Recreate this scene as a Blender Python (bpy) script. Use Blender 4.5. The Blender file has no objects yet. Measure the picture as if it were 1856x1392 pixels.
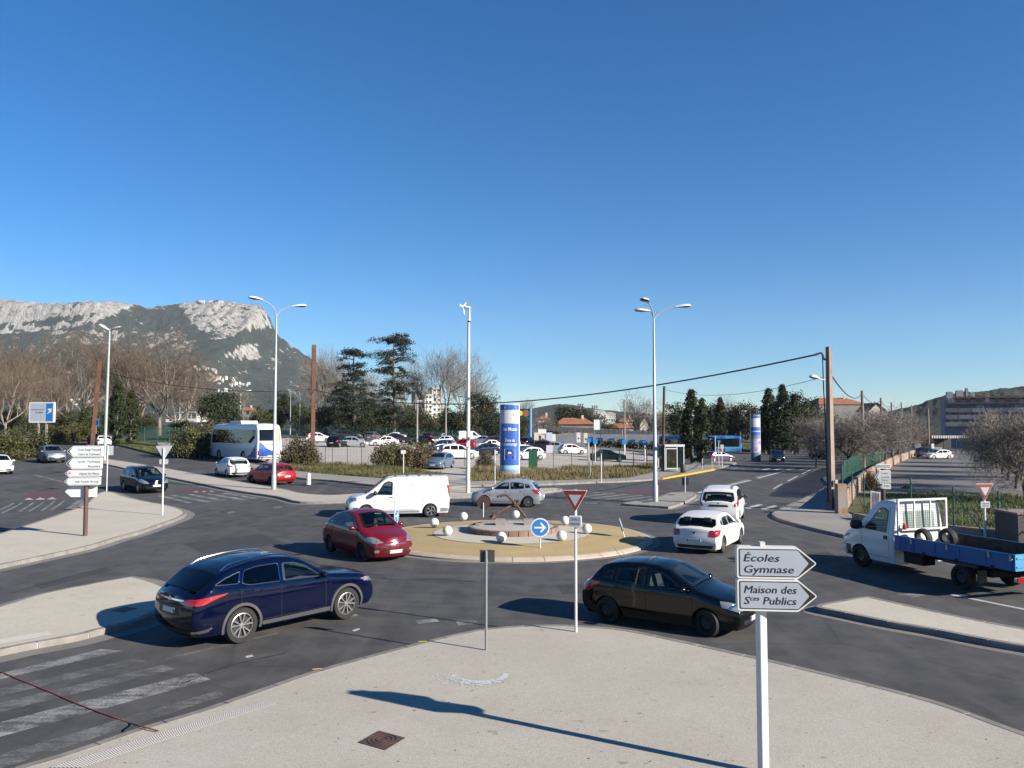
import bpy, bmesh, math, random
from mathutils import Vector, Matrix, noise
from mathutils.geometry import tessellate_polygon
R = math.radians
sc = bpy.context.scene
col = sc.collection
random.seed(7)

# ------------------------------------------------------------------ camera, sky, sun, exposure
F, CX, CY, CAMH = 1444.0, 928.0, 696.0, 4.45          # a 28 mm lens, 4.45 m above the road
PITCH = math.atan(76 / F)
cam = bpy.data.cameras.new('camera'); cam.lens = 28.0; cam.sensor_width = 36.0
cam.clip_start = 0.2; cam.clip_end = 30000
camo = bpy.data.objects.new('camera', cam); col.objects.link(camo)
camo.location = (0, 0, CAMH); camo.rotation_euler = (R(90) + PITCH, 0, 0)
sc.camera = camo
SUN_EL, SUN_AZ = 24.0, -29.0                            # azimuth from +X towards +Y
sund = Vector((math.cos(R(SUN_AZ)) * math.cos(R(SUN_EL)), math.sin(R(SUN_AZ)) * math.cos(R(SUN_EL)), math.sin(R(SUN_EL))))
w = bpy.data.worlds.new('World'); sc.world = w; w.use_nodes = True
nt = w.node_tree
bg = nt.nodes['Background']
sky = nt.nodes.new('ShaderNodeTexSky'); sky.sky_type = 'NISHITA'; sky.sun_disc = False
sky.sun_elevation = R(SUN_EL); sky.sun_rotation = R(90 - SUN_AZ)
sky.altitude = 600; sky.air_density = 1.0; sky.dust_density = 0.0; sky.ozone_density = 6.0
hs = nt.nodes.new('ShaderNodeHueSaturation'); hs.inputs['Saturation'].default_value = 1.24; hs.inputs['Hue'].default_value = 0.502    # the photograph's colour rendering
nt.links.new(sky.outputs[0], hs.inputs['Color']); nt.links.new(hs.outputs[0], bg.inputs[0]); bg.inputs[1].default_value = 0.0565
sun = bpy.data.lights.new('sun', 'SUN'); sun.energy = 5.0; sun.angle = R(0.5); sun.color = (1.0, 0.91, 0.78)
suno = bpy.data.objects.new('sun', sun); col.objects.link(suno)
suno.rotation_euler = sund.to_track_quat('Z', 'Y').to_euler(); suno.location = (0, 0, 60)
sc.view_settings.view_transform = 'Standard'; sc.view_settings.look = 'None'
sc.view_settings.gamma = 1; sc.view_settings.use_curve_mapping = False
sc.view_settings.exposure = 1.30
sc.render.engine = 'CYCLES'
sc.cycles.max_bounces = 6; sc.cycles.transparent_max_bounces = 8
sc.cycles.use_denoising = True

# ------------------------------------------------------------------ where pixels of the photograph stand on the ground
def lin(pts):
    def f(x):
        if x <= pts[0][0]: return pts[0][1]
        for (a, b), (c, d) in zip(pts, pts[1:]):
            if x <= c: return b + (d - b) * (x - a) / (c - a) if c > a else d
        return pts[-1][1]
    return f
slope = lin([(-.7, .03), (-.35, .03), (-.15, .02), (0, .012), (.12, .002), (.3, -.008), (.7, -.009)])
def gz(x, y):                                            # height of the ground
    if y <= 45: return 0.0
    return slope(x / y) * (min(y, 330) - 45)
def ray(u, v):
    a, b = (u - CX) / F, (CY - v) / F
    dy = math.cos(PITCH) - b * math.sin(PITCH); dz = math.sin(PITCH) + b * math.cos(PITCH)
    return a / dy, dz / dy
def G(u, v, dz=0.0):
    t, m = ray(u, v); k = slope(t); h = CAMH - dz
    y = -h / m if m < 0 else 1e9
    if y > 45:
        y = (h + 45 * k) / (k - m) if k - m > 1e-4 else 330
        if y > 330 or y < 0: y = 330
    return Vector((t * y, y, gz(t * y, y) + dz))
def At(u, v, Y):
    t, m = ray(u, v)
    return Vector((t * Y, Y, CAMH + m * Y))
def on(u, Y, dz=0.0):                                    # ground point below pixel column u at depth Y
    t, m = ray(u, 772)
    return Vector((t * Y, Y, gz(t * Y, Y) + dz))

# ------------------------------------------------------------------ mesh builder
class MB:
    def __init__(s): s.v = []; s.f = []; s.m = []
    def face(s, pts, mi=0):
        n = len(s.v); s.v += [tuple(p) for p in pts]; s.f.append(tuple(range(n, n + len(pts)))); s.m.append(mi); return s
    def add(s, vs, fs, mi=0):
        n = len(s.v); s.v += [tuple(p) for p in vs]
        for f in fs: s.f.append(tuple(i + n for i in f)); s.m.append(mi)
        return s
    def box(s, c, d, rot=0.0, mi=0, M=None):
        x, y, z = d[0] / 2, d[1] / 2, d[2] / 2
        vs = [Vector((i, j, k)) for i in (-x, x) for j in (-y, y) for k in (-z, z)]
        if rot: q = Matrix.Rotation(rot, 3, 'Z'); vs = [q @ p for p in vs]
        if M is not None: vs = [M @ p for p in vs]
        vs = [p + Vector(c) for p in vs]
        return s.add(vs, [(0, 1, 3, 2), (4, 6, 7, 5), (0, 4, 5, 1), (2, 3, 7, 6), (0, 2, 6, 4), (1, 5, 7, 3)], mi)
    def bx(s, x0, x1, y0, y1, z0, z1, mi=0):
        return s.box(((x0 + x1) / 2, (y0 + y1) / 2, (z0 + z1) / 2), (abs(x1 - x0), abs(y1 - y0), abs(z1 - z0)), 0, mi)
    def tube(s, pts, r, n=8, mi=0, caps=True):
        pts = [Vector(p) for p in pts]
        rs = r if isinstance(r, (list, tuple)) else [r] * len(pts)
        base = len(s.v); up = None
        for i, p in enumerate(pts):
            d = (pts[min(i + 1, len(pts) - 1)] - pts[max(i - 1, 0)])
            d = d.normalized() if d.length > 1e-9 else Vector((0, 0, 1))
            if up is None:
                a = Vector((1, 0, 0)) if abs(d.x) < .9 else Vector((0, 1, 0)); up = d.cross(a).normalized()
            else:
                up = (up - d * up.dot(d)); up = up.normalized() if up.length > 1e-6 else d.orthogonal().normalized()
            sd = d.cross(up)
            for k in range(n):
                an = 2 * math.pi * k / n
                s.v.append(tuple(p + (up * math.cos(an) + sd * math.sin(an)) * rs[i]))
        for i in range(len(pts) - 1):
            for k in range(n):
                a = base + i * n + k; b = base + i * n + (k + 1) % n
                s.f.append((a, b, b + n, a + n)); s.m.append(mi)
        if caps:
            s.f.append(tuple(base + k for k in reversed(range(n)))); s.m.append(mi)
            e = base + (len(pts) - 1) * n
            s.f.append(tuple(e + k for k in range(n))); s.m.append(mi)
        return s
    def lathe(s, prof, n=16, M=None, mi=0, caps=True):
        base = len(s.v)
        for (r, z) in prof:
            for k in range(n):
                an = 2 * math.pi * k / n; p = Vector((r * math.cos(an), r * math.sin(an), z))
                s.v.append(tuple(M @ p if M is not None else p))
        for i in range(len(prof) - 1):
            for k in range(n):
                a = base + i * n + k; b = base + i * n + (k + 1) % n
                s.f.append((a, b, b + n, a + n)); s.m.append(mi)
        if caps:
            s.f.append(tuple(base + k for k in reversed(range(n)))); s.m.append(mi)
            e = base + (len(prof) - 1) * n; s.f.append(tuple(e + k for k in range(n))); s.m.append(mi)
        return s
    def grid(s, rows, mi=0):
        base = len(s.v); nc = len(rows[0])
        for r in rows: s.v += [tuple(p) for p in r]
        for i in range(len(rows) - 1):
            for j in range(nc - 1):
                a = base + i * nc + j
                s.f.append((a, a + 1, a + 1 + nc, a + nc)); s.m.append(mi)
        return s
    def prism(s, poly, o, ex, ey, ez, d, mi=0, side=None):
        """poly (x,y) in the plane o + x ex + y ey, extruded by d along ez"""
        o, ex, ey, ez = Vector(o), Vector(ex), Vector(ey), Vector(ez); n = len(poly)
        a = [o + ex * x + ey * y for x, y in poly]; b = [p + ez * d for p in a]
        tri = tessellate_polygon([[Vector((x, y, 0)) for x, y in poly]])
        s.add(a, tri, mi); s.add(b, tri, mi)
        s.add(a + b, [(i, (i + 1) % n, (i + 1) % n + n, i + n) for i in range(n)], mi if side is None else side)
        return s
    def xform(s, M):
        s.v = [tuple(M @ Vector(p)) for p in s.v]; return s
    def mesh(s, name, mats, smooth=False, angle=35):
        me = bpy.data.meshes.new(name); me.from_pydata(s.v, [], s.f)
        for m in (mats if isinstance(mats, (list, tuple)) else [mats]): me.materials.append(m)
        me.polygons.foreach_set('material_index', s.m)
        if smooth:
            me.polygons.foreach_set('use_smooth', [True] * len(s.f))
            me.update(); me.set_sharp_from_angle(angle=R(angle))
        me.update(); return me
    def build(s, name, mats, parent=None, smooth=False, loc=None, angle=35):
        return link(name, s.mesh(name, mats, smooth, angle), parent, loc)

def link(name, me, parent=None, loc=None):
    o = bpy.data.objects.new(name, me); col.objects.link(o)
    if parent is not None: o.parent = parent
    if loc is not None: o.location = loc
    return o
def tag(o, label, cat, group=None):
    o['label'] = label; o['category'] = cat
    if group: o['group'] = group
    return o
def thing(name, label, cat, loc=(0, 0, 0), rz=0.0, group=None):
    o = bpy.data.objects.new(name, None); col.objects.link(o)
    o.location = loc; o.rotation_euler = (0, 0, rz); o.empty_display_size = .2
    return tag(o, label, cat, group)
def structure(o): o['kind'] = 'structure'; return o
def stuff(o): o['kind'] = 'stuff'; return o
KIDS = {}
def kids(o): return [c for c in bpy.data.objects if c.parent == o]
def copy_tree(o, tree, loc, rz=0.0, scale=1.0, label=None, group=None):
    """tree: list of (child, [grandchildren]) recorded when the first was built"""
    c = o.copy(); col.objects.link(c); c.location = loc; c.rotation_euler = (0, 0, rz); c.scale = (scale,) * 3
    if label: c['label'] = label
    if group: c['group'] = group
    for ch, gs in tree:
        d = ch.copy(); col.objects.link(d); d.parent = c
        for g in gs:
            e = g.copy(); col.objects.link(e); e.parent = d
    return c

def text(s, size, shear=0.0, off=0.0, spacing=1.0, align='LEFT', width=None):
    cu = bpy.data.curves.new('t', 'FONT'); cu.body = s; cu.size = size; cu.shear = shear; cu.offset = off
    cu.space_character = spacing; cu.align_x = align; cu.resolution_u = 2
    ob = bpy.data.objects.new('t', cu); me = bpy.data.meshes.new_from_object(ob)
    vs = [Vector(v.co) for v in me.vertices]; fs = [tuple(p.vertices) for p in me.polygons]
    bpy.data.objects.remove(ob); bpy.data.meshes.remove(me); bpy.data.curves.remove(cu)
    if width and vs:
        x0 = min(p.x for p in vs); x1 = max(p.x for p in vs); k = width / (x1 - x0)
        vs = [Vector((x0 + (p.x - x0) * k, p.y, 0)) for p in vs]
    return vs, fs
def put_text(mb, s, size, o, ex, ey, mi=0, **k):
    vs, fs = text(s, size, **k); o, ex, ey = Vector(o), Vector(ex), Vector(ey)
    mb.add([o + ex * p.x + ey * p.y for p in vs], fs, mi)

# ------------------------------------------------------------------ materials
def srgb(*c):
    return tuple(((x / 255) / 12.92 if x / 255 < .04045 else ((x / 255 + .055) / 1.055) ** 2.4) for x in c)
MATS = {}
ALB = .70                                                # one scale for all albedos, set against the exposure
def al(c): return tuple(x * ALB for x in c)
def mat(name, c, rough=.6, metal=0.0, coat=0.0, spec=.5, emit=None):
    if name in MATS: return MATS[name]
    m = bpy.data.materials.new(name); m.use_nodes = True; b = m.node_tree.nodes['Principled BSDF']
    b.inputs['Base Color'].default_value = (*(c if metal > .8 else al(c)), 1); b.inputs['Roughness'].default_value = rough
    b.inputs['Metallic'].default_value = metal; b.inputs['Coat Weight'].default_value = coat
    b.inputs['Coat Roughness'].default_value = .04; b.inputs['Specular IOR Level'].default_value = spec
    MATS[name] = m; return m
class N:                                                 # small node-graph helper
    def __init__(s, m): s.t = m.node_tree; s.b = s.t.nodes['Principled BSDF']
    def n(s, k, **a):
        x = s.t.nodes.new(k)
        for q, v in a.items(): setattr(x, q, v)
        return x
    def l(s, a, b): s.t.links.new(a, b)
    def coord(s, space='Object'):
        if space == 'World': return s.n('ShaderNodeNewGeometry').outputs['Position']
        return s.n('ShaderNodeTexCoord').outputs[space]
    def map(s, src, scale=(1, 1, 1), rot=(0, 0, 0)):
        m = s.n('ShaderNodeMapping'); m.inputs['Scale'].default_value = scale; m.inputs['Rotation'].default_value = rot
        s.l(src, m.inputs['Vector']); return m.outputs[0]
    def noise(s, src, scale, detail=4, rough=.55):
        x = s.n('ShaderNodeTexNoise'); x.inputs['Scale'].default_value = scale; x.inputs['Detail'].default_value = detail
        x.inputs['Roughness'].default_value = rough; s.l(src, x.inputs['Vector']); return x.outputs['Fac']
    def ramp(s, src, stops):
        x = s.n('ShaderNodeValToRGB'); e = x.color_ramp.elements
        while len(e) < len(stops): e.new(.5)
        for k, (p, c) in enumerate(stops):
            e[k].position = p; e[k].color = (*c, 1) if not isinstance(c, (int, float)) else (c, c, c, 1)
        s.l(src, x.inputs[0]); return x.outputs[0]
    def mix(s, f, a, b, mode='MIX'):
        x = s.n('ShaderNodeMix', data_type='RGBA', blend_type=mode)
        for sock, val in ((x.inputs['Factor'], f), (x.inputs[6], a), (x.inputs[7], b)):
            if isinstance(val, bpy.types.NodeSocket): s.l(val, sock)
            elif isinstance(val, (int, float)): sock.default_value = val
            else: sock.default_value = (*val, 1)
        return x.outputs[2]
    def math(s, op, a, b=0.0):
        x = s.n('ShaderNodeMath', operation=op)
        for sock, val in ((x.inputs[0], a), (x.inputs[1], b)):
            if isinstance(val, bpy.types.NodeSocket): s.l(val, sock)
            else: sock.default_value = val
        return x.outputs[0]
    def bump(s, h, strength=.3, dist=.02):
        x = s.n('ShaderNodeBump'); x.inputs['Strength'].default_value = strength; x.inputs['Distance'].default_value = dist
        s.l(h, x.inputs['Height']); s.l(x.outputs[0], s.b.inputs['Normal'])
    def color(s, c): s.l(c, s.b.inputs['Base Color'])
def nmat(name, c1, c2, scale=4, rough=.8, bump=0.0, bscale=None, space='Object', detail=5, lo=.35, hi=.65, dist=.02, metal=0.0, spec=.4):
    if name in MATS: return MATS[name]
    m = mat(name, c1, rough, metal, spec=spec); c1, c2 = al(c1), al(c2); g = N(m); p = g.coord(space)
    f = g.noise(p, scale, detail); g.color(g.ramp(f, [(lo, c1), (hi, c2)]))
    if bump: g.bump(g.noise(p, bscale or scale * 4, 3), bump, dist)
    return m
# ------------------------------------------------------------------ ground materials
def rings(g, p, x, light, dark, r0, r1, k):
    """wear streaks that follow the traffic round the roundabout"""
    d = g.n('ShaderNodeVectorMath', operation='DISTANCE'); g.l(p, d.inputs[0]); d.inputs[1].default_value = (0.02, 31.75, 0); r = d.outputs['Value']
    cb = g.n('ShaderNodeCombineXYZ'); g.l(r, cb.inputs[0]); g.l(g.math('MULTIPLY', g.noise(p, .12, 2), 1.2), cb.inputs[1])
    n = g.noise(cb.outputs[0], 1.5, 5, .65); m = g.ramp(g.math('DIVIDE', r, r1 * 1.3), [(r0 / r1 / 1.3 * .9, 0.0), (r0 / r1 / 1.3, 1.0), (.70, 1.0), (1.0, 0.0)]); br = g.ramp(g.noise(p, .5, 4), [(.3, .2), (.6, 1.0)]); m = g.math('MULTIPLY', m, br)
    x = g.mix(g.math('MULTIPLY', g.math('MULTIPLY', m, g.ramp(n, [(.52, 0.0), (.70, 1.0)])), k), x, light)
    return g.mix(g.math('MULTIPLY', g.math('MULTIPLY', m, g.ramp(n, [(.30, 1.0), (.46, 0.0)])), k), x, dark)
def asphalt(name, a, b, c):
    m = mat(name, a, .85, spec=.3); a, b, c = al(a), al(b), al(c); g = N(m); p = g.coord('World')
    big = g.noise(p, .13, 5, .6); mid = g.noise(p, 1.1, 5, .6); fine = g.noise(p, 55, 2, .6)
    x = g.ramp(big, [(.36, a), (.64, b)])
    x = g.mix(g.math('MULTIPLY', g.ramp(mid, [(.40, 0.0), (.66, 1.0)]), .55), x, c)
    st = g.noise(g.map(p, (.9, .06, 1), (0, 0, R(-8))), 1.6, 4, .6)       # long faint wear streaks
    x = g.mix(g.math('MULTIPLY', g.ramp(st, [(.48, 0.0), (.70, 1.0)]), .5), x, c)
    oil = g.noise(p, .55, 3, .5); x = g.mix(g.math('MULTIPLY', g.ramp(oil, [(.60, 0.0), (.74, 1.0)]), .5), x, tuple(q * .55 for q in a))
    x = rings(g, p, x, c, tuple(q * .7 for q in a), 5.6, 15.0, .5)
    v = g.n('ShaderNodeTexVoronoi', feature='DISTANCE_TO_EDGE'); v.inputs['Scale'].default_value = .16
    g.l(g.mix(.35, p, g.n('ShaderNodeTexNoise').outputs['Color']), v.inputs['Vector'])
    crack = g.ramp(v.outputs['Distance'], [(.0, 1.0), (.006, 0.0)])
    x = g.mix(g.math('MULTIPLY', crack, .35), x, (.02, .02, .02))
    sp = g.ramp(fine, [(.35, .72), (.7, 1.3)])
    x = g.mix(1.0, x, sp, 'MULTIPLY'); g.color(x); g.bump(fine, .35, .006); return m
M_ROAD = asphalt('asphalt', (.050, .050, .053), (.080, .080, .082), (.135, .133, .130))
M_LOTR = asphalt('old_asphalt', (.15, .148, .145), (.19, .187, .18), (.23, .225, .215))
def aggregate(name, a, b, speck, ring=False):
    m = mat(name, a, .9, spec=.25); a, b = al(a), al(b); g = N(m); p = g.coord('World')
    x = g.ramp(g.noise(p, .35, 5, .6), [(.35, a), (.66, b)])
    x = g.mix(g.ramp(g.noise(p, 2.3, 4), [(.55, 0.0), (.8, .35)]), x, (a[0] * .8, a[1] * .77, a[2] * .74))
    if ring: x = rings(g, p, x, tuple(q * 1.12 for q in b), tuple(q * .82 for q in a), .4, 5.6, .7)
    f = g.noise(p, 48, 3, .7); f2 = g.noise(p, 19, 2, .6)
    x = g.mix(1.0, x, g.ramp(f, [(.3, 1 - speck), (.72, 1 + speck * .7)]), 'MULTIPLY')
    x = g.mix(1.0, x, g.ramp(f2, [(.33, .93), (.66, 1.05)]), 'MULTIPLY')
    pk = g.noise(p, .8, 4, .6); x = g.mix(g.ramp(pk, [(.55, 0.0), (.75, .5)]), x, (a[0] * .98, a[1] * .87, a[2] * .86))
    st = g.noise(p, 5.5, 3, .4); x = g.mix(g.ramp(st, [(.70, 0.0), (.76, .45)]), x, (.09, .08, .07))
    g.color(x); g.bump(f, .5, .008); return m
M_PAVE = aggregate('exposed_aggregate', (.475, .445, .38), (.53, .50, .435), .32)
M_PAVE2 = aggregate('pink_aggregate', (.55, .51, .43), (.60, .56, .475), .2)
M_PATH = aggregate('pavement_concrete', (.30, .285, .265), (.36, .345, .32), .25)
M_TAN = aggregate('tan_resin', (.44, .335, .165), (.50, .39, .205), .3, True)
M_KERB = nmat('kerb_stone', (.21, .195, .18), (.29, .27, .25), 3, .85, .3, 30, 'World')
M_MORT = mat('pale_mortar', (.50, .48, .45), .9)
M_KERB2 = nmat('pink_kerb_stone', (.44, .36, .29), (.52, .44, .36), 2, .85, .3, 30, 'World')
M_GUT = aggregate('gutter_concrete', (.20, .195, .185), (.27, .26, .245), .35)
M_GRAVEL = aggregate('pale_gravel', (.44, .41, .37), (.52, .485, .44), .25)
M_SOIL = nmat('dry_soil', (.16, .13, .08), (.10, .11, .05), .25, .95, .5, 6, 'World')
M_LAWN = nmat('lawn_soil', (.075, .095, .028), (.12, .115, .045), .5, .95, .6, 9, 'World')
M_FAR = nmat('far_ground', (.05, .065, .03), (.10, .095, .06), .05, .95, space='World')
def paint_mat(name, c, lo, hi, under=(.085, .085, .086)):
    m = mat(name, c, .75, spec=.3); c, under = al(c), al(under); g = N(m); p = g.coord('World')
    n1 = g.noise(p, 1.7, 6, .7); n2 = g.noise(p, 24, 3, .7)
    st = g.noise(g.map(p, (.35, 6, 1), (0, 0, R(-20))), 1.4, 4, .6)
    f = g.math('ADD', g.math('ADD', g.math('MULTIPLY', n1, .45), g.math('MULTIPLY', n2, .3)), g.math('MULTIPLY', st, .25))
    g.color(g.mix(g.ramp(f, [(lo, 0.0), (hi, 1.0)]), under, c)); return m
M_WORN = paint_mat('worn_white_paint', (.40, .40, .40), .44, .60)
M_WORN2 = paint_mat('faded_white_paint', (.26, .26, .26), .47, .64)
M_WHITE_P = paint_mat('white_road_paint', (.55, .55, .54), .34, .52)
M_REDP = paint_mat('worn_red_paint', (.15, .055, .065), .38, .60)
M_YELP = paint_mat('yellow_kerb_paint', (.62, .36, .03), .25, .45, (.3, .28, .24))

# ------------------------------------------------------------------ terrain sheets
def sheet(name, xs, ys, m, dz):
    b = MB(); b.grid([[(x, y, gz(x, y) + dz) for x in xs] for y in ys]); return structure(b.build(name, m))
def span(a, b, s):
    n = max(1, int(round((b - a) / s))); return [a + (b - a) * i / n for i in range(n + 1)]
xs = [-4700, -2500, -1300, -700, -400] + span(-300, 260, 10) + [350, 600, 1200, 2500, 4700]
ys = [-400, -100, -30, 0, 20, 45] + span(55, 330, 10) + [360, 420, 520, 700, 1000, 1500, 3000, 4720]
sheet('ground', xs, ys, M_FAR, -.25)
road = sheet('road', span(-170, 120, 2.5), [-12, -6, 0, 8, 16, 24, 32, 40, 45] + span(47.5, 230, 2.5), M_ROAD, 0)

def inpoly2(p, P):
    c = False; j = len(P) - 1
    for i in range(len(P)):
        if (P[i].y > p.y) != (P[j].y > p.y) and p.x < (P[j].x - P[i].x) * (p.y - P[i].y) / (P[j].y - P[i].y) + P[i].x: c = not c
        j = i
    return c
def ext(a, b, d):                                        # point d metres beyond a, away from b
    v = (a - b); v.z = 0; v.normalize(); q = a + v * d; return q
def crom(P, n=6, closed=False):
    out = []; m = len(P); rng = range(m if closed else m - 1)
    for i in rng:
        if closed: p0, p1, p2, p3 = P[i - 1], P[i], P[(i + 1) % m], P[(i + 2) % m]
        else: p0, p1, p2, p3 = P[max(i - 1, 0)], P[i], P[i + 1], P[min(i + 2, m - 1)]
        for k in range(n):
            t = k / n
            out.append(.5 * ((2 * p1) + (p2 - p0) * t + (2 * p0 - 5 * p1 + 4 * p2 - p3) * t * t + (3 * p1 - p0 - 3 * p2 + p3) * t ** 3))
    if not closed: out.append(P[-1])
    return out
def resample(P, step):
    out = [P[0]]; need = step
    for a, b in zip(P, P[1:]):
        L = (b - a).length; d = 0.0
        while L - d >= need:
            d += need; out.append(a + (b - a) * (d / L)); need = step
        need -= L - d
    return out
def area2(P): return sum(a.x * b.y - b.x * a.y for a, b in zip(P, P[1:] + P[:1]))
def inset(P, d, closed=True):
    n = len(P); out = []
    for i in range(n):
        a = P[i - 1] if closed or i else P[i]; b = P[(i + 1) % n] if closed or i < n - 1 else P[i]
        t = Vector((b.x - a.x, b.y - a.y, 0)); t = t.normalized() if t.length > 1e-6 else Vector((1, 0, 0))
        out.append(P[i] + Vector((-t.y, t.x, 0)) * d)
    return out
def pad_mesh(P, dz, maxlen=6.0):
    bm = bmesh.new(); vs = [bm.verts.new((p.x, p.y, 0)) for p in P]
    for t in tessellate_polygon([[Vector((p.x, p.y, 0)) for p in P]]):
        try: bm.faces.new([vs[i] for i in t])
        except ValueError: pass
    for _ in range(5):
        es = [e for e in bm.edges if e.calc_length() > maxlen]
        if not es or max(abs(p.y) for p in P) < 45: break
        bmesh.ops.subdivide_edges(bm, edges=es, cuts=1); bmesh.ops.triangulate(bm, faces=bm.faces[:])
    for v in bm.verts: v.co.z = gz(v.co.x, v.co.y) + dz
    bmesh.ops.recalc_face_normals(bm, faces=bm.faces[:])
    return bm
def pad(name, P, dz, m, kind='structure', parent=None):
    bm = pad_mesh(P, dz); me = bpy.data.meshes.new(name); bm.to_mesh(me); bm.free(); me.materials.append(m)
    o = link(name, me, parent)
    if parent is None: o['kind'] = kind
    return o
def kerb(P, parent, m, h=.13, wd=.16, stone=1.0, slopein=0.0, gut=0.0, base=-.02):
    """P: open polyline along the outer edge, the raised side on the left of travel"""
    P = [Vector((p.x, p.y, 0)) for p in P]
    tot = sum((b - a).length for a, b in zip(P, P[1:])); stone = tot / max(1, round(tot / stone))
    Q = resample(P, stone / 4 * .99999); cnt = 0
    I = inset(Q, wd, False)
    for s in range(0, len(Q) - 4, 4):
        if cnt >= 290 or Q[s].y < 3.5 and False: break
        b = MB(); rows = []
        for k in range(5):
            o, i = Q[s + k].copy(), I[s + k].copy()
            if k == 0: tv = (Q[s + 1] - Q[s]).normalized() * .011; o += tv; i += tv
            if k == 4: tv = (Q[s + 4] - Q[s + 3]).normalized() * .011; o -= tv; i -= tv
            z = gz(o.x, o.y); hh = h + random.uniform(-.004, .004) if k in (0,) else h
            oo = o + (i - o) * (.12 + slopein)
            rows.append([Vector((o.x, o.y, z + base)), Vector((o.x, o.y, z + h * (.82 if not slopein else .45))), Vector((oo.x, oo.y, z + h)), Vector((i.x, i.y, z + h + .002)), Vector((i.x, i.y, z + base))])
        b.grid(rows); b.face(rows[0]); b.face(rows[-1]); b.build('kerb_stone', m, parent); cnt += 1
    mj = MB(); z0 = h * (.80 if not slopein else .43)
    mj.grid([[Vector((q.x, q.y, gz(q.x, q.y) + zz)) for q, zz in ((a.lerp(b, .10), 0.0), (a.lerp(b, .10 + slopein * .3), z0), (a.lerp(b, .16 + slopein), h - .012), (b, h - .010))] for a, b in zip(Q, I)])
    mj.build('mortar_joint', M_MORT, parent)
    if gut:
        O = inset(Q, -gut, False); O2 = inset(Q, -gut * .35, False); b = MB()
        b.grid([[Vector((p.x, p.y, gz(p.x, p.y) + .005)), Vector((q.x, q.y, gz(q.x, q.y) + .004))] for p, q in zip(Q, O)])
        b.build('gutter', M_GUT, parent)
def even(P, mx):
    out = []
    for a, b in zip(P, P[1:] + P[:1]):
        k = max(1, math.ceil((b - a).length / mx)); out += [a.lerp(b, i / k) for i in range(k)]
    return out
def island(name, P, m, mk, kr=None, h=.13, wd=.16, stone=1.0, gut=0.0, smooth=4):
    """P closed outline (world points). kr: list of (first,last) index ranges that have kerb stones, None for all round"""
    P = [Vector((p.x, p.y, 0)) for p in P]
    if kr is None: P = even(P, 3.0 if max(p.y for p in P) < 60 else 8.0)
    if area2(P) < 0:
        P = P[::-1]
        if kr: n = len(P); kr = [(n - 1 - b, n - 1 - a) for a, b in kr]
    if kr is None:
        C = crom(P, smooth, True); body = inset(C, wd * .9)
        o = pad(name, body, h - .004, m); kerb(C + [C[0]], o, mk, h, wd, stone, gut=gut)
    else:
        C = crom(P, smooth, True); body = inset(C, wd * .9); o = pad(name, body, h - .004, m)
        for a, b in kr: kerb(C[a * smooth:b * smooth + 1], o, mk, h, wd, stone, gut=gut)
    return o
def PX(*uv, dz=.13): return [G(u, v, dz) for u, v in uv]

# foreground pavement
A = PX((17, 1392), (127, 1360), (248, 1319), (366, 1284), (470, 1248), (565, 1216), (640, 1195), (720, 1174), (800, 1154), (870, 1140), (940, 1133.5), (1000, 1131.5), (1060, 1133.5), (1140, 1141), (1235, 1160), (1340, 1183), (1401, 1196), (1493, 1218), (1596, 1243), (1711, 1274), (1840, 1320))
A = [Vector((-17, -1, 0)), Vector((-10.5, 5.6, 0))] + A + [Vector((8.6, 8.6, 0)), Vector((10.2, 4.5, 0)), Vector((11, -1, 0)), Vector((11, -8, 0)), Vector((-17, -8, 0))]
fore = island('pavement', A, M_PAVE, M_KERB, None, gut=.0)
# splitter island on the left, where the blue car's shadow falls
B1 = PX((0, 1097), (70, 1076), (150, 1060), (226, 1046), (249, 1045), (290, 1056), (318, 1070), (322, 1084), (305, 1100), (240, 1127), (176, 1142), (143, 1151), (45, 1168.5), (0, 1178))
B = [ext(B1[0], B1[1], 14)] + B1 + [ext(B1[-1], B1[-2], 14)]
islB = island('traffic_island', B, M_PAVE2, M_KERB, None, gut=.45)
# big island on the left with the direction signs
C1 = PX((0, 966), (34, 955.5), (93, 936.5), (134, 922), (155, 912), (172, 896.5), (186, 891), (207, 892), (224, 898), (250, 905), (276, 910), (296, 913.5), (319, 919), (334.5, 925), (337, 931), (320, 940), (258, 962), (220, 972), (164, 989), (100, 1003), (72, 1009), (0, 1024))
Cc = [ext(C1[0], C1[1], 25)] + C1 + [ext(C1[-1], C1[-2], 14)]
islC = island('traffic_island', Cc, M_PAVE2, M_KERB, None, gut=.4)
# long divider further left, with the tall double lamp
D1 = PX((176, 829), (180, 838), (240, 852), (300, 864), (386, 881), (429, 889), (498, 899), (543, 909), (620, 908), (700, 905), (790, 901), (850, 899), (950, 894), (1012, 888), (1010, 884), (930, 886), (850, 884), (760, 886), (660, 893), (600, 897), (545, 893), (515, 886), (426, 871), (300, 848), (240, 838))
islD = island('traffic_island', D1, M_PAVE, M_KERB, None, gut=.35, stone=1.6)
# triangular island with the triple lamp
T1 = PX((1127, 912), (1163, 915), (1200, 917.5), (1215, 918), (1237, 911), (1252, 904), (1262, 897), (1256, 891.5), (1216, 892.5), (1190, 902), (1159, 907))
islG = island('traffic_island', T1, M_PATH, M_KERB, None, gut=.35)
# splitter on the right
I1 = PX((1482, 1101), (1479, 1096), (1520, 1088), (1562, 1081), (1582, 1082), (1674, 1102), (1785, 1125), (1856, 1138))
I2 = PX((1856, 1171), (1785, 1159), (1693, 1141), (1610, 1127), (1532, 1111))
Ii = I1 + [ext(I1[-1], I1[-2], 9), ext(I2[0], I2[1], 9)] + I2
islI = island('traffic_island', Ii, M_PAVE2, M_KERB, None, gut=.3)
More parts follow.
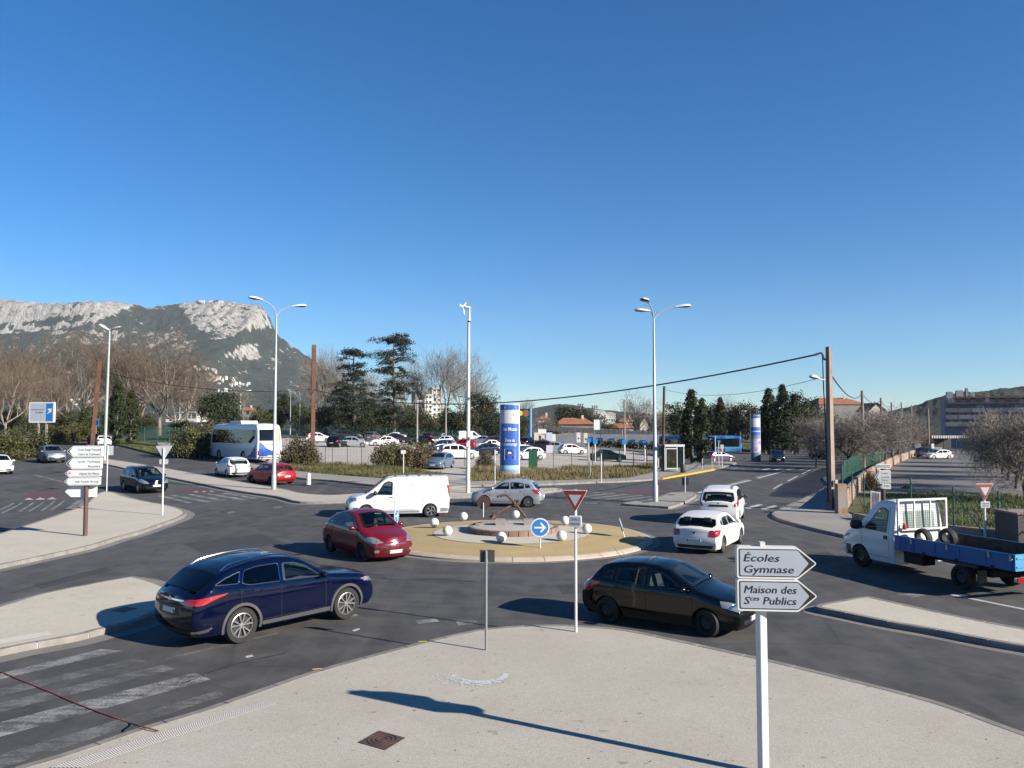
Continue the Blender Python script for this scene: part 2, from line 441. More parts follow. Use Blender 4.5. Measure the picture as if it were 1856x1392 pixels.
# pavement on the right, round the concrete pole
H1 = PX((1500, 862), (1498, 878), (1455, 903), (1420, 918), (1402, 927), (1400, 933), (1418, 942), (1475, 957), (1533, 970), (1650, 996), (1760, 1020), (1870, 1042))
H2 = [ext(H1[-1], H1[-2], 10), G(2050, 985), G(1860, 968), G(1700, 955), G(1600, 945), G(1540, 930), G(1560, 890), G(1600, 850)]
padH = island('pavement', H1 + H2, M_PATH, M_KERB, [(0, len(H1))], gut=.3)
# far pavement, along the verge and the bus shelter
E0 = PX((285, 806), (300, 813), (383, 824), (450, 846), (530, 864), (600, 870), (680, 879), (760, 885), (800, 884), (860, 879), (985, 877), (1080, 873), (1140, 871), (1198, 866.5), (1250, 858), (1296, 850), (1323, 842.5), (1335, 838))
E9 = PX((1300, 836), (1240, 842), (1184, 853), (1140, 864), (1060, 868), (985, 869), (860, 870), (790, 868), (700, 866), (600, 858), (540, 852), (470, 832), (383, 815), (290, 800))
padF = island('pavement', E0 + E9, M_PATH, M_KERB, [(0, len(E0) - 1)], stone=2.0, smooth=3)
ye = crom(PX((1201, 866.3), (1250, 858.3), (1296, 850.2)), 8)
yb = MB()
yb.grid([[p + Vector((-.02, -.05, -.14)), p + Vector((-.02, -.05, .02)), p + Vector((.02, .42, .02))] for p in ye])
yb.build('yellow_kerb_line', M_YELP, padF)
# far-left near-side pavement
J1 = PX((-60, 822), (0, 816), (62, 818.5), (100, 820), (112, 817), (60, 811), (0, 808), (-60, 806))
island('pavement', J1, M_PATH, M_KERB, None, stone=2.0)
# roadside strip left, under the cypresses
K1 = PX((205, 805), (230, 810), (262, 818), (300, 827), (300, 812), (262, 800), (230, 797), (200, 796))
pad('grass_verge', K1, .16, M_LAWN)
# car park, verge, lawns
pad('car_park', PX((470, 836), (560, 849), (640, 853), (720, 858), (800, 861), (812, 874), (842, 874), (852, 860), (950, 858), (1100, 853), (1195, 845), (1195, 825), (1130, 815), (1050, 808), (900, 797), (700, 795), (520, 793), (470, 797)), .03, M_GRAVEL)
pad('verge', PX((525, 852), (600, 860), (700, 867), (790, 870), (806, 868), (800, 857), (720, 851), (640, 846), (560, 838), (520, 832)), .14, M_SOIL)
pad('verge', PX((850, 872), (985, 871), (1060, 869.5), (1140, 866), (1190, 855), (1196, 842), (1140, 845), (1060, 849), (950, 852), (853, 853)), .14, M_SOIL)
pad('bus_station_apron', PX((1000, 806), (1130, 814), (1200, 824), (1300, 832), (1330, 822), (1250, 808), (1100, 800)), .05, M_LOTR)
pad('grass_verge', PX((1250, 812), (1340, 815.5), (1420, 815), (1500, 812), (1620, 806), (1500, 803), (1330, 805)), .16, M_LAWN)
pad('lawn', PX((1530, 925), (1600, 944), (1700, 953), (1820, 962), (1990, 990), (1990, 915), (1830, 896), (1700, 893), (1600, 893), (1550, 896)), .10, M_LAWN)
pad('playground', PX((1552, 892), (1700, 891), (1990, 905), (1990, 812), (1700, 818), (1655, 823), (1600, 850)), .04, M_LOTR)
pad('grass_verge', PX((230, 796), (300, 807), (380, 812), (380, 803), (300, 797)), .05, M_LAWN)

# ------------------------------------------------------------------ roundabout island
RC, RR = Vector((0.02, 31.75, 0)), 5.45
ring = [RC + Vector((RR * math.cos(a), RR * math.sin(a), 0)) for a in [2 * math.pi * i / 120 for i in range(121)]]
def dome(r): return .125 + .165 * max(0, 1 - (r / 5.15) ** 2)
db = MB(); rows = []
for r in span(1.2, RR - .30, .22): rows.append([RC + Vector((r * math.cos(a), r * math.sin(a), dome(r))) for a in [2 * math.pi * i / 96 for i in range(97)]])
db.grid(rows); rbt = structure(db.build('roundabout_island', M_TAN, smooth=True))
kerb(ring, rbt, M_KERB2, .125, .34, 1.07, slopein=.35, gut=.30)
IC = Vector((-.05, 31.75, 0)); pb = MB(); rows = []
for r in span(1.2, 3.05, .2): rows.append([IC + Vector((r * math.cos(a), r * math.sin(a), dome((IC - RC).length * 0 + r) + .012)) for a in [2 * math.pi * i / 96 for i in range(97)]])
pb.grid(rows); pb.build('pale_gravel_ring', M_PAVE2, rbt, smooth=True)

# ------------------------------------------------------------------ road markings: sheets 4 mm above the asphalt
def mark(name, quad, m=None, dz=.0045):
    P = [G(u, v) for u, v in quad]; n = 14
    a, b, c, d = P; rows = []
    for i in range(n + 1):
        t = i / n; p = a.lerp(b, t); q = d.lerp(c, t); rows.append([Vector((p.x, p.y, gz(p.x, p.y) + dz)), Vector((q.x, q.y, gz(q.x, q.y) + dz))])
    MB().grid(rows).build(name, m or M_WORN, road)
mark('crossing_stripe', [(-60, 1236), (183, 1177), (221, 1180), (-60, 1246)], M_WORN)
mark('crossing_stripe', [(-60, 1262), (243, 1194), (266, 1199), (-60, 1277)], M_WORN2)
mark('crossing_stripe', [(-60, 1288), (295, 1206), (318, 1213), (-60, 1306)], M_WORN2)
mark('crossing_stripe', [(-80, 1330), (353, 1220), (382, 1232), (-80, 1358)], M_WORN)
mark('crossing_stripe', [(-80, 1392), (395, 1252), (408, 1261), (-80, 1420)], M_WORN2)
mark('lane_line', [(300, 1193), (500, 1147), (504, 1149), (300, 1197)], M_WORN2)
for q in ([(0, 922.5), (22, 912), (26, 913), (0, 926)], [(2, 929), (38, 911), (42, 911.5), (4, 931.5)], [(32, 927), (58, 911), (63, 911), (36, 928)], [(49, 927), (77, 910), (82, 909.5), (54, 927.5)], [(73, 925.5), (97, 908), (101, 908), (78, 926)], [(88, 925), (114, 907.5), (119, 907), (94, 925.5)], [(117, 923), (141, 906), (152, 906), (125, 924)]):
    mark('crossing_stripe', q, M_WORN)
for q in ([(290, 897), (350, 911.5), (342, 912.5), (284, 899)], [(314, 897), (384, 909.5), (374, 911), (306, 898)], [(346, 895.5), (411, 906.5), (401, 908), (338, 896.5)], [(381, 894.5), (446, 905), (437, 906.5), (373, 895.7)], [(410, 893.7), (470, 903), (462, 904.3), (402, 894.7)]):
    mark('crossing_stripe', q, M_WORN)
for q in ([(1040, 901), (1108, 893.5), (1116, 894.5), (1048, 902.5)], [(1068, 903), (1133, 895.5), (1142, 896.5), (1077, 904.3)], [(1096, 904.6), (1160, 897), (1168, 898), (1105, 906)], [(1045, 895.5), (1082, 891.7), (1090, 892.6), (1052, 896.8)], [(1125, 906), (1178, 899.5), (1184, 900.5), (1133, 907.2)]):
    mark('crossing_stripe', q, M_WORN)
for q in ([(1347, 921), (1374, 914), (1384, 915), (1358, 922.5)], [(1378, 922.5), (1402, 916), (1411, 917), (1389, 924)], [(1326, 917), (1346, 912), (1355, 913), (1337, 918.5)], [(1240, 910), (1262, 904.5), (1269, 905.5), (1247, 911)]):
    mark('crossing_stripe', q, M_WHITE_P)
for u in (1386, 1408, 1430, 1453, 1477): mark('crossing_stripe', [(u - 6, 851), (u + 9, 848.5), (u + 13, 849.5), (u - 1, 852)], M_WHITE_P)
for u in (1330, 1350, 1368): mark('crossing_stripe', [(u - 6, 850), (u + 7, 848), (u + 10, 849), (u - 2, 851)], M_WORN)
for a, b in (((1400, 886), (1416, 877)), ((1426, 872), (1444, 863)), ((1452, 859), (1472, 849))):
    mark('lane_line', [a, b, (b[0] + 3, b[1] + .3), (a[0] + 4, a[1] + .4)], M_WHITE_P)
mark('lane_line', [(1262, 893), (1345, 873), (1352, 873.6), (1268, 894)], M_WHITE_P)
mark('lane_line', [(1345, 873), (1420, 853.5), (1425, 854), (1352, 873.6)], M_WHITE_P)
mark('lane_line', [(1310, 880), (1395, 857), (1398, 857.4), (1316, 880.6)], M_WORN)
mark('lane_line', [(1723, 1076.5), (1960, 1124), (1960, 1127), (1723, 1079)], M_WHITE_P)
for q in ([(620, 1117), (645, 1113), (650, 1116), (625, 1120)], [(752, 1125), (790, 1122), (797, 1127), (758, 1131)], [(826, 1127), (862, 1125), (866, 1131), (830, 1134)], [(410, 929), (424, 927), (428, 929), (414, 931)], [(495, 919), (508, 918), (510, 920), (497, 921)], [(1625, 1078), (1652, 1075), (1680, 1079), (1655, 1083)], [(1020, 911), (1040, 909.5), (1044, 911), (1024, 912.5)], [(1060, 911.5), (1082, 911), (1084, 912.5), (1062, 913)]):
    mark('give_way_dash', q, M_WORN)
mark('lane_line', [(62, 862), (120, 876), (124, 875), (66, 861)], M_WORN)
mark('red_hump', [(38, 906), (54, 893), (114, 892), (104, 905)], M_REDP)
mark('red_hump', [(318, 889), (345, 884.5), (400, 892), (368, 896.5)], M_REDP)
mark('red_hump', [(1120, 893), (1150, 886), (1225, 889), (1196, 897)], M_REDP)
for u0, v0, s in ((42, 906.5, 19), (63, 906, 19), (84, 905.5, 19)):
    b = MB(); b.face([G(u0, v0) + Vector((0, 0, .009)), G(u0 + s, v0 - .5) + Vector((0, 0, .009)), G(u0 + s * .55, v0 - 4) + Vector((0, 0, .009))]); b.build('hump_arrow', M_WHITE_P, road)
for u0, v0 in ((350, 892), (364, 891.5), (378, 891)):
    b = MB(); b.face([G(u0, v0) + Vector((0, 0, .009)), G(u0 + 10, v0 + .7) + Vector((0, 0, .009)), G(u0 + 6, v0 - 1.6) + Vector((0, 0, .009))]); b.build('hump_arrow', M_WHITE_P, road)
mark('paint_splash', [(444, 1190), (456, 1187), (460, 1190), (447, 1193)], M_WHITE_P)
mark('paint_splash', [(638, 1143), (650, 1139), (653, 1141), (642, 1145)], M_WHITE_P)

M_PATCH = asphalt('newer_asphalt', (.042, .042, .044), (.055, .055, .057), (.075, .075, .075))
for q in ([(330, 985), (470, 968), (520, 985), (370, 1004)], [(1010, 1060), (1150, 1052), (1170, 1066), (1020, 1078)], [(1420, 1010), (1500, 1000), (1530, 1016), (1445, 1028)], [(60, 1060), (190, 1028), (205, 1033), (75, 1068)], [(640, 905), (700, 903), (705, 908), (645, 911)]):
    mark('asphalt_patch', q, M_PATCH, .0025)
# tactile strips, traffic-count hose, covers, stains
M_STEEL = nmat('galvanised_steel', (.36, .38, .40), (.46, .48, .50), 3, .45, metal=.6)
M_TACT = mat('tactile_studs', (.37, .362, .355), .75); M_TACB = mat('tactile_base', (.245, .24, .235), .85)
def tactile(q, parent, nx, ny, dz):
    P = [G(u, v, dz) for u, v in q]; b = MB(); a, c, d, e = P
    b.face([p + Vector((0, 0, .004)) for p in P], 1)
    for i in range(nx):
        for j in range(ny):
            s, t = (i + .5) / nx, (j + .5) / ny
            p = a.lerp(c, s).lerp(e.lerp(d, s), t); r = .016; z = Vector((0, 0, 1))
            o = [p + Vector((r * math.cos(k * 1.0472), r * math.sin(k * 1.0472), .004)) for k in range(6)]
            o2 = [p + Vector((r * .55 * math.cos(k * 1.0472), r * .55 * math.sin(k * 1.0472), .013)) for k in range(6)]
            b.add(o + o2, [(k, (k + 1) % 6, (k + 1) % 6 + 6, k + 6) for k in range(6)] + [tuple(range(6, 12))])
    stuff(b.build('tactile_strip', [M_TACT, M_TACB], parent))
tactile([(88, 1392), (478, 1271), (500, 1276), (150, 1392)], fore, 96, 8, .13)
tactile([(-60, 1169.8), (86, 1144.8), (96, 1150.5), (-60, 1180)], islB, 60, 9, .13)
hose = [G(-40, 1203), G(0, 1219), G(71, 1248), G(93, 1257), G(151, 1282), G(198, 1299), G(236, 1313), G(250, 1317, .14), G(287, 1327, .135)]
tag(MB().tube([p + Vector((0, 0, .015)) for p in crom(hose, 5)], .012, 6).build('rubber_hose', mat('red_rubber', (.24, .07, .06), .8), smooth=True), 'red rubber traffic counting hose stretched over the worn zebra crossing', 'hose')
cov = thing('access_cover', 'rusty brown square cast iron cover set in the foreground pavement', 'manhole cover', (0, 0, 0))
M_RUST = nmat('rusty_iron', (.075, .042, .035), (.11, .062, .05), 30, .8, .4, 80)
cp = [G(u, v, .13) for u, v in ((649, 1346), (687, 1325), (735, 1338), (699, 1360))]; cz = Vector((0, 0, .006))
MB().face([p + cz for p in cp]).build('cover_plate', M_RUST, cov)
cc = sum(cp, Vector()) / 4 + Vector((0, 0, .009)); b = MB()
for r in (.07, .13, .19):
    b.grid([[cc + Vector((q * math.cos(a), q * math.sin(a), z)) for q, z in ((r, 0), (r + .008, .006), (r + .016, 0))] for a in [2 * math.pi * i / 28 for i in range(29)]])
b.build('cast_rings', mat('worn_iron', (.14, .09, .08), .5, .5), cov)
M_STAIN = mat('white_spill', (.60, .61, .62), .8)
rs = random.Random(4); b = MB(); c0 = Vector((-.56, 14.2, .1315))
for i in range(900):
    t = rs.random() ** .9; a = R(190 + 165 * t); rad = .36 + abs(rs.gauss(0, .13)) * (1.25 - t) + .02; sz = rs.uniform(.004, .022) * (1 if rs.random() < .85 else 1.8)
    c = c0 + Vector((rad * 1.1 * math.cos(a) + rs.gauss(0, .02), rad * 1.2 * math.sin(a) + rs.gauss(0, .02), i * 1e-6)); n = rs.randint(4, 6); ph = rs.random() * 6
    b.face([c + Vector((sz * rs.uniform(.5, 1.3) * math.cos(ph + 6.283 * k / n), sz * rs.uniform(.5, 1.3) * math.sin(ph + 6.283 * k / n), 0)) for k in range(n)])
stuff(b.build('paint_spatter', M_STAIN, fore))
rs = random.Random(8); b = MB()
for i in range(260):
    u, v = rs.uniform(60, 1850), rs.uniform(1150, 1390); q = G(u, v, .134)
    if not inpoly2(q, A): continue
    sz = rs.uniform(.006, .02); a = rs.random() * 6.283; e = Vector((math.cos(a), math.sin(a), rs.uniform(-.1, .5))) * sz; f = Vector((-math.sin(a), math.cos(a), rs.uniform(-.1, .4))) * sz * .6
    b.face([q - e, q + f, q + e, q - f])
stuff(b.build('leaf_litter', nmat('dry_leaf', (.10, .06, .03), (.22, .15, .08), 8, .9, space='World'), fore))
M_TAR = mat('bitumen_seal', (.022, .022, .024), .5)
for pl_ in ([(1385, 1012), (1430, 1006), (1490, 1004), (1540, 1009)], [(690, 1048), (740, 1052), (800, 1050), (870, 1056)], [(20, 1075), (90, 1056), (170, 1033), (230, 1022)], [(520, 1002), (600, 1030), (700, 1044)], [(1240, 1040), (1330, 1058), (1440, 1062)], [(330, 1240), (420, 1206), (520, 1184)]):
    q = resample(crom([G(u, v) for u, v in pl_], 6), .12); w_ = [.016 + .008 * math.sin(k * 1.7) for k in range(len(q))]; lf, rt_ = inset(q, .02, False), inset(q, -.02, False)
    MB().grid([[Vector((p.lerp(m_, w_[k] / .02).x, p.lerp(m_, w_[k] / .02).y, .0062)) for p, m_ in ((q[k], lf[k]), (q[k], rt_[k]))] for k in range(len(q))]).build('sealed_crack', M_TAR, road)
for u, v, s in ((574, 1213, 14), (765, 1163, 12)):
    p = G(u, v, .138); MB().face([p + Vector((-.08, -.03, 0)), p + Vector((.09, .0, 0)), p + Vector((.08, .06, 0)), p + Vector((-.07, .035, 0))]).build('yellow_survey_mark', mat('yellow_spray', (.6, .55, .03), .7), fore)
random.seed(5)
for u, v in ((20, 888), (82, 888), (150, 885), (1470, 911), (225, 1105), (1170, 910), (1216, 897), (90, 850)):
    dz = .131 if (u, v) in ((1470, 911), (225, 1105), (1170, 910), (1216, 897)) else .001
    p = G(u, v, dz); r = .32 if v < 1000 else .3
    q = [p + Vector((r * math.cos(a + .4), r * math.sin(a + .4), .005)) for a in ([2 * math.pi * i / 4 for i in range(4)] if dz > .1 else [2 * math.pi * i / 20 for i in range(20)])]
    o = MB().face(q).build('drain_cover', mat('dark_iron', (.06, .057, .055), .6, .3))
    tag(o, {20: 'round iron manhole cover in the road at the left edge', 82: 'round iron manhole cover in the road beside the red hump', 150: 'iron manhole cover in the road behind the signpost', 1470: 'square iron cover in the right pavement before the concrete pole', 225: 'dark square cover in the blue car shadow on the splitter island', 1170: 'small square cover on the island left of the triple lamp', 1216: 'small square cover on the island right of the triple lamp', 90: 'small iron cover in the road beside the grey car'}[u], 'manhole cover')
# ------------------------------------------------------------------ vehicles
M_GLASS = mat('car_glass', (.008, .010, .012), .02, spec=.42)
M_TINT = mat('tinted_glass', (.003, .004, .006), .02, spec=.25)
def see_through(name, tint, ref=.9):
    m = bpy.data.materials.new(name); m.use_nodes = True; t = m.node_tree; t.nodes.remove(t.nodes['Principled BSDF']); o = t.nodes['Material Output']
    a = t.nodes.new('ShaderNodeBsdfTransparent'); a.inputs[0].default_value = (*tint, 1); b = t.nodes.new('ShaderNodeBsdfGlossy'); b.inputs['Roughness'].default_value = .02; b.inputs[0].default_value = (ref, ref, ref, 1)
    f = t.nodes.new('ShaderNodeFresnel'); ge = t.nodes.new('ShaderNodeNewGeometry'); mi_ = t.nodes.new('ShaderNodeMix'); mi_.inputs[2].default_value = 1.5; mi_.inputs[3].default_value = 1 / 1.5; t.links.new(ge.outputs['Backfacing'], mi_.inputs[0]); t.links.new(mi_.outputs[0], f.inputs[0]); mx = t.nodes.new('ShaderNodeMixShader'); t.links.new(f.outputs[0], mx.inputs[0]); t.links.new(a.outputs[0], mx.inputs[1]); t.links.new(b.outputs[0], mx.inputs[2]); t.links.new(mx.outputs[0], o.inputs[0]); return m
M_CLEAR = see_through('clear_car_glass', (.62, .70, .68)); M_DARKG = see_through('privacy_glass', (.05, .055, .065), .75)
M_SEAT = mat('seat_fabric', (.06, .06, .065), .9); M_DASH = mat('dashboard', (.03, .03, .032), .8); M_FRIT = mat('window_rubber', (.010, .010, .011), .5)
M_TYRE = mat('tyre_rubber', (.022, .022, .023), .75, spec=.3)
M_ALLOY = mat('alloy_rim', (.34, .35, .37), .38, .7)
M_RIMD = mat('dark_rim', (.012, .012, .013), .6, .0)
M_CAP = mat('wheel_cover', (.42, .43, .44), .4, .5)
M_BLK = mat('black_plastic', (.018, .018, .019), .55)
M_UNDER = mat('underbody_dark', (.008, .008, .008), .9)
M_CHROME = mat('chrome', (.75, .76, .78), .12, 1.0)
M_LAMP = mat('headlight_glass', (.24, .26, .29), .08, .3, coat=1)
M_RED = mat('tail_light_red', (.38, .012, .012), .12, coat=1)
M_AMB = mat('indicator_amber', (.75, .22, .02), .15, coat=1)
M_PLATE = mat('plate_white', (.72, .72, .70), .4)
M_BLUEP = mat('plate_blue', (.02, .07, .35), .4)
M_GREYP = mat('grey_plastic', (.062, .062, .066), .6)
M_CARBLK = mat('plate_text', (.02, .02, .02), .5)
def paint(name, c, metal=0.0, rough=.28, coat=.3):
    return mat(name, c, rough, metal, coat)
P_BLUE = paint('midnight_blue_paint', (.0011, .0033, .021), .0, .08, .0)
P_BLACK = paint('black_paint', (.0020, .0024, .0036), .0, .10, .0)
P_RED = paint('dark_red_paint', (.17, .006, .010), .1, .22)
P_WHITE = paint('white_paint', (.78, .78, .78), 0, .35)
P_SILV = paint('silver_paint', (.55, .58, .63), .55, .34)
P_GREY = paint('grey_blue_paint', (.26, .29, .34), .55, .34)
P_REDB = paint('bright_red_paint', (.36, .012, .018), .15, .3)
P_TRUCK = nmat('blue_truck_paint', (.012, .11, .34), (.02, .14, .40), 2.5, .5)

def smooth_fn(pts, wd):
    f = lin(pts)
    return lambda x: sum(f(x + wd * k / 4) for k in range(-4, 5)) / 9
def inpoly(u, v, P):
    c = False; j = len(P) - 1
    for i in range(len(P)):
        if (P[i][1] > v) != (P[j][1] > v) and u < (P[j][0] - P[i][0]) * (v - P[i][1]) / (P[j][1] - P[i][1]) + P[i][0]: c = not c
        j = i
    return c
class Car:
    def __init__(s, L, W, wb, fo, r, gc, top, nose, tail, belt, tumble=.34, uf=.13, cf=.17, ur=.09, cr=.12, bow=.10, bowr=.07, sm=.08, crown=.035, rr=.085, wr=None):
        s.L, s.W, s.wb, s.fo, s.r, s.gc = L, W, wb, fo, r, gc
        s.zt = smooth_fn(top, sm); s.xf = smooth_fn(nose, .05); s.xr = smooth_fn(tail, .05); s.belt = lin(belt)
        s.tumble, s.uf, s.cf, s.ur, s.cr, s.bow, s.bowr, s.crown, s.rr = tumble, uf, cf, ur, cr, bow, bowr, crown, rr
        s.ax = (fo, fo + wb); s.ra = r * 1.13
    def plan(s, u):
        f = 1.0
        if u < s.uf: q = 1 - u / s.uf; f -= s.cf * (1 - math.sqrt(max(0, 1 - q * q)))
        if u > 1 - s.ur: q = 1 - (1 - u) / s.ur; f -= s.cr * (1 - math.sqrt(max(0, 1 - q * q)))
        return f
    def be(s, u):
        x = u * s.L; return min(s.belt(x), s.zt(x) - s.rr)
    def Y(s, u, z):
        x = u * s.L; zt = s.zt(x); be = s.be(u); y = s.W / 2 * s.plan(u)
        if z < be:
            q = (be - z) / max(.05, be - s.gc)
            y -= .022 * (1 - min(1, q / .22)) ** 1.6 + .055 * max(0, (q - .62) / .38) ** 1.5 + .012 * math.sin(math.pi * min(1, max(0, (q - .25) / .5)))
        else:
            y -= .022 + (z - be) * s.tumble
        q = min(1, max(0, (z - (zt - s.rr)) / s.rr)); y -= s.rr * .9 * (1 - math.sqrt(max(0, 1 - q * q)))
        return max(.05, y)
    def zbot(s, u):
        x = u * s.L; zb = s.gc
        for a in s.ax:
            d = abs(x - a)
            if d < s.ra: zb = max(zb, s.r + math.sqrt(s.ra ** 2 - d * d))
        return zb
    def P(s, x, y, z): return Vector((s.L / 2 - x, y, z))
    def side(s, x, z, off=0.0, sg=1):
        a, b = s.xf(z), s.xr(z); u = min(1, max(0, (x - a) / (b - a)))
        return s.P(x, sg * (s.Y(u, z) + off), z)
    def frontp(s, y, z, off=0.0):
        """wraps round the nose: y is measured from the middle along the surface"""
        sg = 1 if y >= 0 else -1; q = abs(y)
        if z > s.zt(0) - .01:                            # over the leading edge: on the bonnet
            lo, hi = 0.0, s.L * .3
            for _ in range(18):
                m = (lo + hi) / 2
                if s.zt(m) < z: lo = m
                else: hi = m
            Yt = s.Y(lo / s.L, s.zt(lo))
            if q <= Yt: return s.topp(lo, y / Yt, off)
            return s.side(max(lo, s.xf(z) + (q - Yt)), z - .01, off, sg)
        Y0 = s.Y(0, z)
        if q <= Y0: return s.P(s.xf(z) - s.bow * (1 - (q / Y0) ** 2) - off, y, z)
        return s.side(s.xf(z) + (q - Y0), z, off, sg)
    def rearp(s, y, z, off=0.0):
        sg = 1 if y >= 0 else -1; q = abs(y); Y0 = s.Y(1, z)
        if q <= Y0: return s.P(s.xr(z) + s.bowr * (1 - (q / Y0) ** 2) + off, y, z)
        return s.side(s.xr(z) - (q - Y0), z, off, sg)
    def topp(s, x, fy, off=0.0):
        u = min(1, max(0, x / s.L)); z = s.zt(x); a, b = s.xf(z), s.xr(z)
        dz = (s.zt(x + .03) - s.zt(x - .03)) / .06; n = Vector((dz, 0, 1)).normalized()
        y = s.Y(u, z); wgt = max(0, 1 - u / .14); wg2 = max(0, 1 - (1 - u) / .10)
        xx = a + u * (b - a) - s.bow * (1 - fy * fy) * wgt + s.bowr * (1 - fy * fy) * wg2
        return s.P(xx, fy * y, z + s.crown * (1 - fy * fy)) + n * off
    def body(s, holes=None):
        KK = 16 if holes else 8
        us = set(span(0, 1, 1 / (96 if holes else 44))) | {.0012, .003, .006, .010, .015, .021, .028, .036, .044, .053, .064, .076, .09, .9985, .996, .992, .987, .98, .972, .963, .953, .94}
        for a in s.ax:
            for k in range(0, 17): us.add((a - s.ra * .9999 * math.cos(math.pi * k / 16)) / s.L)
            us.add((a - s.ra * 1.002) / s.L); us.add((a + s.ra * 1.002) / s.L)
        us = sorted(u for u in us if 0 <= u <= 1); rows = []; K = KK; cols = []
        for u in us:
            zb, be = s.zbot(u), s.be(u); zt = s.zt(u * s.L); zs = [zb + (be - zb) * k / 8 for k in range(8)]
            z1 = max(be, zt - s.rr); NA = 12 if holes else 4; zs += [be + (z1 - be) * k / NA for k in range(NA)]
            zs += [z1 + (zt - z1) * math.sin(math.pi / 2 * k / 4) for k in range(5)]
            L = []
            for z in zs:
                a, b = s.xf(z), s.xr(z); L.append((a + u * (b - a), s.Y(u, z), z))
            cols.append(L)
            left = [s.P(x, y, z) for x, y, z in L]; right = [s.P(x, -y, z) for x, y, z in L][::-1]
            top = [s.topp(u * s.L, 1 - 2 * k / K) for k in range(1, K)]
            rows.append(left + top + right)
        b = MB(); b.grid(rows)
        if holes:
            wins, tops = holes; nc = len(rows[0]); keepf = []
            for f in b.f:
                q = [Vector(b.v[i]) for i in f]; c = sum(q, Vector()) / 4; x = s.L / 2 - c.x; jj = min(i % nc for i in f); drop = False
                nl = 13 + NA
                if nl <= jj + 1 and jj < nl + K - 1:
                    fy = 1 - 2 * (jj - nl + 1.5) / K; drop = any(x0 < x < x1 and abs(fy) < .90 for x0, x1 in tops if x0 is not None)
                else: drop = any(all(inpoly(s.L / 2 - p.x, p.z, w_) for p in q) for w_ in wins)
                if not drop: keepf.append(f)
            b.f = keepf; b.m = [0] * len(keepf)
        for end, fn in ((0, s.frontp), (-1, s.rearp)):
            L = cols[end]; n = len(L) - 1; cap = []
            for j, (x, y, z) in enumerate(L):
                r = []
                for k in range(K + 1):
                    fy = 1 - 2 * k / K; p = fn(fy * y * .99999, z); p.z += s.crown * (1 - fy * fy) * (j / n) ** 3; r.append(p)
                cap.append(r)
            b.grid(cap)
        return b
def rounded(poly, r=.05, n=4):
    out = []; m = len(poly)
    for i in range(m):
        p0, p, p1 = (Vector((*poly[(i + k) % m], 0)) for k in (-1, 0, 1))
        a, c = p0 - p, p1 - p; rr = min(r, a.length * .45, c.length * .45); A = p + a.normalized() * rr; B = p + c.normalized() * rr
        for k in range(n + 1):
            t = k / n; q = A * (1 - t) ** 2 + p * 2 * t * (1 - t) + B * t * t; out.append((q.x, q.y))
    return out
def densify(poly, mx):
    out = []
    for i, a in enumerate(poly):
        b = poly[(i + 1) % len(poly)]; d = math.dist(a, b); k = max(1, int(d / mx))
        out += [(a[0] + (b[0] - a[0]) * t / k, a[1] + (b[1] - a[1]) * t / k) for t in range(k)]
    return out
def patch(mb, poly, fn, off=.005, r=.04, mi=0, dens=.12):
    P = densify(rounded(poly, r) if r else list(poly), dens); n = len(P)
    cx = sum(p[0] for p in P) / n; cy = sum(p[1] for p in P) / n; base = len(mb.v)
    RN = ((1, -.006), (.985, off), (.82, off), (.62, off), (.42, off), (.2, off))
    for k, (f, o) in enumerate(RN):
        for x, y in P: mb.v.append(tuple(fn(cx + (x - cx) * f, cy + (y - cy) * f, o)))
    mb.v.append(tuple(fn(cx, cy, off))); c = len(mb.v) - 1
    for k in range(len(RN) - 1):
        for i in range(n):
            a = base + k * n + i; b2 = base + k * n + (i + 1) % n; mb.f.append((a, b2, b2 + n, a + n)); mb.m.append(mi)
    for i in range(n): z_ = base + (len(RN) - 1) * n; mb.f.append((z_ + i, z_ + (i + 1) % n, c)); mb.m.append(mi)
def strip(mb, pts, fn, wd=.008, off=.003, mi=0, n=8):
    Q = []
    for a, b in zip(pts, pts[1:]):
        for k in range(n): t = k / n; Q.append((a[0] + (b[0] - a[0]) * t, a[1] + (b[1] - a[1]) * t))
    Q.append(pts[-1]); rows = []
    for i, p in enumerate(Q):
        a, b = Q[max(i - 1, 0)], Q[min(i + 1, len(Q) - 1)]; d = Vector((b[0] - a[0], b[1] - a[1])); d.normalize(); nx, ny = -d.y * wd / 2, d.x * wd / 2
        rows.append([fn(p[0] - nx, p[1] - ny, off), fn(p[0] + nx, p[1] + ny, off)])
    mb.grid(rows, mi)
WHEELS = {}
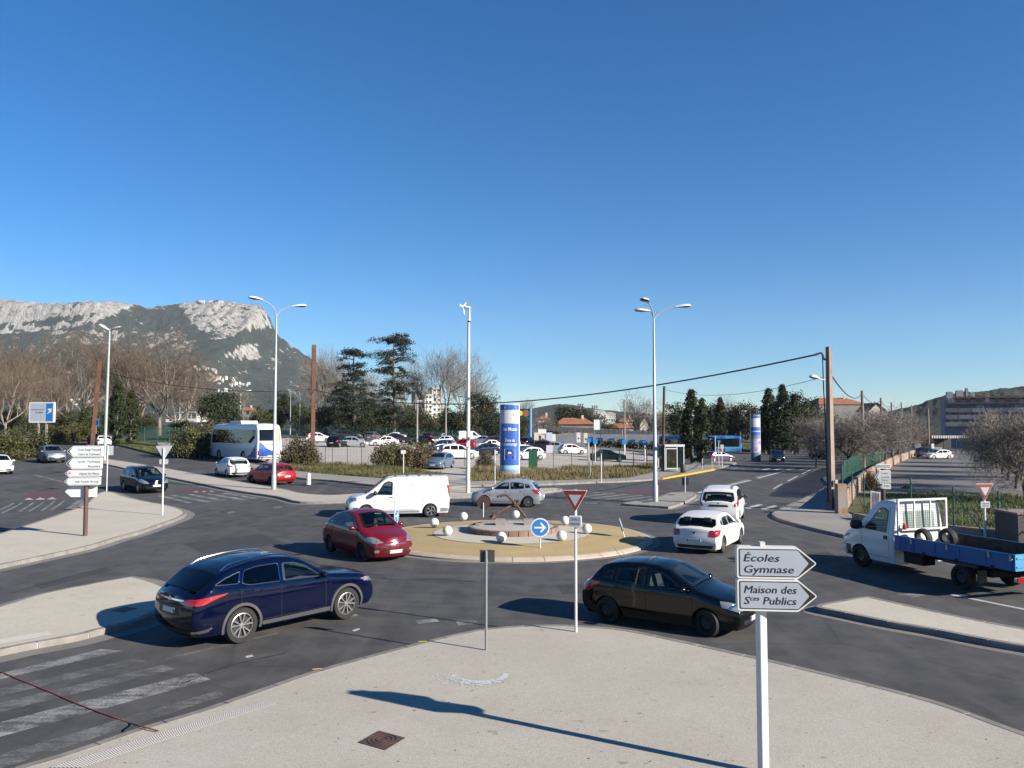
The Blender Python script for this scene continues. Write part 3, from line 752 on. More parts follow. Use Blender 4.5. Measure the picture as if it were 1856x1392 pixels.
def wheel_meshes(r, style, seg=28):
    key = (round(r, 3), style)
    if key in WHEELS: return WHEELS[key]
    wd = .21; ri = r * .70; Mx = Matrix.Rotation(R(-90), 4, 'X')       # outer face towards +y
    t = MB(); t.lathe([(ri, -wd / 2), (r * .95, -wd / 2), (r, -wd * .36), (r, wd * .36), (r * .955, wd * .49), (ri + .012, wd / 2), (ri, wd * .40)], seg, Mx, caps=False)
    tm = t.mesh('wheel', M_TYRE, True, 50)
    b = MB(); y0 = wd * .30
    b.lathe([(0.001, y0 - .03), (ri, y0 - .03)], seg, Mx, 1, caps=False)
    b.lathe([(ri + .001, wd * .43), (ri - .018, wd * .46), (ri - .03, y0)], seg, Mx, 0, caps=False)
    mats = [M_ALLOY, M_RIMD]
    if style == 'cover':
        b.lathe([(0.001, wd * .40), (ri * .5, wd * .42), (ri * .85, wd * .38), (ri * .95, y0)], seg, Mx, 0, caps=False); mats = [M_CAP, M_RIMD]
        for k in range(10):
            a = 2 * math.pi * k / 10; c = Vector((math.cos(a) * ri * .68, wd * .413, math.sin(a) * ri * .68))
            b.box(c, (ri * .3, .004, ri * .11), M=Matrix.Rotation(-a, 3, 'Y'), mi=1)
    elif style == 'steel':
        b.lathe([(0.001, wd * .2), (ri * .35, wd * .25), (ri * .6, wd * .35), (ri * .9, wd * .2)], seg, Mx, 0, caps=False); mats = [M_RIMD, M_RIMD]
    else:
        n = {'five': 5, 'ten': 5, 'many': 10}[style]
        b.lathe([(.001, wd * .42), (ri * .2, wd * .40), (ri * .24, y0 - .02)], 16, Mx, 0, caps=False)
        for k in range(n):
            for da in ((-.17, .17) if style == 'ten' else (0,)):
                a = 2 * math.pi * k / n; w0 = ri * (.08 if style == 'ten' else .13); w1 = ri * (.06 if style == 'ten' else .17 if style == 'five' else .06)
                vs = []
                for rad, hw, dy in ((ri * .12, w0 / 2, .40), (ri * .97, w1, .44)):
                    aa = a + da * (1.6 if rad > ri * .5 else .55)
                    cx, cz = math.cos(aa), math.sin(aa)
                    for sgn in (-1, 1):
                        vs.append(Vector((cx * rad - cz * hw * sgn, wd * dy, cz * rad + cx * hw * sgn)))
                        vs.append(Vector((cx * rad - cz * hw * 1.2 * sgn, y0 - .03, cz * rad + cx * hw * 1.2 * sgn)))
                b.add(vs, [(0, 2, 6, 4), (0, 4, 5, 1), (2, 3, 7, 6)], 0)
    rm = b.mesh('rim', mats, False); WHEELS[key] = (tm, rm); return WHEELS[key]

def build_car(c, S, name, label, loc, rz, pm, group=None, cat='car', far=False):
    """c: Car surface, S: dict of trim; returns (root, tree) where tree lists parts and sub-parts for copying"""
    root = thing(name, label, cat, loc, rz, group); tree = []
    def part(nm, mb, m, smooth=False, parent=None, angle=35):
        o = mb.build(nm, m, parent or root, smooth, angle=angle)
        if parent is None: tree.append((o, []))
        else: next(t for t in tree if t[0] == parent)[1].append(o)
        return o
    glassy = not far and cat in ('car', 'van', 'truck')
    bd = part('body', c.body((S['win'], [S['ws'], S['rw']]) if glassy else None), [pm], True, angle=40)
    if glassy:
        fl = c.gc + .10; bz = c.belt(c.L / 2); hw = c.W / 2 - .16; x_d = S['win'][0][0][0] - .05; P_ = c.P
        b = MB(); p0, p1 = P_(x_d - .15, 0, 0).x, P_(x_d + .35, 0, 0).x; b.prism([(p0, bz - .35), (p1, bz - .45), (p1 + .02, bz - .10), (p0 - .1, bz - .01), (p0 + .12, bz - .02)], (0, hw - .04, 0), (1, 0, 0), (0, 0, 1), (0, -1, 0), 2 * hw - .08); part('dashboard', b, M_DASH)
        b = MB(); b.bx(-c.L / 2 + .5, P_(x_d, 0, 0).x, -hw, hw, fl + .22, fl + .26) if S['rw'][0] is not None else b.bx(-c.L / 2 + .06 if cat == 'truck' else 0, P_(x_d, 0, 0).x, -hw, hw, fl + .22, fl + .26); part('cabin_floor', b, M_DASH)
        xs_ = [x_d + .95] + ([x_d + 1.85] if len(S['win']) > 1 else [])
        for k, x in enumerate(xs_):
            if x > c.L - .3: continue
            for y in ((.36, -.36) if k == 0 else (0,)):
                hw_ = .24 if k == 0 else .56; b = MB(); X = P_(x, 0, 0).x; b.box((X + .18, y, bz - .40), (.50, hw_ * 2, .16)); b.prism([(X - .02, bz - .42), (X - .16, bz - .42), (X - .30, bz + .18), (X - .20, bz + .20)], (0, y + hw_, 0), (1, 0, 0), (0, 0, 1), (0, -1, 0), 2 * hw_)
                for yy in ((y,) if k == 0 else (-.38, .38)): b.box((X - .27, yy, bz + .28), (.10, .26, .17))
                part('seat', b, M_SEAT)
        b = MB(); cw = P_(x_d + .48, .36, bz + .0); a_ = Vector((.35, 0, .94)).normalized(); e1 = Vector((0, 1, 0)); e2 = a_.cross(e1) ; b.tube([cw + (e1 * math.cos(t) + e2.normalized() * math.sin(t)) * .18 for t in [k * .3927 for k in range(17)]], .016, 5); part('steering_wheel', b, M_DASH, True)
        for poly in S['win']:
            for sg in (1, -1):
                b = MB(); Q = densify(rounded(poly, .05), .1); n = len(Q); cx = sum(p[0] for p in Q) / n; cy = sum(p[1] for p in Q) / n; rows_ = []
                for x, y in Q + Q[:1]:
                    d = math.hypot(x - cx, y - cy); f = max(0, (d - .055) / d); rows_.append([c.side(x, y, .006, sg), c.side(cx + (x - cx) * f, cy + (y - cy) * f, .008, sg)])
                b.grid(rows_); part('window_seal', b, M_FRIT, True)
        for x0, x1 in (S['ws'], S['rw']):
            if x0 is None: continue
            b = MB(); n = 10; xe = .07 if x1 - x0 > .5 else .04
            for sg in (1, -1): b.grid([[c.topp(x0 + (x1 - x0) * i / n, sg * f, .007) for f in (.80, .955)] for i in range(n + 1)])
            for xa, xb in ((x0 - .01, x0 + xe), (x1 - xe, x1 + .01)): b.grid([[c.topp(x, .95 * (1 - 2 * j / 10), .0075) for j in range(11)] for x in (xa, xb)])
            part('window_seal', b, M_FRIT, True)
    u = MB(); u.bx(-c.L / 2 + .28, c.L / 2 - .28, -c.W / 2 + .27, c.W / 2 - .27, c.gc - .03, min(c.zt(.28), c.r * 2.15) - .04)
    part('underbody', u, M_UNDER)
    gl = M_CLEAR if glassy else M_GLASS
    if glassy: S = dict(S, **{k_: M_DARKG for k_ in ('sglass', 'rglass') if S.get(k_) == M_TINT})
    for x0, x1, nm in ((*S['ws'], 'windscreen'), (*S['rw'], 'rear_window')):
        if x0 is None: continue
        b = MB(); n = 8; f0, f1 = S.get('wsf', (.95, .93))
        b.grid([[c.topp(x0 + (x1 - x0) * i / n, (f0 + (f1 - f0) * i / n) * (1 - 2 * j / 10), .011) for j in range(11)] for i in range(n + 1)])
        part(nm, b, gl if nm == 'windscreen' else S.get('rglass', gl), True)
    if S.get('rwin'):
        b = MB(); patch(b, S['rwin'], c.rearp, .006, .06); part('rear_window', b, S.get('rglass', gl), True)
    if S.get('fwin'):
        b = MB(); patch(b, S['fwin'], c.frontp, .006, .06); part('windscreen', b, gl, True)
    for k, poly in enumerate(S['win']):
        for sg in (1, -1):
            b = MB(); patch(b, poly, lambda x, z, o: c.side(x, z, o, sg), .011, S.get('winr', .05))
            o = part('side_window', b, S.get('sglass', gl) if k else gl, True)
            if S.get('trim') is not None:
                t = MB(); Q = densify(rounded(poly, .05), .1); t.tube([c.side(x, z, .010, sg) for x, z in Q + Q[:1]], .010, 5, caps=False)
                part('window_trim', t, S['trim'], True, o)
    for key, nm, fn, m in (('head', 'headlight', c.frontp, M_LAMP), ('tl', 'tail_light', c.rearp, M_RED)):
        for sg in (1, -1):
            b = MB(); patch(b, [(sg * y, z) for y, z in S[key]], fn, .010, .03, dens=.06); o = part(nm, b, m, True)
            if key == 'head' and not far:
                t = MB(); cy = sum(p[0] for p in S[key]) / len(S[key]); cz_ = sum(p[1] for p in S[key]) / len(S[key])
                patch(t, [(sg * (cy + .05 * math.cos(a)), cz_ + .05 * math.sin(a)) for a in [k * .785 for k in range(8)]], fn, .016, 0); part('lamp', t, M_CHROME, True, o)
    for nm, polys, side, m in S.get('extra', []):
        fn = {'f': c.frontp, 'r': c.rearp}.get(side)
        for poly in polys:
            if fn:
                b = MB(); patch(b, poly, fn, .008, .02, dens=.08); part(nm, b, m, True)
            else:
                for sg in (1, -1):
                    b = MB(); patch(b, poly, lambda x, z, o: c.side(x, z, o, sg), .008, .015, dens=.1); part(nm, b, m, True)
    for fn, key in ((c.frontp, 'pf'), (c.rearp, 'pr')):
        z = S[key]
        if z is None: continue
        b = MB(); patch(b, [(-.26, z - .055), (.26, z - .055), (.26, z + .055), (-.26, z + .055)], fn, .014, .008, 0)
        if not far:
            sg = 1 if fn == c.rearp else -1
            for s2 in (1, -1): patch(b, [(s2 * .22, z - .052), (s2 * .256, z - .052), (s2 * .256, z + .052), (s2 * .22, z + .052)], fn, .016, 0, 1)
        part('number_plate', b, [M_PLATE, M_BLUEP])
    if not far:
        for x, z0, z1 in S.get('seams', []):
            for sg in (1, -1):
                b = MB(); strip(b, [(x, z0), (x + S.get('lean', .02), z1)], lambda a, z, o: c.side(a, z, o, sg), .011, .003); part('door_gap', b, M_UNDER)
        for x0, x1, z in S.get('sill', []):
            for sg in (1, -1):
                b = MB(); strip(b, [(x0, z), (x1, z)], lambda a, zz, o: c.side(a, zz, o, sg), .011, .003); part('door_gap', b, M_UNDER)
        for x, z in S.get('handles', []):
            for sg in (1, -1):
                b = MB(); p = c.side(x, z, .02, sg); b.tube([p + Vector((.10, -sg * .015, 0)), p + Vector((.06, 0, 0)), p + Vector((-.06, 0, .005)), p + Vector((-.10, -sg * .015, .005))], .015, 6)
                part('door_handle', b, S.get('hm', pm), True)
    mx, mz = S['mirror']
    for sg in (1, -1):
        p = c.side(mx, mz, 0, sg); b = MB(); k = S.get('mk', 1.0)
        b.lathe([(.02, -.09), (.07, -.075), (.09, -.02), (.085, .05), (.03, .085)], 10, Matrix.Translation(p + Vector((.0, sg * .13 * k, .05 * k))) @ Matrix.Scale(k, 4) @ Matrix.Rotation(R(90), 4, 'X') @ Matrix.Diagonal((.75, .85, 1.15, 1)))
        b.tube([p, p + Vector((0, sg * .09, .03))], .03, 6)
        part('wing_mirror', b, S.get('mm', pm), True, angle=60)
    if S.get('rails') is not None:
        for sg in (1, -1):
            a, e = S['rails_x']; q = []
            for i in range(13):
                x = a + (e - a) * i / 12; h = .04 * min(1, min(i, 12 - i) / 1.0); q.append(c.topp(x, sg * .90) + Vector((0, 0, h)))
            b = MB(); b.tube(q, .016, 6); part('roof_rail', b, S['rails'], True)
    if S.get('arch') is not None:
        for a in c.ax:
            for sg in (1, -1):
                b = MB(); rows = []
                for k in range(19):
                    an = math.pi * (-.08 + 1.16 * k / 18); rows.append([c.side(a - rr_ * math.cos(an), max(c.gc - .02, c.r + rr_ * math.sin(an)), o_, sg) for rr_, o_ in ((c.ra - .012, -.05), (c.ra - .006, .016), (c.ra + .052, .016), (c.ra + .058, -.004))])
                b.grid(rows); part('wheel_arch', b, S['arch'], True)
    tm, rm = wheel_meshes(c.r, S['wheel'])
    st = S.get('steer', 0.0)
    for a in c.ax:
        for sg in (1, -1):
            wl = link('wheel', tm, root, (c.L / 2 - a, sg * (c.W / 2 - .125), c.r)); ang = (0 if sg > 0 else math.pi) + (st if a == c.ax[0] else 0)
            wl.rotation_euler = (0, random.uniform(0, 1), ang); rm_o = link('rim', rm, wl); tree.append((wl, [rm_o]))
    if S.get('aerial'):
        p = c.topp(*S['aerial']); b = MB(); b.tube([p, p + Vector((-.22, 0, .25))], [.009, .004], 5); part('aerial', b, M_BLK)
    return root, tree, part
def between(c, rear, front, side, k=1.0):
    """loc and heading of a car from where its near side wheels touch the ground; side +1 if its left is seen"""
    d = front - rear; rz = math.atan2(d.y, d.x); mid = (front + rear) / 2
    nrm = Vector((-math.sin(rz), math.cos(rz), 0)); ctr = mid - nrm * side * (c.W / 2 - .05) * k
    ctr -= Vector((math.cos(rz), math.sin(rz), 0)) * (c.L / 2 - c.fo - c.wb / 2) * k
    ctr.z = gz(ctr.x, ctr.y) + .004; return ctr, rz

# --- shapes
SUV = Car(4.89, 1.90, 2.79, .98, .378, .27,
    [(0, .84), (.10, .95), (.45, 1.04), (1.0, 1.11), (1.40, 1.155), (1.62, 1.27), (2.12, 1.55), (2.45, 1.655), (2.9, 1.70), (3.4, 1.685), (3.9, 1.625), (4.20, 1.55), (4.32, 1.49), (4.72, 1.19), (4.84, 1.11), (4.89, 1.05)],
    [(.2, .20), (.35, .09), (.5, .05), (.7, .07), (.85, .12)], [(.25, 4.66), (.4, 4.80), (.6, 4.86), (.85, 4.85), (1.1, 4.80)],
    [(0, 1.04), (1.4, 1.10), (3.0, 1.15), (4.9, 1.21)], tumble=.42, uf=.15, cf=.20, ur=.13, cr=.16, bow=.14, bowr=.10)
S_SUV = dict(ws=(1.48, 2.22), rw=(4.32, 4.73), win=[[(1.74, 1.15), (2.76, 1.19), (2.72, 1.555), (2.40, 1.53), (2.10, 1.42)], [(2.84, 1.19), (3.60, 1.215), (3.78, 1.27), (3.68, 1.52), (3.35, 1.565), (2.82, 1.57)], [(3.86, 1.275), (4.42, 1.31), (4.15, 1.42), (3.78, 1.515)]],
    sglass=M_TINT, rglass=M_TINT, trim=M_CHROME, head=[(.50, .80), (.66, .76), (.98, .86), (1.22, .95), (.9, .93), (.58, .86)], tl=[(.36, .97), (.62, .92), (.98, .95), (1.34, 1.13), (1.0, 1.11), (.60, 1.05)],
    pf=.46, pr=.80, mirror=(1.76, 1.14), wheel='ten', arch=M_GREYP, rails=M_CHROME, rails_x=(2.3, 4.2),
    seams=[(1.60, .42, 1.06), (2.80, .40, 1.11), (3.80, .85, 1.15)], sill=[(1.60, 3.50, .42)], handles=[(2.58, 1.04), (3.62, 1.09)],
    extra=[('bumper_trim', [[(-.75, .31), (.75, .31), (.82, .42), (-.82, .42)]], 'r', M_BLK), ('tail_trim', [[(-.52, 1.0), (.52, 1.0), (.52, 1.035), (-.52, 1.035)]], 'r', M_CHROME), ('plate_recess', [[(-.42, .70), (.42, .70), (.46, .92), (-.46, .92)]], 'r', M_BLK),
        ('exhaust_trim', [[(.62, .33), (1.02, .38), (1.16, .46), (.7, .40)], [(-.62, .33), (-1.02, .38), (-1.16, .46), (-.7, .40)]], 'r', M_CHROME), ('grille', [[(-.26, .36), (.26, .36), (.16, .60), (.34, .84), (-.34, .84), (-.16, .60)]], 'f', M_BLK),
        ('sill_trim', [[(1.46, .30), (3.28, .30), (3.28, .385), (1.46, .40)]], 's', M_GREYP), ('indicator', [[(.30, .90), (.44, .93), (.46, .95), (.32, .93)]], 's', M_AMB)])
HATCH = Car(3.97, 1.69, 2.47, .78, .305, .20,
    [(0, .68), (.10, .76), (.45, .87), (.92, .97), (1.10, 1.05), (1.72, 1.37), (2.05, 1.45), (2.5, 1.475), (3.0, 1.45), (3.40, 1.385), (3.52, 1.33), (3.80, 1.02), (3.92, .92), (3.97, .88)],
    [(.2, .12), (.35, .04), (.55, .03), (.75, .10)], [(.25, 3.80), (.4, 3.93), (.6, 3.95), (.9, 3.88), (1.05, 3.84)],
    [(0, .90), (1.1, .93), (3.0, .98), (4, 1.03)], tumble=.36)
S_HATCH = dict(ws=(1.10, 1.78), rw=(3.55, 3.80), win=[[(1.30, .97), (2.20, .98), (2.18, 1.34), (1.86, 1.33), (1.62, 1.20)], [(2.27, .98), (3.02, 1.02), (2.98, 1.31), (2.70, 1.345), (2.25, 1.35)], [(3.10, 1.04), (3.36, 1.08), (3.30, 1.22), (3.06, 1.28)]],
    head=[(.42, .64), (.72, .62), (.98, .72), (1.10, .84), (.82, .80), (.52, .74)], tl=[(.56, .74), (.80, .72), (1.0, .76), (1.04, .96), (.82, .99), (.60, .94)],
    pf=.40, pr=.58, mirror=(1.28, .97), wheel='cover', seams=[(1.10, .30, .95), (2.23, .28, .98), (3.02, .62, 1.0)], sill=[(1.1, 2.72, .29)], handles=[(2.05, .86), (2.90, .89)],
    extra=[('grille', [[(-.55, .30), (.55, .30), (.58, .40), (-.58, .40)], [(-.36, .62), (.36, .62), (.38, .68), (-.38, .68)]], 'f', M_BLK), ('rear_bumper', [[(-.6, .24), (.6, .24), (.66, .34), (-.66, .34)]], 'r', M_BLK)])
CITY = Car(3.85, 1.67, 2.46, .76, .295, .19,
    [(0, .70), (.08, .78), (.40, .90), (.78, 1.0), (1.0, 1.13), (1.55, 1.43), (1.9, 1.515), (2.3, 1.53), (2.75, 1.47), (3.2, 1.35), (3.48, 1.20), (3.68, 1.0), (3.82, .88), (3.85, .84)],
    [(.18, .14), (.3, .06), (.5, .03), (.7, .08), (.8, .12)], [(.22, 3.70), (.4, 3.80), (.6, 3.83), (.9, 3.76), (1.05, 3.70)],
    [(0, .93), (1.0, .97), (3.9, 1.04)], tumble=.40, uf=.18, cf=.24, bow=.17, rr=.11, sm=.13, crown=.05)
S_CITY = dict(ws=(.92, 1.62), rw=(3.22, 3.62), wsf=(.96, .92), win=[[(1.22, 1.00), (2.05, 1.01), (2.03, 1.40), (1.78, 1.38), (1.50, 1.22)], [(2.12, 1.01), (2.85, 1.03), (2.72, 1.35), (2.40, 1.395), (2.10, 1.405)], [(2.93, 1.04), (3.22, 1.06), (3.05, 1.22), (2.82, 1.31)]],
    head=[(.40, .66), (.62, .63), (.92, .68), (1.06, .80), (.84, .84), (.56, .76)], tl=[(.62, .80), (.86, .78), (.96, .9), (.98, 1.08), (.80, 1.10), (.64, 1.0)],
    pf=.36, pr=.50, mirror=(1.20, 1.0), wheel='steel', seams=[(1.02, .30, .97), (2.08, .28, 1.0), (2.92, .62, 1.02)], sill=[(1.02, 2.6, .29)], handles=[(1.92, .88), (2.78, .92)], hm=M_BLK,
    extra=[('bumper_strip', [[(.30, .47), (.96, .50), (.96, .56), (.30, .53)], [(-.30, .47), (-.96, .50), (-.96, .56), (-.30, .53)]], 'f', M_BLK), ('grille', [[(-.42, .31), (.42, .31), (.36, .43), (-.36, .43)]], 'f', M_BLK), ('fog_lamp', [[(.56, .34), (.66, .34), (.66, .43), (.56, .43)], [(-.56, .34), (-.66, .34), (-.66, .43), (-.56, .43)]], 'f', M_LAMP),
        ('emblem', [[(-.11, .60), (-.09, .58), (0, .645), (.09, .58), (.11, .60), (0, .69)], [(-.11, .66), (-.09, .64), (0, .705), (.09, .64), (.11, .66), (0, .75)]], 'f', M_CHROME), ('grille_bar', [[(-.40, .585), (-.13, .60), (-.13, .62), (-.40, .605)], [(.40, .585), (.13, .60), (.13, .62), (.40, .605)]], 'f', M_CHROME), ('side_strip', [[(1.08, .52), (2.55, .52), (2.55, .58), (1.08, .58)]], 's', P_RED)])
BMW = Car(4.33, 1.77, 2.69, .78, .315, .20,
    [(0, .66), (.10, .74), (.5, .86), (1.1, .94), (1.40, .99), (1.56, 1.08), (2.2, 1.36), (2.6, 1.425), (3.1, 1.42), (3.6, 1.36), (3.90, 1.28), (4.14, 1.02), (4.28, .92), (4.33, .90)],
    [(.2, .12), (.4, .03), (.7, .08)], [(.25, 4.18), (.4, 4.29), (.6, 4.31), (.9, 4.26), (1.05, 4.18)], [(0, .90), (1.3, .93), (4.3, 1.02)], tumble=.38)
S_BMW = dict(ws=(1.44, 2.24), rw=(3.92, 4.14), rglass=M_TINT, win=[[(1.80, .97), (2.68, .985), (2.66, 1.31), (2.36, 1.30), (2.12, 1.20)], [(2.75, .985), (3.50, 1.01), (3.42, 1.27), (3.1, 1.31), (2.73, 1.315)], [(3.56, 1.03), (3.78, 1.07), (3.72, 1.18), (3.5, 1.25)]],
    head=[(.48, .62), (.8, .62), (1.0, .74), (.6, .73)], tl=[(.54, .68), (.80, .66), (1.02, .74), (1.04, .90), (.80, .92), (.56, .90)], pf=.40, pr=.52, mirror=(1.78, .97), wheel='many',
    seams=[(1.55, .3, .95), (2.72, .28, .98), (3.52, .65, 1.0)], sill=[(1.55, 3.2, .29)], handles=[(2.5, .86), (3.35, .89)],
    extra=[('rear_bumper', [[(-.62, .22), (.62, .22), (.70, .34), (-.70, .34)]], 'r', M_BLK), ('emblem', [[(.045 * math.cos(a), .80 + .045 * math.sin(a)) for a in [k * .63 for k in range(10)]]], 'r', M_BLK), ('grille', [[(-.3, .6), (-.03, .6), (-.03, .72), (-.3, .72)], [(.3, .6), (.03, .6), (.03, .72), (.3, .72)]], 'f', M_BLK), ('number_text', [[(-.19, .49), (.19, .49), (.19, .55), (-.19, .55)]], 'r', mat('plate_grey', (.35, .36, .38), .5))])
MPV = Car(4.50, 1.75, 2.81, .86, .32, .20,
    [(0, .72), (.10, .82), (.5, .95), (1.0, 1.05), (1.15, 1.12), (1.85, 1.52), (2.3, 1.63), (2.9, 1.67), (3.6, 1.645), (4.10, 1.58), (4.22, 1.50), (4.40, 1.08), (4.48, 1.02), (4.5, 1.0)],
    [(.2, .12), (.4, .03), (.75, .10)], [(.25, 4.38), (.4, 4.48), (.6, 4.49), (.9, 4.44), (1.1, 4.40)], [(0, .97), (1.2, 1.0), (4.5, 1.06)], tumble=.27)
S_MPV = dict(ws=(1.15, 1.92), rw=(4.24, 4.41), win=[[(1.45, 1.04), (2.40, 1.05), (2.38, 1.52), (2.05, 1.50), (1.75, 1.32)], [(2.48, 1.05), (3.32, 1.07), (3.30, 1.53), (2.46, 1.53)], [(3.40, 1.08), (4.12, 1.12), (4.0, 1.44), (3.38, 1.52)]],
    head=[(.5, .68), (.78, .66), (1.0, .80), (.62, .80)], tl=[(.66, .86), (.86, .84), (.98, .96), (.94, 1.28), (.78, 1.22), (.70, 1.0)], pf=.42, pr=.62, mirror=(1.42, 1.04), mm=M_BLK, wheel='cover', rails=M_BLK, rails_x=(2.1, 4.05),
    seams=[(1.35, .32, 1.02), (2.44, .3, 1.05), (3.36, .65, 1.07)], handles=[(2.25, .94), (3.15, .96)],
    extra=[('tail_trim', [[(-.44, .84), (.44, .84), (.40, .93), (-.40, .93)]], 'r', M_BLK), ('emblem', [[(-.05, 1.0), (0, .95), (.05, 1.0), (0, 1.05)]], 'r', M_CHROME), ('grille', [[(-.5, .62), (.5, .62), (.5, .74), (-.5, .74)]], 'f', M_BLK)])
ESTATE = Car(4.42, 1.76, 2.71, .86, .315, .20,
    [(0, .70), (.08, .78), (.45, .90), (.95, 1.01), (1.12, 1.08), (1.85, 1.46), (2.3, 1.55), (2.9, 1.575), (3.6, 1.53), (4.02, 1.45), (4.12, 1.38), (4.33, 1.02), (4.40, .95), (4.42, .92)],
    [(.2, .12), (.4, .02), (.6, .05), (.75, .12)], [(.25, 4.28), (.4, 4.38), (.6, 4.40), (.9, 4.36), (1.1, 4.30)], [(0, .92), (1.1, .97), (4.4, 1.04)], tumble=.33, uf=.16, cf=.22, bow=.16)
S_ESTATE = dict(ws=(1.06, 1.92), rw=(4.14, 4.33), win=[[(1.42, 1.0), (2.38, 1.01), (2.36, 1.44), (2.05, 1.42), (1.75, 1.26)], [(2.46, 1.01), (3.30, 1.04), (3.27, 1.44), (2.44, 1.45)], [(3.38, 1.05), (4.05, 1.09), (3.92, 1.36), (3.36, 1.43)]],
    head=[(.42, .60), (.66, .60), (1.02, .72), (1.25, .90), (.92, .86), (.55, .74)], tl=[(.60, .70), (.82, .70), (.9, .98), (.72, 1.0)], pf=.46, pr=.60, mirror=(1.38, 1.0), wheel='cover', rails=M_BLK, rails_x=(2.1, 4.0),
    seams=[(1.3, .32, .98), (2.42, .3, 1.0), (3.3, .62, 1.02)], handles=[(2.2, .89), (3.1, .91)],
    extra=[('grille', [[(-.60, .28), (.60, .28), (.66, .40), (-.66, .40)]], 'f', M_BLK), ('emblem', [[(-.04, .64), (.04, .64), (.05, .74), (-.05, .74)]], 'f', M_CHROME)])
CROSS = Car(4.02, 1.75, 2.59, .80, .33, .26,
    [(0, .80), (.08, .88), (.5, .98), (.98, 1.06), (1.15, 1.13), (1.8, 1.49), (2.2, 1.57), (2.6, 1.58), (3.2, 1.54), (3.55, 1.47), (3.66, 1.40), (3.90, 1.08), (3.98, 1.0), (4.02, .98)],
    [(.25, .10), (.45, .02), (.8, .08)], [(.3, 3.90), (.5, 3.98), (.7, 4.0), (1.0, 3.94), (1.1, 3.90)], [(0, .98), (1.1, 1.0), (4.0, 1.08)], tumble=.31)
S_CROSS = dict(S_HATCH, ws=(1.12, 1.85), rw=(3.68, 3.90), win=[[(1.40, 1.04), (2.24, 1.05), (2.22, 1.46), (1.95, 1.45), (1.68, 1.30)], [(2.32, 1.05), (3.05, 1.08), (3.0, 1.44), (2.30, 1.465)], [(3.14, 1.10), (3.42, 1.13), (3.36, 1.32), (3.12, 1.39)]],
    head=[(.5, .72), (.78, .70), (1.02, .82), (.66, .85)], tl=[(.62, .82), (.82, .80), (.95, .95), (.9, 1.14), (.7, 1.1)], pf=.52, pr=.66, mirror=(1.36, 1.04), arch=M_BLK, rails=M_GREYP, rails_x=(1.95, 3.5), wheel='five', seams=[(1.2, .4, 1.02), (2.28, .38, 1.05)], sill=[], handles=[(2.1, .94), (2.95, .97)],
    extra=[('bumper', [[(-.80, .30), (.80, .30), (.84, .56), (-.84, .56)]], 'f', M_BLK), ('skid_plate', [[(-.45, .28), (.45, .28), (.40, .38), (-.40, .38)]], 'f', M_CHROME), ('grille', [[(-.5, .72), (.5, .72), (.5, .80), (-.5, .80)]], 'f', M_BLK), ('emblem', [[(-.05, .76), (0, .69), (.05, .76), (0, .83)]], 'f', M_CHROME)])
VAN = Car(4.90, 1.90, 3.10, .86, .325, .22,
    [(0, .84), (.10, .96), (.35, 1.06), (.72, 1.16), (.86, 1.22), (1.62, 1.80), (1.85, 1.91), (2.2, 1.955), (3.0, 1.97), (4.2, 1.965), (4.70, 1.95), (4.82, 1.93), (4.90, 1.90)],
    [(.2, .12), (.35, .03), (.6, .02), (.85, .10)], [(.25, 4.80), (.4, 4.86), (.9, 4.88), (1.4, 4.86), (1.9, 4.80)], [(0, 1.04), (.8, 1.10), (1.9, 1.12), (4.9, 1.12)], tumble=.14, uf=.15, cf=.16, ur=.03, cr=.07, bow=.16, bowr=.04, rr=.11, sm=.09)
S_VAN = dict(ws=(.80, 1.66), rw=(None, None), wsf=(.96, .95), win=[[(1.34, 1.13), (2.12, 1.10), (2.14, 1.72), (1.92, 1.78), (1.72, 1.70)]], rwin=[(-.7, 1.15), (.7, 1.15), (.66, 1.75), (-.66, 1.75)], winr=.12,
    head=[(.40, .70), (.70, .70), (1.0, .86), (1.08, 1.02), (.80, .98), (.52, .86)], tl=[(.80, .98), (.90, .98), (.90, 1.56), (.80, 1.56)], pf=.44, pr=None, mirror=(1.30, 1.14), mm=M_BLK, mk=1.5, wheel='five',
    seams=[(1.20, .40, 1.14), (2.22, .36, 1.85), (3.55, .36, 1.85), (4.80, .5, 1.85)], lean=.0, sill=[(1.2, 3.2, .40)], handles=[(2.06, 1.0)], hm=M_BLK,
    extra=[('sill_trim', [[(1.36, .25), (3.42, .25), (3.42, .36), (1.36, .36)]], 's', mat('van_grey_trim', (.26, .27, .29), .6)), ('side_trim', [[(4.42, .28), (4.84, .28), (4.84, .46), (4.44, .46)]], 's', mat('van_grey_trim', (.26, .27, .29), .6)), ('bumper', [[(-1.25, .26), (1.25, .26), (1.28, .52), (-1.28, .52)]], 'f', mat('van_dark_bumper', (.06, .062, .066), .6)), ('grille', [[(-.40, .66), (-.05, .66), (-.05, .82), (-.40, .76)], [(.40, .66), (.05, .66), (.05, .82), (.40, .76)]], 'f', M_BLK), ('bonnet_vent', [[(.62, 1.10), (.64, 1.10), (.64, 1.12), (.62, 1.12)]], 's', M_BLK), ('fuel_flap', [[(2.28, .82), (2.42, .82), (2.42, 1.04), (2.28, 1.04)]], 's', P_WHITE)])
SALOON = Car(4.35, 1.72, 2.60, .82, .305, .20,
    [(0, .68), (.10, .76), (.5, .88), (1.1, .96), (1.25, 1.02), (1.95, 1.36), (2.4, 1.43), (2.9, 1.42), (3.3, 1.34), (3.75, 1.02), (4.2, .96), (4.35, .88)],
    [(.2, .10), (.4, .02), (.75, .08)], [(.25, 4.22), (.5, 4.33), (.9, 4.28)], [(0, .90), (1.2, .93), (4.4, .98)], tumble=.38)
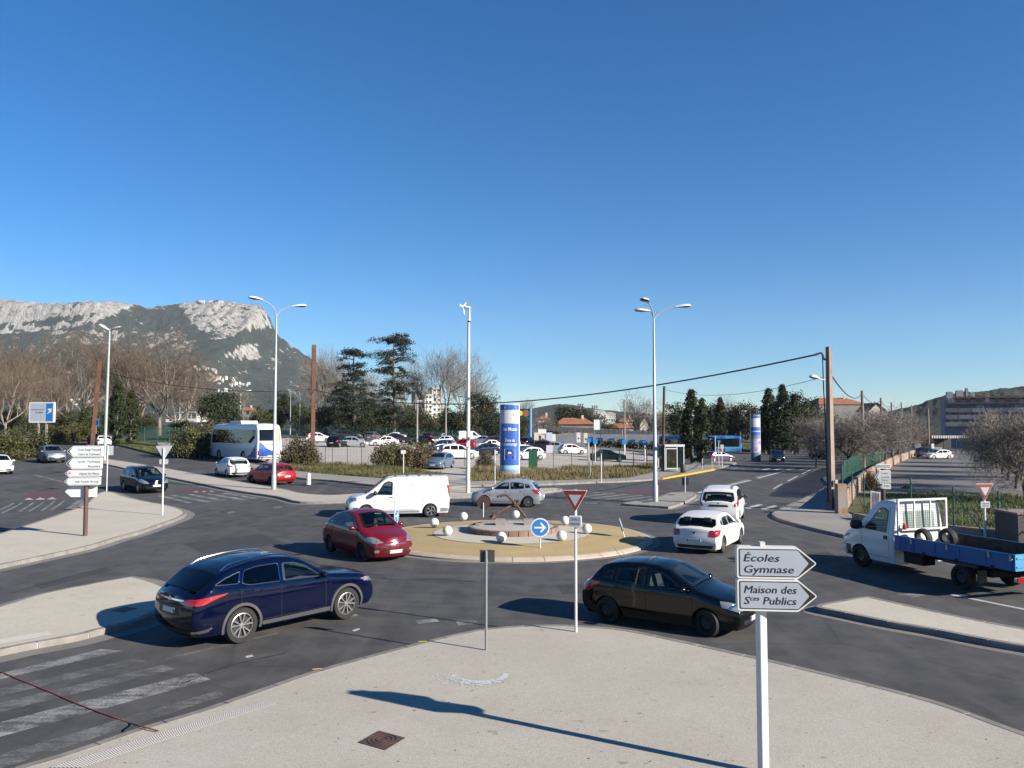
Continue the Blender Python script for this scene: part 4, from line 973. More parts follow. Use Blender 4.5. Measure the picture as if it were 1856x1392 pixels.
S_SALOON = dict(S_HATCH, ws=(1.24, 2.0), rw=(3.34, 3.74), win=[[(1.55, .96), (2.42, .97), (2.40, 1.33), (2.1, 1.31), (1.85, 1.2)], [(2.5, .97), (3.25, .99), (3.1, 1.28), (2.48, 1.34)]], mirror=(1.5, .96), seams=[(1.35, .3, .94), (2.46, .28, .97)], sill=[], handles=[(2.3, .86)], pr=.66)

# --- the moving cars on the roundabout
def put(c, S, name, label, rear, front, side, pm, k=1.0, **kw):
    loc, rz = between(c, G(*rear), G(*front), side, k); o = build_car(c, S, name, label, loc, rz, pm, **kw); o[0].scale = (k, k, k); return o
r1, t1, part1 = put(SUV, S_SUV, 'dark_blue_suv', 'dark blue SUV with chrome window trim and two-tone alloy wheels, nearest the camera', (434, 1167), (630, 1122), -1, P_BLUE, k=.955)
put(HATCH, dict(S_HATCH, wheel='steel', mm=P_BLACK, steer=R(-16), aerial=(3.3, 0)), 'black_hatchback', 'black five-door hatchback turning behind the white give way pole', (1101, 1129), (1281, 1155), -1, P_BLACK, k=.94)
put(CITY, dict(S_CITY, steer=R(18)), 'red_hatchback', 'rounded dark red hatchback facing the camera left of the roundabout island', (593, 1000), (660, 1019), -1, P_RED)
rv, tv, partv = put(VAN, S_VAN, 'white_van', 'white panel van with a house logo on its side circling the roundabout', (775.5, 938), (668, 940), 1, P_WHITE, cat='van')
put(HATCH, dict(S_HATCH, wheel='many'), 'silver_hatchback', 'silver hatchback passing behind the anchor on the roundabout', (958, 920), (877, 918.5), 1, P_SILV)
put(BMW, S_BMW, 'white_hatchback', 'white hatchback seen from behind with its right rear lights lit, right of the island', (1307, 1004.5), (1346, 984), -1, P_WHITE, k=.94)
put(MPV, S_MPV, 'white_mpv', 'tall white people carrier with dark mirrors, seen from behind, ahead of the white hatchback', (1337, 955), (1350, 935), -1, P_WHITE)
put(ESTATE, S_ESTATE, 'black_estate_car', 'black estate car with roof rails facing the camera in the left approach road', (221, 888), (252, 895.5), -1, P_BLACK)
put(HATCH, dict(S_HATCH, tl=[(.50, .78), (.80, .74), (1.06, .86), (1.0, .96), (.72, .92)]), 'white_hatchback', 'white hatchback with slanting red tail lights driving away behind the double lamp', (415.5, 867), (388, 860.5), 1, P_WHITE)
put(HATCH, dict(S_HATCH, wheel='steel'), 'red_hatchback', 'bright red hatchback driving away beside the double street lamp', (492, 880), (455, 875.5), 1, P_REDB)
put(HATCH, dict(S_HATCH, head=[(.36, .62), (.62, .60), (.98, .74), (1.16, .92), (.90, .88), (.56, .72)]), 'white_hatchback', 'white hatchback with swept headlights cut off by the left edge', (-42, 852), (-6, 866), -1, P_WHITE)
put(CROSS, S_CROSS, 'grey_crossover', 'grey blue crossover with roof rails and black arches behind the direction signpost', (64, 836.5), (85, 841), -1, P_GREY)
put(HATCH, S_HATCH, 'blue_hatchback', 'small blue hatchback on the far left road beyond the signpost', (158, 806), (167, 808), -1, paint('steel_blue_paint', (.05, .11, .22), .5), far=True)
put(BMW, S_BMW, 'white_hatchback', 'white car driving off on the far left road beside the thin lamp post', (178, 812), (171, 806), 1, P_WHITE, far=True)
put(HATCH, S_HATCH, 'purple_hatchback', 'violet grey hatchback leaving the bus station by the far pavement', (1296, 838), (1325, 838.5), -1, paint('violet_grey_paint', (.16, .13, .22), .5), far=True)
put(MPV, S_MPV, 'dark_blue_car', 'dark blue car facing the camera far along the right-hand avenue', (1393, 836), (1401, 839), -1, P_BLUE, far=True)
put(HATCH, S_HATCH, 'black_car', 'black car under the bare trees far along the right-hand avenue', (1470, 831), (1494, 832), -1, P_BLACK, far=True)

# details of the near cars
lg = MB(); M_LOGO = mat('faded_logo_print', (.60, .30, .25), .6); M_LOGO2 = mat('faded_logo_grey', (.50, .52, .53), .6)
def vs(x, z, o=.006): return VAN.side(x, z, o, 1)
for pts in ([(3.30, 1.47), (2.97, 1.62), (2.72, 1.46)], [(3.05, 1.46), (3.05, 1.54), (2.95, 1.54), (2.95, 1.46)]): strip(lg, pts, lambda a, z, o: VAN.side(a, z, .006, 1), .022)
for wd, x0, z0, dx, sz, mi in (('LAMORELLE', 2.66, 1.335, .082, .09, 0), ('MAÇON', 2.66, 1.19, .155, .085, 1)):
    for k, ch in enumerate(wd):
        v_, f_ = text(ch, sz); lg.add([vs(x0 + k * dx + p.x, z0 + p.y) for p in v_], f_, mi)
partv('logo', lg, [M_LOGO, M_LOGO2])
bars = MB()
for x in (2.3, 2.9, 3.5, 4.1): bars.tube([VAN.topp(x, f) + Vector((0, 0, .035)) for f in (-.9, -.4, 0, .4, .9)], .022, 5)
partv('roof_bar', bars, M_STEEL)
b = MB(); patch(b, [(.055 * math.cos(a), 1.03 + .055 * math.sin(a) - .0) for a in [k * .52 for k in range(12)]], SUV.rearp, .012, 0); part1('emblem', b, M_CHROME)
# ------------------------------------------------------------------ flatbed truck
CAB = Car(2.30, 1.98, 3.75, .88, .34, .30,
    [(0, .98), (.08, 1.06), (.30, 1.14), (.62, 1.26), (.80, 1.40), (1.35, 1.98), (1.55, 2.12), (1.85, 2.17), (2.22, 2.17), (2.30, 2.12)],
    [(.3, .10), (.5, .02), (.8, .03), (1.0, .12)], [(.3, 2.28), (1.2, 2.30), (2.2, 2.26)], [(0, 1.12), (.7, 1.22), (2.3, 1.24)], tumble=.15, uf=.34, cf=.15, ur=.05, cr=.05, bow=.14, bowr=.01, rr=.10, sm=.08, crown=.03)
S_CAB = dict(ws=(.74, 1.42), rw=(None, None), wsf=(.95, .94), win=[[(1.10, 1.24), (2.02, 1.20), (2.04, 1.88), (1.84, 1.96), (1.66, 1.92)]], winr=.09, rwin=[(-.62, 1.30), (.62, 1.30), (.60, 1.86), (-.60, 1.86)],
    head=[(.60, .78), (.86, .76), (1.12, .86), (1.14, 1.0), (.80, 1.0)], tl=[(.8, .35), (.82, .35), (.82, .37), (.8, .37)], pf=.5, pr=None, mirror=(1.05, 1.26), mm=M_BLK, mk=2.0, wheel='steel', seams=[(.98, .45, 1.24), (2.10, .42, 2.0)], lean=0, sill=[(.98, 2.1, .46)],
    handles=[], extra=[('bumper', [[(-1.3, .34), (1.3, .34), (1.32, .66), (-1.32, .66)]], 'f', M_BLK), ('handle_recess', [[(1.90, 1.0), (2.06, 1.0), (2.06, 1.12), (1.90, 1.12)]], 's', M_BLK), ('indicator', [[(.16, .86), (.28, .88), (.28, .98), (.18, .98)]], 's', M_AMB)])
rt, tt, ptr = put(CAB, S_CAB, 'flatbed_truck', 'white cab truck with a blue dropside bed and white ladder rack, on the right road', (1744, 1069), (1560, 1027), 1, P_WHITE, cat='truck')
M_RACK = mat('rack_white', (.62, .62, .60), .5); M_BEDIN = nmat('grimy_bed', (.05, .045, .04), (.10, .09, .08), 4, .9)
M_TAIL = nmat('sunlit_blue_board', (.05, .27, .50), (.07, .31, .55), 3, .5)  # truck blue lightened, sunlight on the tail board put into its colour
bx0, bx1 = -1.26, -5.15
b = MB(); b.bx(bx1, bx0, -1.03, 1.03, .80, .86); ptr('bed_floor', b, M_BEDIN)
for sg in (1, -1):
    for a, e in ((bx0, bx0 - .62), (bx0 - .64, bx1)):
        b = MB(); b.bx(e, a, sg * 1.04 - .018, sg * 1.04 + .018, .78, 1.20); b.bx(e, a, sg * 1.062 - .01, sg * 1.062 + .01, 1.14, 1.20); b.bx(e, a, sg * 1.062 - .01, sg * 1.062 + .01, .78, .83)
        for f in (.33, .66) if a == bx0 else (.02, .25, .5, .75, .98): b.bx(a + (e - a) * f - .025, a + (e - a) * f + .025, sg * 1.060 - .012, sg * 1.060 + .012, .83, 1.14)
        ptr('side_board', b, P_TRUCK)
    b = MB(); b.bx(bx1, bx0 - .05, sg * 1.015 - .004, sg * 1.015 + .004, .87, 1.195); ptr('board_lining', b, M_BEDIN)
b = MB(); b.bx(bx1 - .04, bx1, -1.04, 1.04, .78, 1.20); b.bx(bx1 - .06, bx1 - .04, -1.0, 1.0, 1.08, 1.12); b.bx(bx1 - .06, bx1 - .04, -1.0, 1.0, .86, .90); ptr('tail_board', b, M_TAIL)
b = MB()
for y in (-.92, .92): b.bx(bx0 - .06, bx0, y - .03, y + .03, .86, 2.24)
for y in (-.31, .31): b.bx(bx0 - .05, bx0 - .01, y - .02, y + .02, 1.32, 2.2)
for z in (1.34, 2.22): b.bx(bx0 - .058, bx0 - .002, -.95, .95, z - .03, z + .03)
ptr('ladder_rack', b, M_RACK)
b = MB()
for k in range(24): y = -.9 + 1.8 * k / 23; b.bx(bx0 - .032, bx0 - .028, y - .003, y + .003, 1.37, 2.19)
for k in range(12): z = 1.38 + .8 * k / 11; b.bx(bx0 - .036, bx0 - .033, -.9, .9, z - .003, z + .003)
ptr('rack_mesh', b, M_GREYP)
for sg in (1, -1):
    for x in (bx0 - .66, bx0 - 1.9, bx0 - 3.2, bx1 + .06):
        b = MB(); b.bx(x - .03, x + .03, sg * 1.085 - .012, sg * 1.085 + .012, 1.02, 1.17); b.bx(x - .06, x + .02, sg * 1.095 - .012, sg * 1.095 + .012, 1.06, 1.09); ptr('latch', b, M_STEEL)
    for x in (bx0 - 1.1, bx0 - 2.2, bx0 - 3.3):
        b = MB(); b.bx(x - .05, x + .05, sg * 1.075 - .012, sg * 1.075 + .012, .74, .84); ptr('hinge', b, M_UNDER)
    b = MB(); b.bx(-4.05, -2.95, sg * .99 - .02, sg * .99 + .02, .66, .74); b.bx(-4.12, -4.06, sg * .9 - .14, sg * .9 + .14, .28, .62); ptr('mud_guard', b, M_BLK)
b = MB()
for y in (-.42, .42): b.bx(bx1 + .1, -.9, y - .05, y + .05, .58, .78)
b.bx(-2.2, -1.5, .5, .95, .42, .74); b.bx(-1.9, -1.3, -.9, -.45, .42, .74); b.bx(-4.1, -3.2, -.55, .55, .40, .56)
ptr('chassis', b, M_UNDER)
b = MB(); b.bx(bx1 - .06, bx1 + .04, -1.0, 1.0, .50, .60); b.bx(bx1 - .02, bx1 + .02, -.12, .12, .44, .52); ptr('rear_bar', b, M_RACK)
for y in (-.85, .85): b = MB(); b.bx(bx1 - .085, bx1 - .06, y - .17, y + .17, .50, .62); ptr('tail_light', b, M_RED)
b = MB(); b.bx(bx1 - .075, bx1 - .062, -.3, .25, .50, .60); ptr('number_plate', b, M_PLATE)
for (x, y, r, a, nm, lb) in ((-1.60, .30, .27, .15, 'spare_tyre', 'black tyre standing behind the ladder rack in the truck bed'), (-1.80, -.45, .27, .5, 'spare_tyre', 'second black tyre lying against the far board of the truck bed')):
    M = rt.matrix_basis; o = MB(); MM = Matrix.Translation((x, y, .86 + r)) @ Matrix.Rotation(R(78), 4, 'X') @ Matrix.Rotation(a, 4, 'Z')
    o.lathe([(r * .62, -.08), (r * .95, -.09), (r, -.05), (r, .05), (r * .95, .09), (r * .62, .08), (r * .62, -.08)], 24, MM, caps=False)
    q = o.build(nm, M_TYRE, None, True); q.location = rt.location; q.rotation_euler = rt.rotation_euler; tag(q, lb, 'tyre')
o = MB(); o.lathe([(.055, .0), (.06, .05), (.05, .14), (.03, .18)], 12, Matrix.Translation((-1.40, .80, 1.36))); q = o.build('beacon_lamp', mat('beacon', (.5, .05, .04), .3)); q.location = rt.location; q.rotation_euler = rt.rotation_euler; tag(q, 'small red beacon strapped to the near post of the truck rack', 'lamp')

# ------------------------------------------------------------------ coach and town buses
M_COACHB = nmat('coach_blue_print', (.03, .09, .38), (.04, .12, .46), 2, .3)
def coach_spec(L): return Car(L, 2.55, 6.1, 2.75, .50, .32,
    [(0, 1.5), (.04, 2.2), (.12, 2.9), (.35, 3.42), (.8, 3.58), (2, 3.62), (L - 1.2, 3.62), (L - .25, 3.56), (L - .05, 3.35), (L, 3.2)],
    [(.3, .1), (.6, .0), (1.5, .02), (2.4, .2), (3.3, .45)], [(.4, L - .22), (.7, L - .08), (1.2, L), (2.2, L - .06), (3.3, L - .25)], [(0, 1.4), (1, 1.5), (L, 1.5)], tumble=.055, uf=.04, cf=.10, ur=.025, cr=.08, bow=.22, bowr=.08, rr=.22, sm=.12, crown=.06)
COACH = coach_spec(12.0)
S_COACH = dict(ws=(None, None), rw=(None, None), win=[[(.7, 1.72), (10.6, 1.78), (11.45, 2.35), (11.5, 2.95), (11.3, 3.06), (.85, 3.10)]], winr=.2, fwin=[(-1.0, 1.4), (1.0, 1.4), (.95, 3.1), (-.95, 3.1)], rwin=[(-1.06, 2.02), (1.06, 2.02), (1.02, 3.12), (-1.02, 3.12)],
    head=[(.6, .6), (1.0, .6), (1.0, .8), (.6, .8)], tl=[(1.02, .70), (1.16, .70), (1.16, 1.12), (1.02, 1.12)], pf=None, pr=.62, mirror=(.5, 2.3), mk=2.2, mm=M_BLK, wheel='cover',
    extra=[('blue_swoosh', [[(9.6, .45), (11.7, .45), (11.7, 1.7), (11.3, 1.35), (10.6, .8)]], 's', M_COACHB), ('blue_swoosh', [[(1.0, .55), (-.9, .72), (-.5, .95), (.35, 1.35), (.9, 1.92), (1.05, 1.92), (1.1, 1.2)]], 'r', M_COACHB),
        ('panel_line', [[(-1.1, 1.60), (-.4, 1.68), (.4, 1.66), (1.1, 1.56), (1.1, 1.60), (.4, 1.71), (-.4, 1.73), (-1.1, 1.65)]], 'r', M_BLK), ('rear_bumper', [[(-1.1, .42), (1.1, .42), (1.1, .5), (-1.1, .5)]], 'r', M_GREYP), ('curtain', [[(-1.0, 2.05), (-.45, 2.05), (-.5, 3.08), (-.97, 3.08)]], 'r', mat('cream_curtain', (.42, .38, .28), .8))])
fa = G(397, 832); rcn = G(462, 842); dr = (fa - rcn).normalized()
ra_ = fa - dr * COACH.wb; loc, rz = between(COACH, ra_, fa, 1)
rc, tc, ptc = build_car(COACH, S_COACH, 'coach', 'white touring coach with blue swooshes parked by the bushes', loc, rz, P_WHITE, cat='coach')
b = MB(); b.prism([(-1.6, 0), (1.5, 0), (1.2, .30), (-1.3, .30)], (.2, .85, 3.64), (1, 0, 0), (0, 0, 1), (0, -1, 0), 1.7); ptc('roof_unit', b, P_WHITE)
TB = Car(12.0, 2.55, 5.9, 2.7, .48, .32, [(0, 2.7), (.05, 2.9), (.3, 3.08), (1, 3.12), (11, 3.12), (11.8, 3.06), (12, 2.9)], [(.3, .05), (1, 0), (3, .18)], [(.3, 11.9), (1, 12), (3, 11.9)], [(0, 1.1), (12, 1.1)], tumble=.04, uf=.03, cf=.09, ur=.02, cr=.06, bow=.15, bowr=.05, rr=.14, sm=.1)
P_BUS = nmat('bus_blue_paint', (.02, .10, .36), (.05, .30, .55), .5, .35, lo=.45, hi=.6)
S_TB = dict(ws=(None, None), rw=(None, None), win=[[(.25, 1.1), (5.6, 1.15), (5.6, 2.65), (.25, 2.65)], [(5.75, 1.15), (11.6, 1.2), (11.6, 2.65), (5.75, 2.65)]], fwin=[(-1.05, 1.05), (1.05, 1.05), (1.05, 2.7), (-1.05, 2.7)], rwin=[(-.9, 1.5), (.9, 1.5), (.9, 2.6), (-.9, 2.6)],
    head=[(.7, .6), (1.05, .6), (1.05, .78), (.7, .78)], tl=[(1.02, .7), (1.14, .7), (1.14, 1.1), (1.02, 1.1)], pf=.45, pr=None, mirror=(.2, 2.2), mk=1.6, mm=M_BLK, wheel='cover', extra=[('green_band', [[(.4, .95), (11.7, .95), (11.7, 1.02), (.4, 1.02)]], 's', mat('bus_lime', (.25, .5, .05), .4))])
for (u, Y, rz, lb) in ((1243, 120, R(-70), 'blue town bus half hidden left of the big cypress pair'), (1280, 144, R(176), 'blue town bus with white roof right of the big cypress pair')):
    build_car(TB, S_TB, 'town_bus', lb, on(u, Y, .05), rz, P_BUS, cat='bus', group='blue town buses at the bus station', far=True)

# ------------------------------------------------------------------ parked cars: one of each kind, then copies
PROTO = {}
def proto(key, c, S, pm):
    r, t, _ = build_car(c, dict(S, wheel='cover' if S['wheel'] != 'steel' else 'steel'), 'parked_car', '', (0, 0, 0), 0, pm, far=True); PROTO[key] = (c, r, t, pm, [0])
def recolor(o, pm, to):
    for i, sl in enumerate(o.material_slots):
        if o.data.materials[i] == pm: sl.link = 'OBJECT'; sl.material = to
def park(key, u, v, deg, pnt, label, group='cars in the gravel car park', near=True):
    c, r, t, pm, used = PROTO[key]; p = G(u, v); a = R(deg)
    p += Vector((0, .8, 0)) * 1.0; p.z = gz(p.x, p.y) + .035
    if used[0] == 0:
        used[0] = 1; r.location = p; r.rotation_euler = (0, 0, a); r['label'] = label; r['group'] = group; o, parts = r, [x for x, _ in t]
        made = parts
    else:
        o = r.copy(); col.objects.link(o); o.location = p; o.rotation_euler = (0, 0, a); o['label'] = label; o['group'] = group; made = []
        for ch, gs in t:
            d = ch.copy(); col.objects.link(d); d.parent = o; made.append(d)
            for gch in gs: e = gch.copy(); col.objects.link(e); e.parent = d
    for d in made: recolor(d, pm, pnt)
    return o
proto('hatch', HATCH, S_HATCH, paint('proto_hatch', (.5, .5, .5))); proto('mpv', MPV, S_MPV, paint('proto_mpv', (.5, .5, .5)))
proto('saloon', SALOON, S_SALOON, paint('proto_saloon', (.5, .5, .5))); proto('suv', CROSS, S_CROSS, paint('proto_suv', (.5, .5, .5)))
proto('van', VAN, dict(S_VAN), paint('proto_van', (.5, .5, .5))); proto('estate', ESTATE, S_ESTATE, paint('proto_estate', (.5, .5, .5)))
C_ = {'w': P_WHITE, 's': P_SILV, 'k': P_BLACK, 'n': paint('navy_paint', (.015, .025, .06), .4), 'g': paint('graphite_paint', (.045, .05, .055), .5), 'r': P_REDB, 'b': paint('light_blue_paint', (.20, .28, .42), .5), 'gr': paint('pewter_paint', (.20, .20, .20), .6), 'gn': paint('dark_green_paint', (.01, .03, .022), .4)}
for key, u, v, deg, cc_, lb in (
    ('hatch', 576, 802, 10, 'w', 'white hatchback half behind the brown steel post in the car park'),
    ('estate', 612, 811, 75, 'k', 'black car seen from behind left of the silver hatchback in the car park'),
    ('hatch', 640, 811, 4, 's', 'silver blue hatchback in side view before the grassy gap in the car park'),
    ('estate', 630, 797, 8, 'g', 'dark roofed car behind the silver hatchback in the car park'),
    ('suv', 674, 800, 80, 'gr', 'brownish grey off-roader seen from behind in the back row'),
    ('saloon', 694, 809, 195, 'w', 'white saloon facing left in the car park beside the big bush'),
    ('saloon', 712, 799, 172, 'w', 'second white saloon behind the first, in the back row of the car park'),
    ('saloon', 746, 804, 185, 'g', 'graphite saloon at the foot of the left pale lamp post'),
    ('suv', 781, 801, 70, 'g', 'dark off-roader seen from behind at the right of the pale lamp post'),
    ('hatch', 800, 807, 200, 's', 'silver car facing left behind the row by the big bush'),
    ('hatch', 814, 799, 12, 'w', 'small white hatchback in front of the second lamp post in the car park'),
    ('hatch', 802, 818, 215, 'n', 'navy hatchback facing the camera over the big bush'),
    ('van', 851, 801, 20, 'w', 'white panel van parked behind the white mast'),
    ('hatch', 838, 815, 170, 'r', 'bright red car behind the white people carrier'),
    ('mpv', 829, 833, 20, 'w', 'white people carrier in side view left of the white mast'),
    ('hatch', 796, 851, 255, 'b', 'light blue car nose on beside the car park entrance'),
    ('saloon', 874, 806, 160, 's', 'silver saloon right of the white mast in the back row'),
    ('saloon', 884, 816, 205, 'w', 'white saloon facing left just left of the advertising column'),
    ('hatch', 878, 826, 200, 'n', 'navy hatchback facing left just left of the advertising column'),
    ('estate', 958, 810, 60, 'k', 'black estate car seen from behind right of the advertising column'),
    ('suv', 978, 818, 165, 'g', 'dark grey off-roader between the column and the silver car'),
    ('saloon', 1003, 819, 172, 's', 'silver saloon behind the white notice board in the car park'),
    ('hatch', 1038, 824, 12, 'w', 'white hatchback in side view at the right end of the car park'),
    ('hatch', 957, 835, 195, 'w', 'white hatchback facing left behind the green cabinet'),
    ('saloon', 1103, 837, 2, 'gn', 'dark green saloon behind the chain link fence by the verge'),
    ('hatch', 720, 803, 15, 'n', 'navy hatchback above the big bush in the car park'),
    ('hatch', 762, 808, 190, 'k', 'black hatchback just right of the left pale lamp post'),
    ('mpv', 905, 809, 15, 'g', 'dark people carrier hidden behind the advertising column'),
    ('estate', 940, 820, 30, 'n', 'navy estate car beside the right edge of the advertising column'),
): park(key, u, v, deg, C_[cc_], lb)
for key, u, v, deg, cc_, lb in (('hatch', 1706, 833, 185, 'w', 'white hatchback parked against the brick wall of the playground'), ('saloon', 1688, 830, 188, 'n', 'dark blue car parked beyond the white hatchback by the brick wall'), ('hatch', 1673, 827, 190, 'k', 'black car parked nearest the corner of the brick wall')):
    park(key, u, v, deg, C_[cc_], lb, 'cars parked in the playground')
# ------------------------------------------------------------------ street furniture
M_GALV = mat('grey_post', (.30, .32, .34), .45, .4)
M_LAMPP = mat('lamp_post_grey', (.40, .44, .45), .45, .2)
M_WPOST = nmat('white_post_paint', (.62, .62, .62), (.74, .74, .74), 2, .45)
M_WFRM = mat('white_sign_frame', (.74, .74, .73), .45)
M_SHEET = nmat('retro_sheet', (.36, .41, .48), (.40, .45, .52), 2, .55)        # retroreflective sheeting is greyish from the side
M_INK = mat('black_print', (.012, .012, .014), .5)
M_SRED = mat('sign_red', (.22, .012, .015), .5)
M_SBLUE = mat('sign_blue', (.02, .20, .60), .5)
M_BROWN = nmat('brown_post', (.085, .05, .045), (.11, .065, .055), 2, .5)
M_BACK = mat('sign_back', (.045, .047, .05), .5, .2)
M_BACKW = mat('pale_sign_back', (.50, .53, .54), .5, .2)
M_RUSTP = nmat('rusted_steel', (.10, .045, .028), (.17, .075, .045), 1.2, .85, .4, 20)
M_WOOD = nmat('weathered_pole', (.075, .045, .03), (.13, .085, .06), 1.5, .9, .4, 25)
M_CONC = nmat('weathered_concrete', (.235, .18, .15), (.34, .27, .23), .9, .9, .35, 20)
M_CABLE = mat('cable_black', (.015, .015, .017), .6)
M_GREENF = mat('green_fence', (.012, .085, .055), .5)
M_WWALL = nmat('white_wall', (.62, .61, .58), (.72, .71, .69), .6, .8, .2, 6)
def frame(al): a = R(al); return Vector((math.cos(a), math.sin(a), 0)), Vector((math.sin(a), -math.cos(a), 0)), Vector((0, 0, 1))
def rpoly(p, r): return rounded(p, r, 3)
def post(root, h, r, m, n=10, name='post', base=-.05, top=None):
    b = MB(); b.tube([(0, 0, base), (0, 0, h)], [r, top or r], n); return b.build(name, m, root, True)
def zat(u, v, P):                                         # height above P of the point seen at pixel row v
    return At(u, v, P.y).z - P.z
def sc_(P): return P.y / F                                # metres per pixel at that depth

# the large direction sign in the foreground
P = G(1384, 1401, .13); root = thing('direction_sign', 'nearest white signpost with arrow panels reading Écoles Gymnase and Maison des Services Publics', 'road sign', P)
b = MB(); b.prism(rpoly([(-.058, -.05), (.058, -.05), (.058, .05), (-.058, .05)], .02), (0, 0, -.05), (math.cos(R(25)), math.sin(R(25)), 0), (-math.sin(R(25)), math.cos(R(25)), 0), (0, 0, 1), zat(1380, 988, P)); b.build('post', M_WPOST, root)
ex, nv, ez = frame(-6)
def panel(root, x0, x1, tip, z0, h, d, lines, off, parent_name='sign_panel', arrow=1, sheet=M_SHEET, bw=.012):
    """arrow panel: x0 and x1 straight ends, tip the point, off distance of the face in front of the post"""
    s = arrow; o = nv * off
    def pl(g, tp): return [(x0 + s * g, z0 + g), (x1, z0 + g), (x1 + s * (tp - abs(g) * 0), z0 + h / 2), (x1, z0 + h - g), (x0 + s * g, z0 + h - g)]
    b = MB(); b.prism(rpoly(pl(0, tip), .03), o, ex, ez, -nv, d); fr = b.build(parent_name, M_WFRM, root)
    b = MB(); b.prism(rpoly(pl(.024, tip - .020), .02), o + nv * .003, ex, ez, -nv, .002); b.build('border', M_INK, fr)
    b = MB(); q = pl(.024 + bw, (tip - .02) * .62); b.prism(rpoly(q, .014), o + nv * .006, ex, ez, -nv, .002); b.build('sign_face', sheet, fr)
    b = MB()
    for s_, sz, x, z, wd in lines:
        for dx_, dn_ in ((0, .0085), (.026 * sz, .0088), (.013 * sz, .0091)): put_text(b, s_, sz, o + nv * dn_ + ex * (x + dx_) + ez * z, ex, ez, shear=.18, width=wd)
    b.build('lettering', M_INK, fr); return fr
zt1, zt2 = zat(1380, 988, P), zat(1380, 1046, P)
for zt_, ln in ((zt1, [('Écoles', .132, -.235, -.185, .435), ('Gymnase', .132, -.235, -.325, .60)]), (zt2, [('Maison des', .132, -.235, -.175, .635), ('S', .132, -.235, -.312, .075), ('ces', .085, -.158, -.268, .11), ('Publics', .132, -.005, -.312, .40)])):
    pr = panel(root, -.305, .43, .235, zt_ - .398, .392, .15, [(a, s_, x, zt_ + z, w_) for a, s_, x, z, w_ in ln], .12)
b = MB(); b.box(Vector((0, 0, zt1 + .02)) + ex * .02 + nv * .03, (.06, .10, .05), R(-6)); b.box(Vector((0, 0, zt2 + .004)) + nv * .02, (.5, .06, .02), R(-6)); b.build('clamp', M_WFRM, root)

def triangle(side): h = side * .866; return [(-side / 2, h * .5), (side / 2, h * .5), (0, -h * .5)]
def give_way(P, al, u, vt, vb, wpx, label, r=.03, plate=True, back=False):
    global ex, nv, ez
    root = thing('give_way_sign', label, 'road sign', P); ex, nv, ez = frame(al); k = sc_(P)
    h = zat(u, vt, P); post(root, h - .03, r, M_WPOST if not back else M_WPOST)
    sd = wpx * k; zc = (zat(u, vt, P) + zat(u, vb, P)) / 2; n = nv if not back else -nv
    o = Vector((0, 0, zc)) + n * (r + .02)
    b = MB(); b.prism(rpoly(triangle(sd * 1.03), sd * .07), o, ex, ez, -n, .035); fr = b.build('sign_panel', M_BACKW if back else M_WFRM, root)
    b = MB(); b.prism(rpoly(triangle(sd * .985), sd * .06), o + n * .004, ex, ez, -n, .003); b.build('red_border', M_SRED, fr)
    b = MB(); b.prism(rpoly(triangle(sd * .54), sd * .02), o + n * .008 + ez * .012, ex, ez, -n, .003); b.build('sign_face', M_SHEET, fr)
    if plate:
        zp = zat(u, vb, P) - .16; o2 = Vector((0, 0, zp)) + n * (r + .02); w2 = sd * .52
        b = MB(); b.prism(rpoly([(-w2 / 2, -.12), (w2 / 2, -.12), (w2 / 2, .12), (-w2 / 2, .12)], .04), o2, ex, ez, -n, .05); pl = b.build('plate', M_BACKW if back else M_WFRM, root)
        b = MB(); b.prism(rpoly([(-w2 / 2 + .02, -.10), (w2 / 2 - .02, -.10), (w2 / 2 - .02, .10), (-w2 / 2 + .02, .10)], .03), o2 + n * .004, ex, ez, -n, .003); b.build('sign_face', M_SHEET, pl)
        b = MB(); xx = ex if not back else -ex
        put_text(b, 'CEDEZ LE', .075, o2 + n * .007 + xx * (-w2 * .36) + ez * .02, xx, ez, width=w2 * .72); put_text(b, 'PASSAGE', .075, o2 + n * .007 + xx * (-w2 * .36) + ez * -.075, xx, ez, width=w2 * .72); b.build('lettering', M_INK, pl)
    return root
give_way(G(1044, 1145, .13), -14, 1041, 885, 931, 44, 'give way triangle on a white pole at the tip of the foreground pavement')
give_way(G(1786, 973, .13), 6, 1787, 876, 907, 33, 'give way triangle in bright red by the fence behind the flatbed truck', r=.05)
give_way(G(294, 933, .13), 4, 298, 811, 831, 29, 'back of a give way triangle on a white pole, on the left island', back=True, r=.04)

P = G(881, 1178, .13); root = thing('small_sign', 'small dark plate seen from behind on a thin grey pole at the pavement edge', 'road sign', P); k = sc_(P)
post(root, zat(881, 998, P), .026, M_GALV); ex, nv, ez = frame(4)
for x0, x1 in ((-.125, -.005), (.012, .165)):
    b = MB(); b.prism([(x0, zat(881, 1019, P)), (x1, zat(881, 1020, P)), (x1, zat(881, 998, P)), (x0, zat(881, 997, P))], nv * -.035, ex, ez, -nv, .02); b.build('sign_panel', M_BACK, root)
b = MB(); b.tube([(0, 0, zat(881, 1020, P)), (0, 0, zat(881, 1014, P))], .034, 10); b.build('clamp', M_GALV, root)

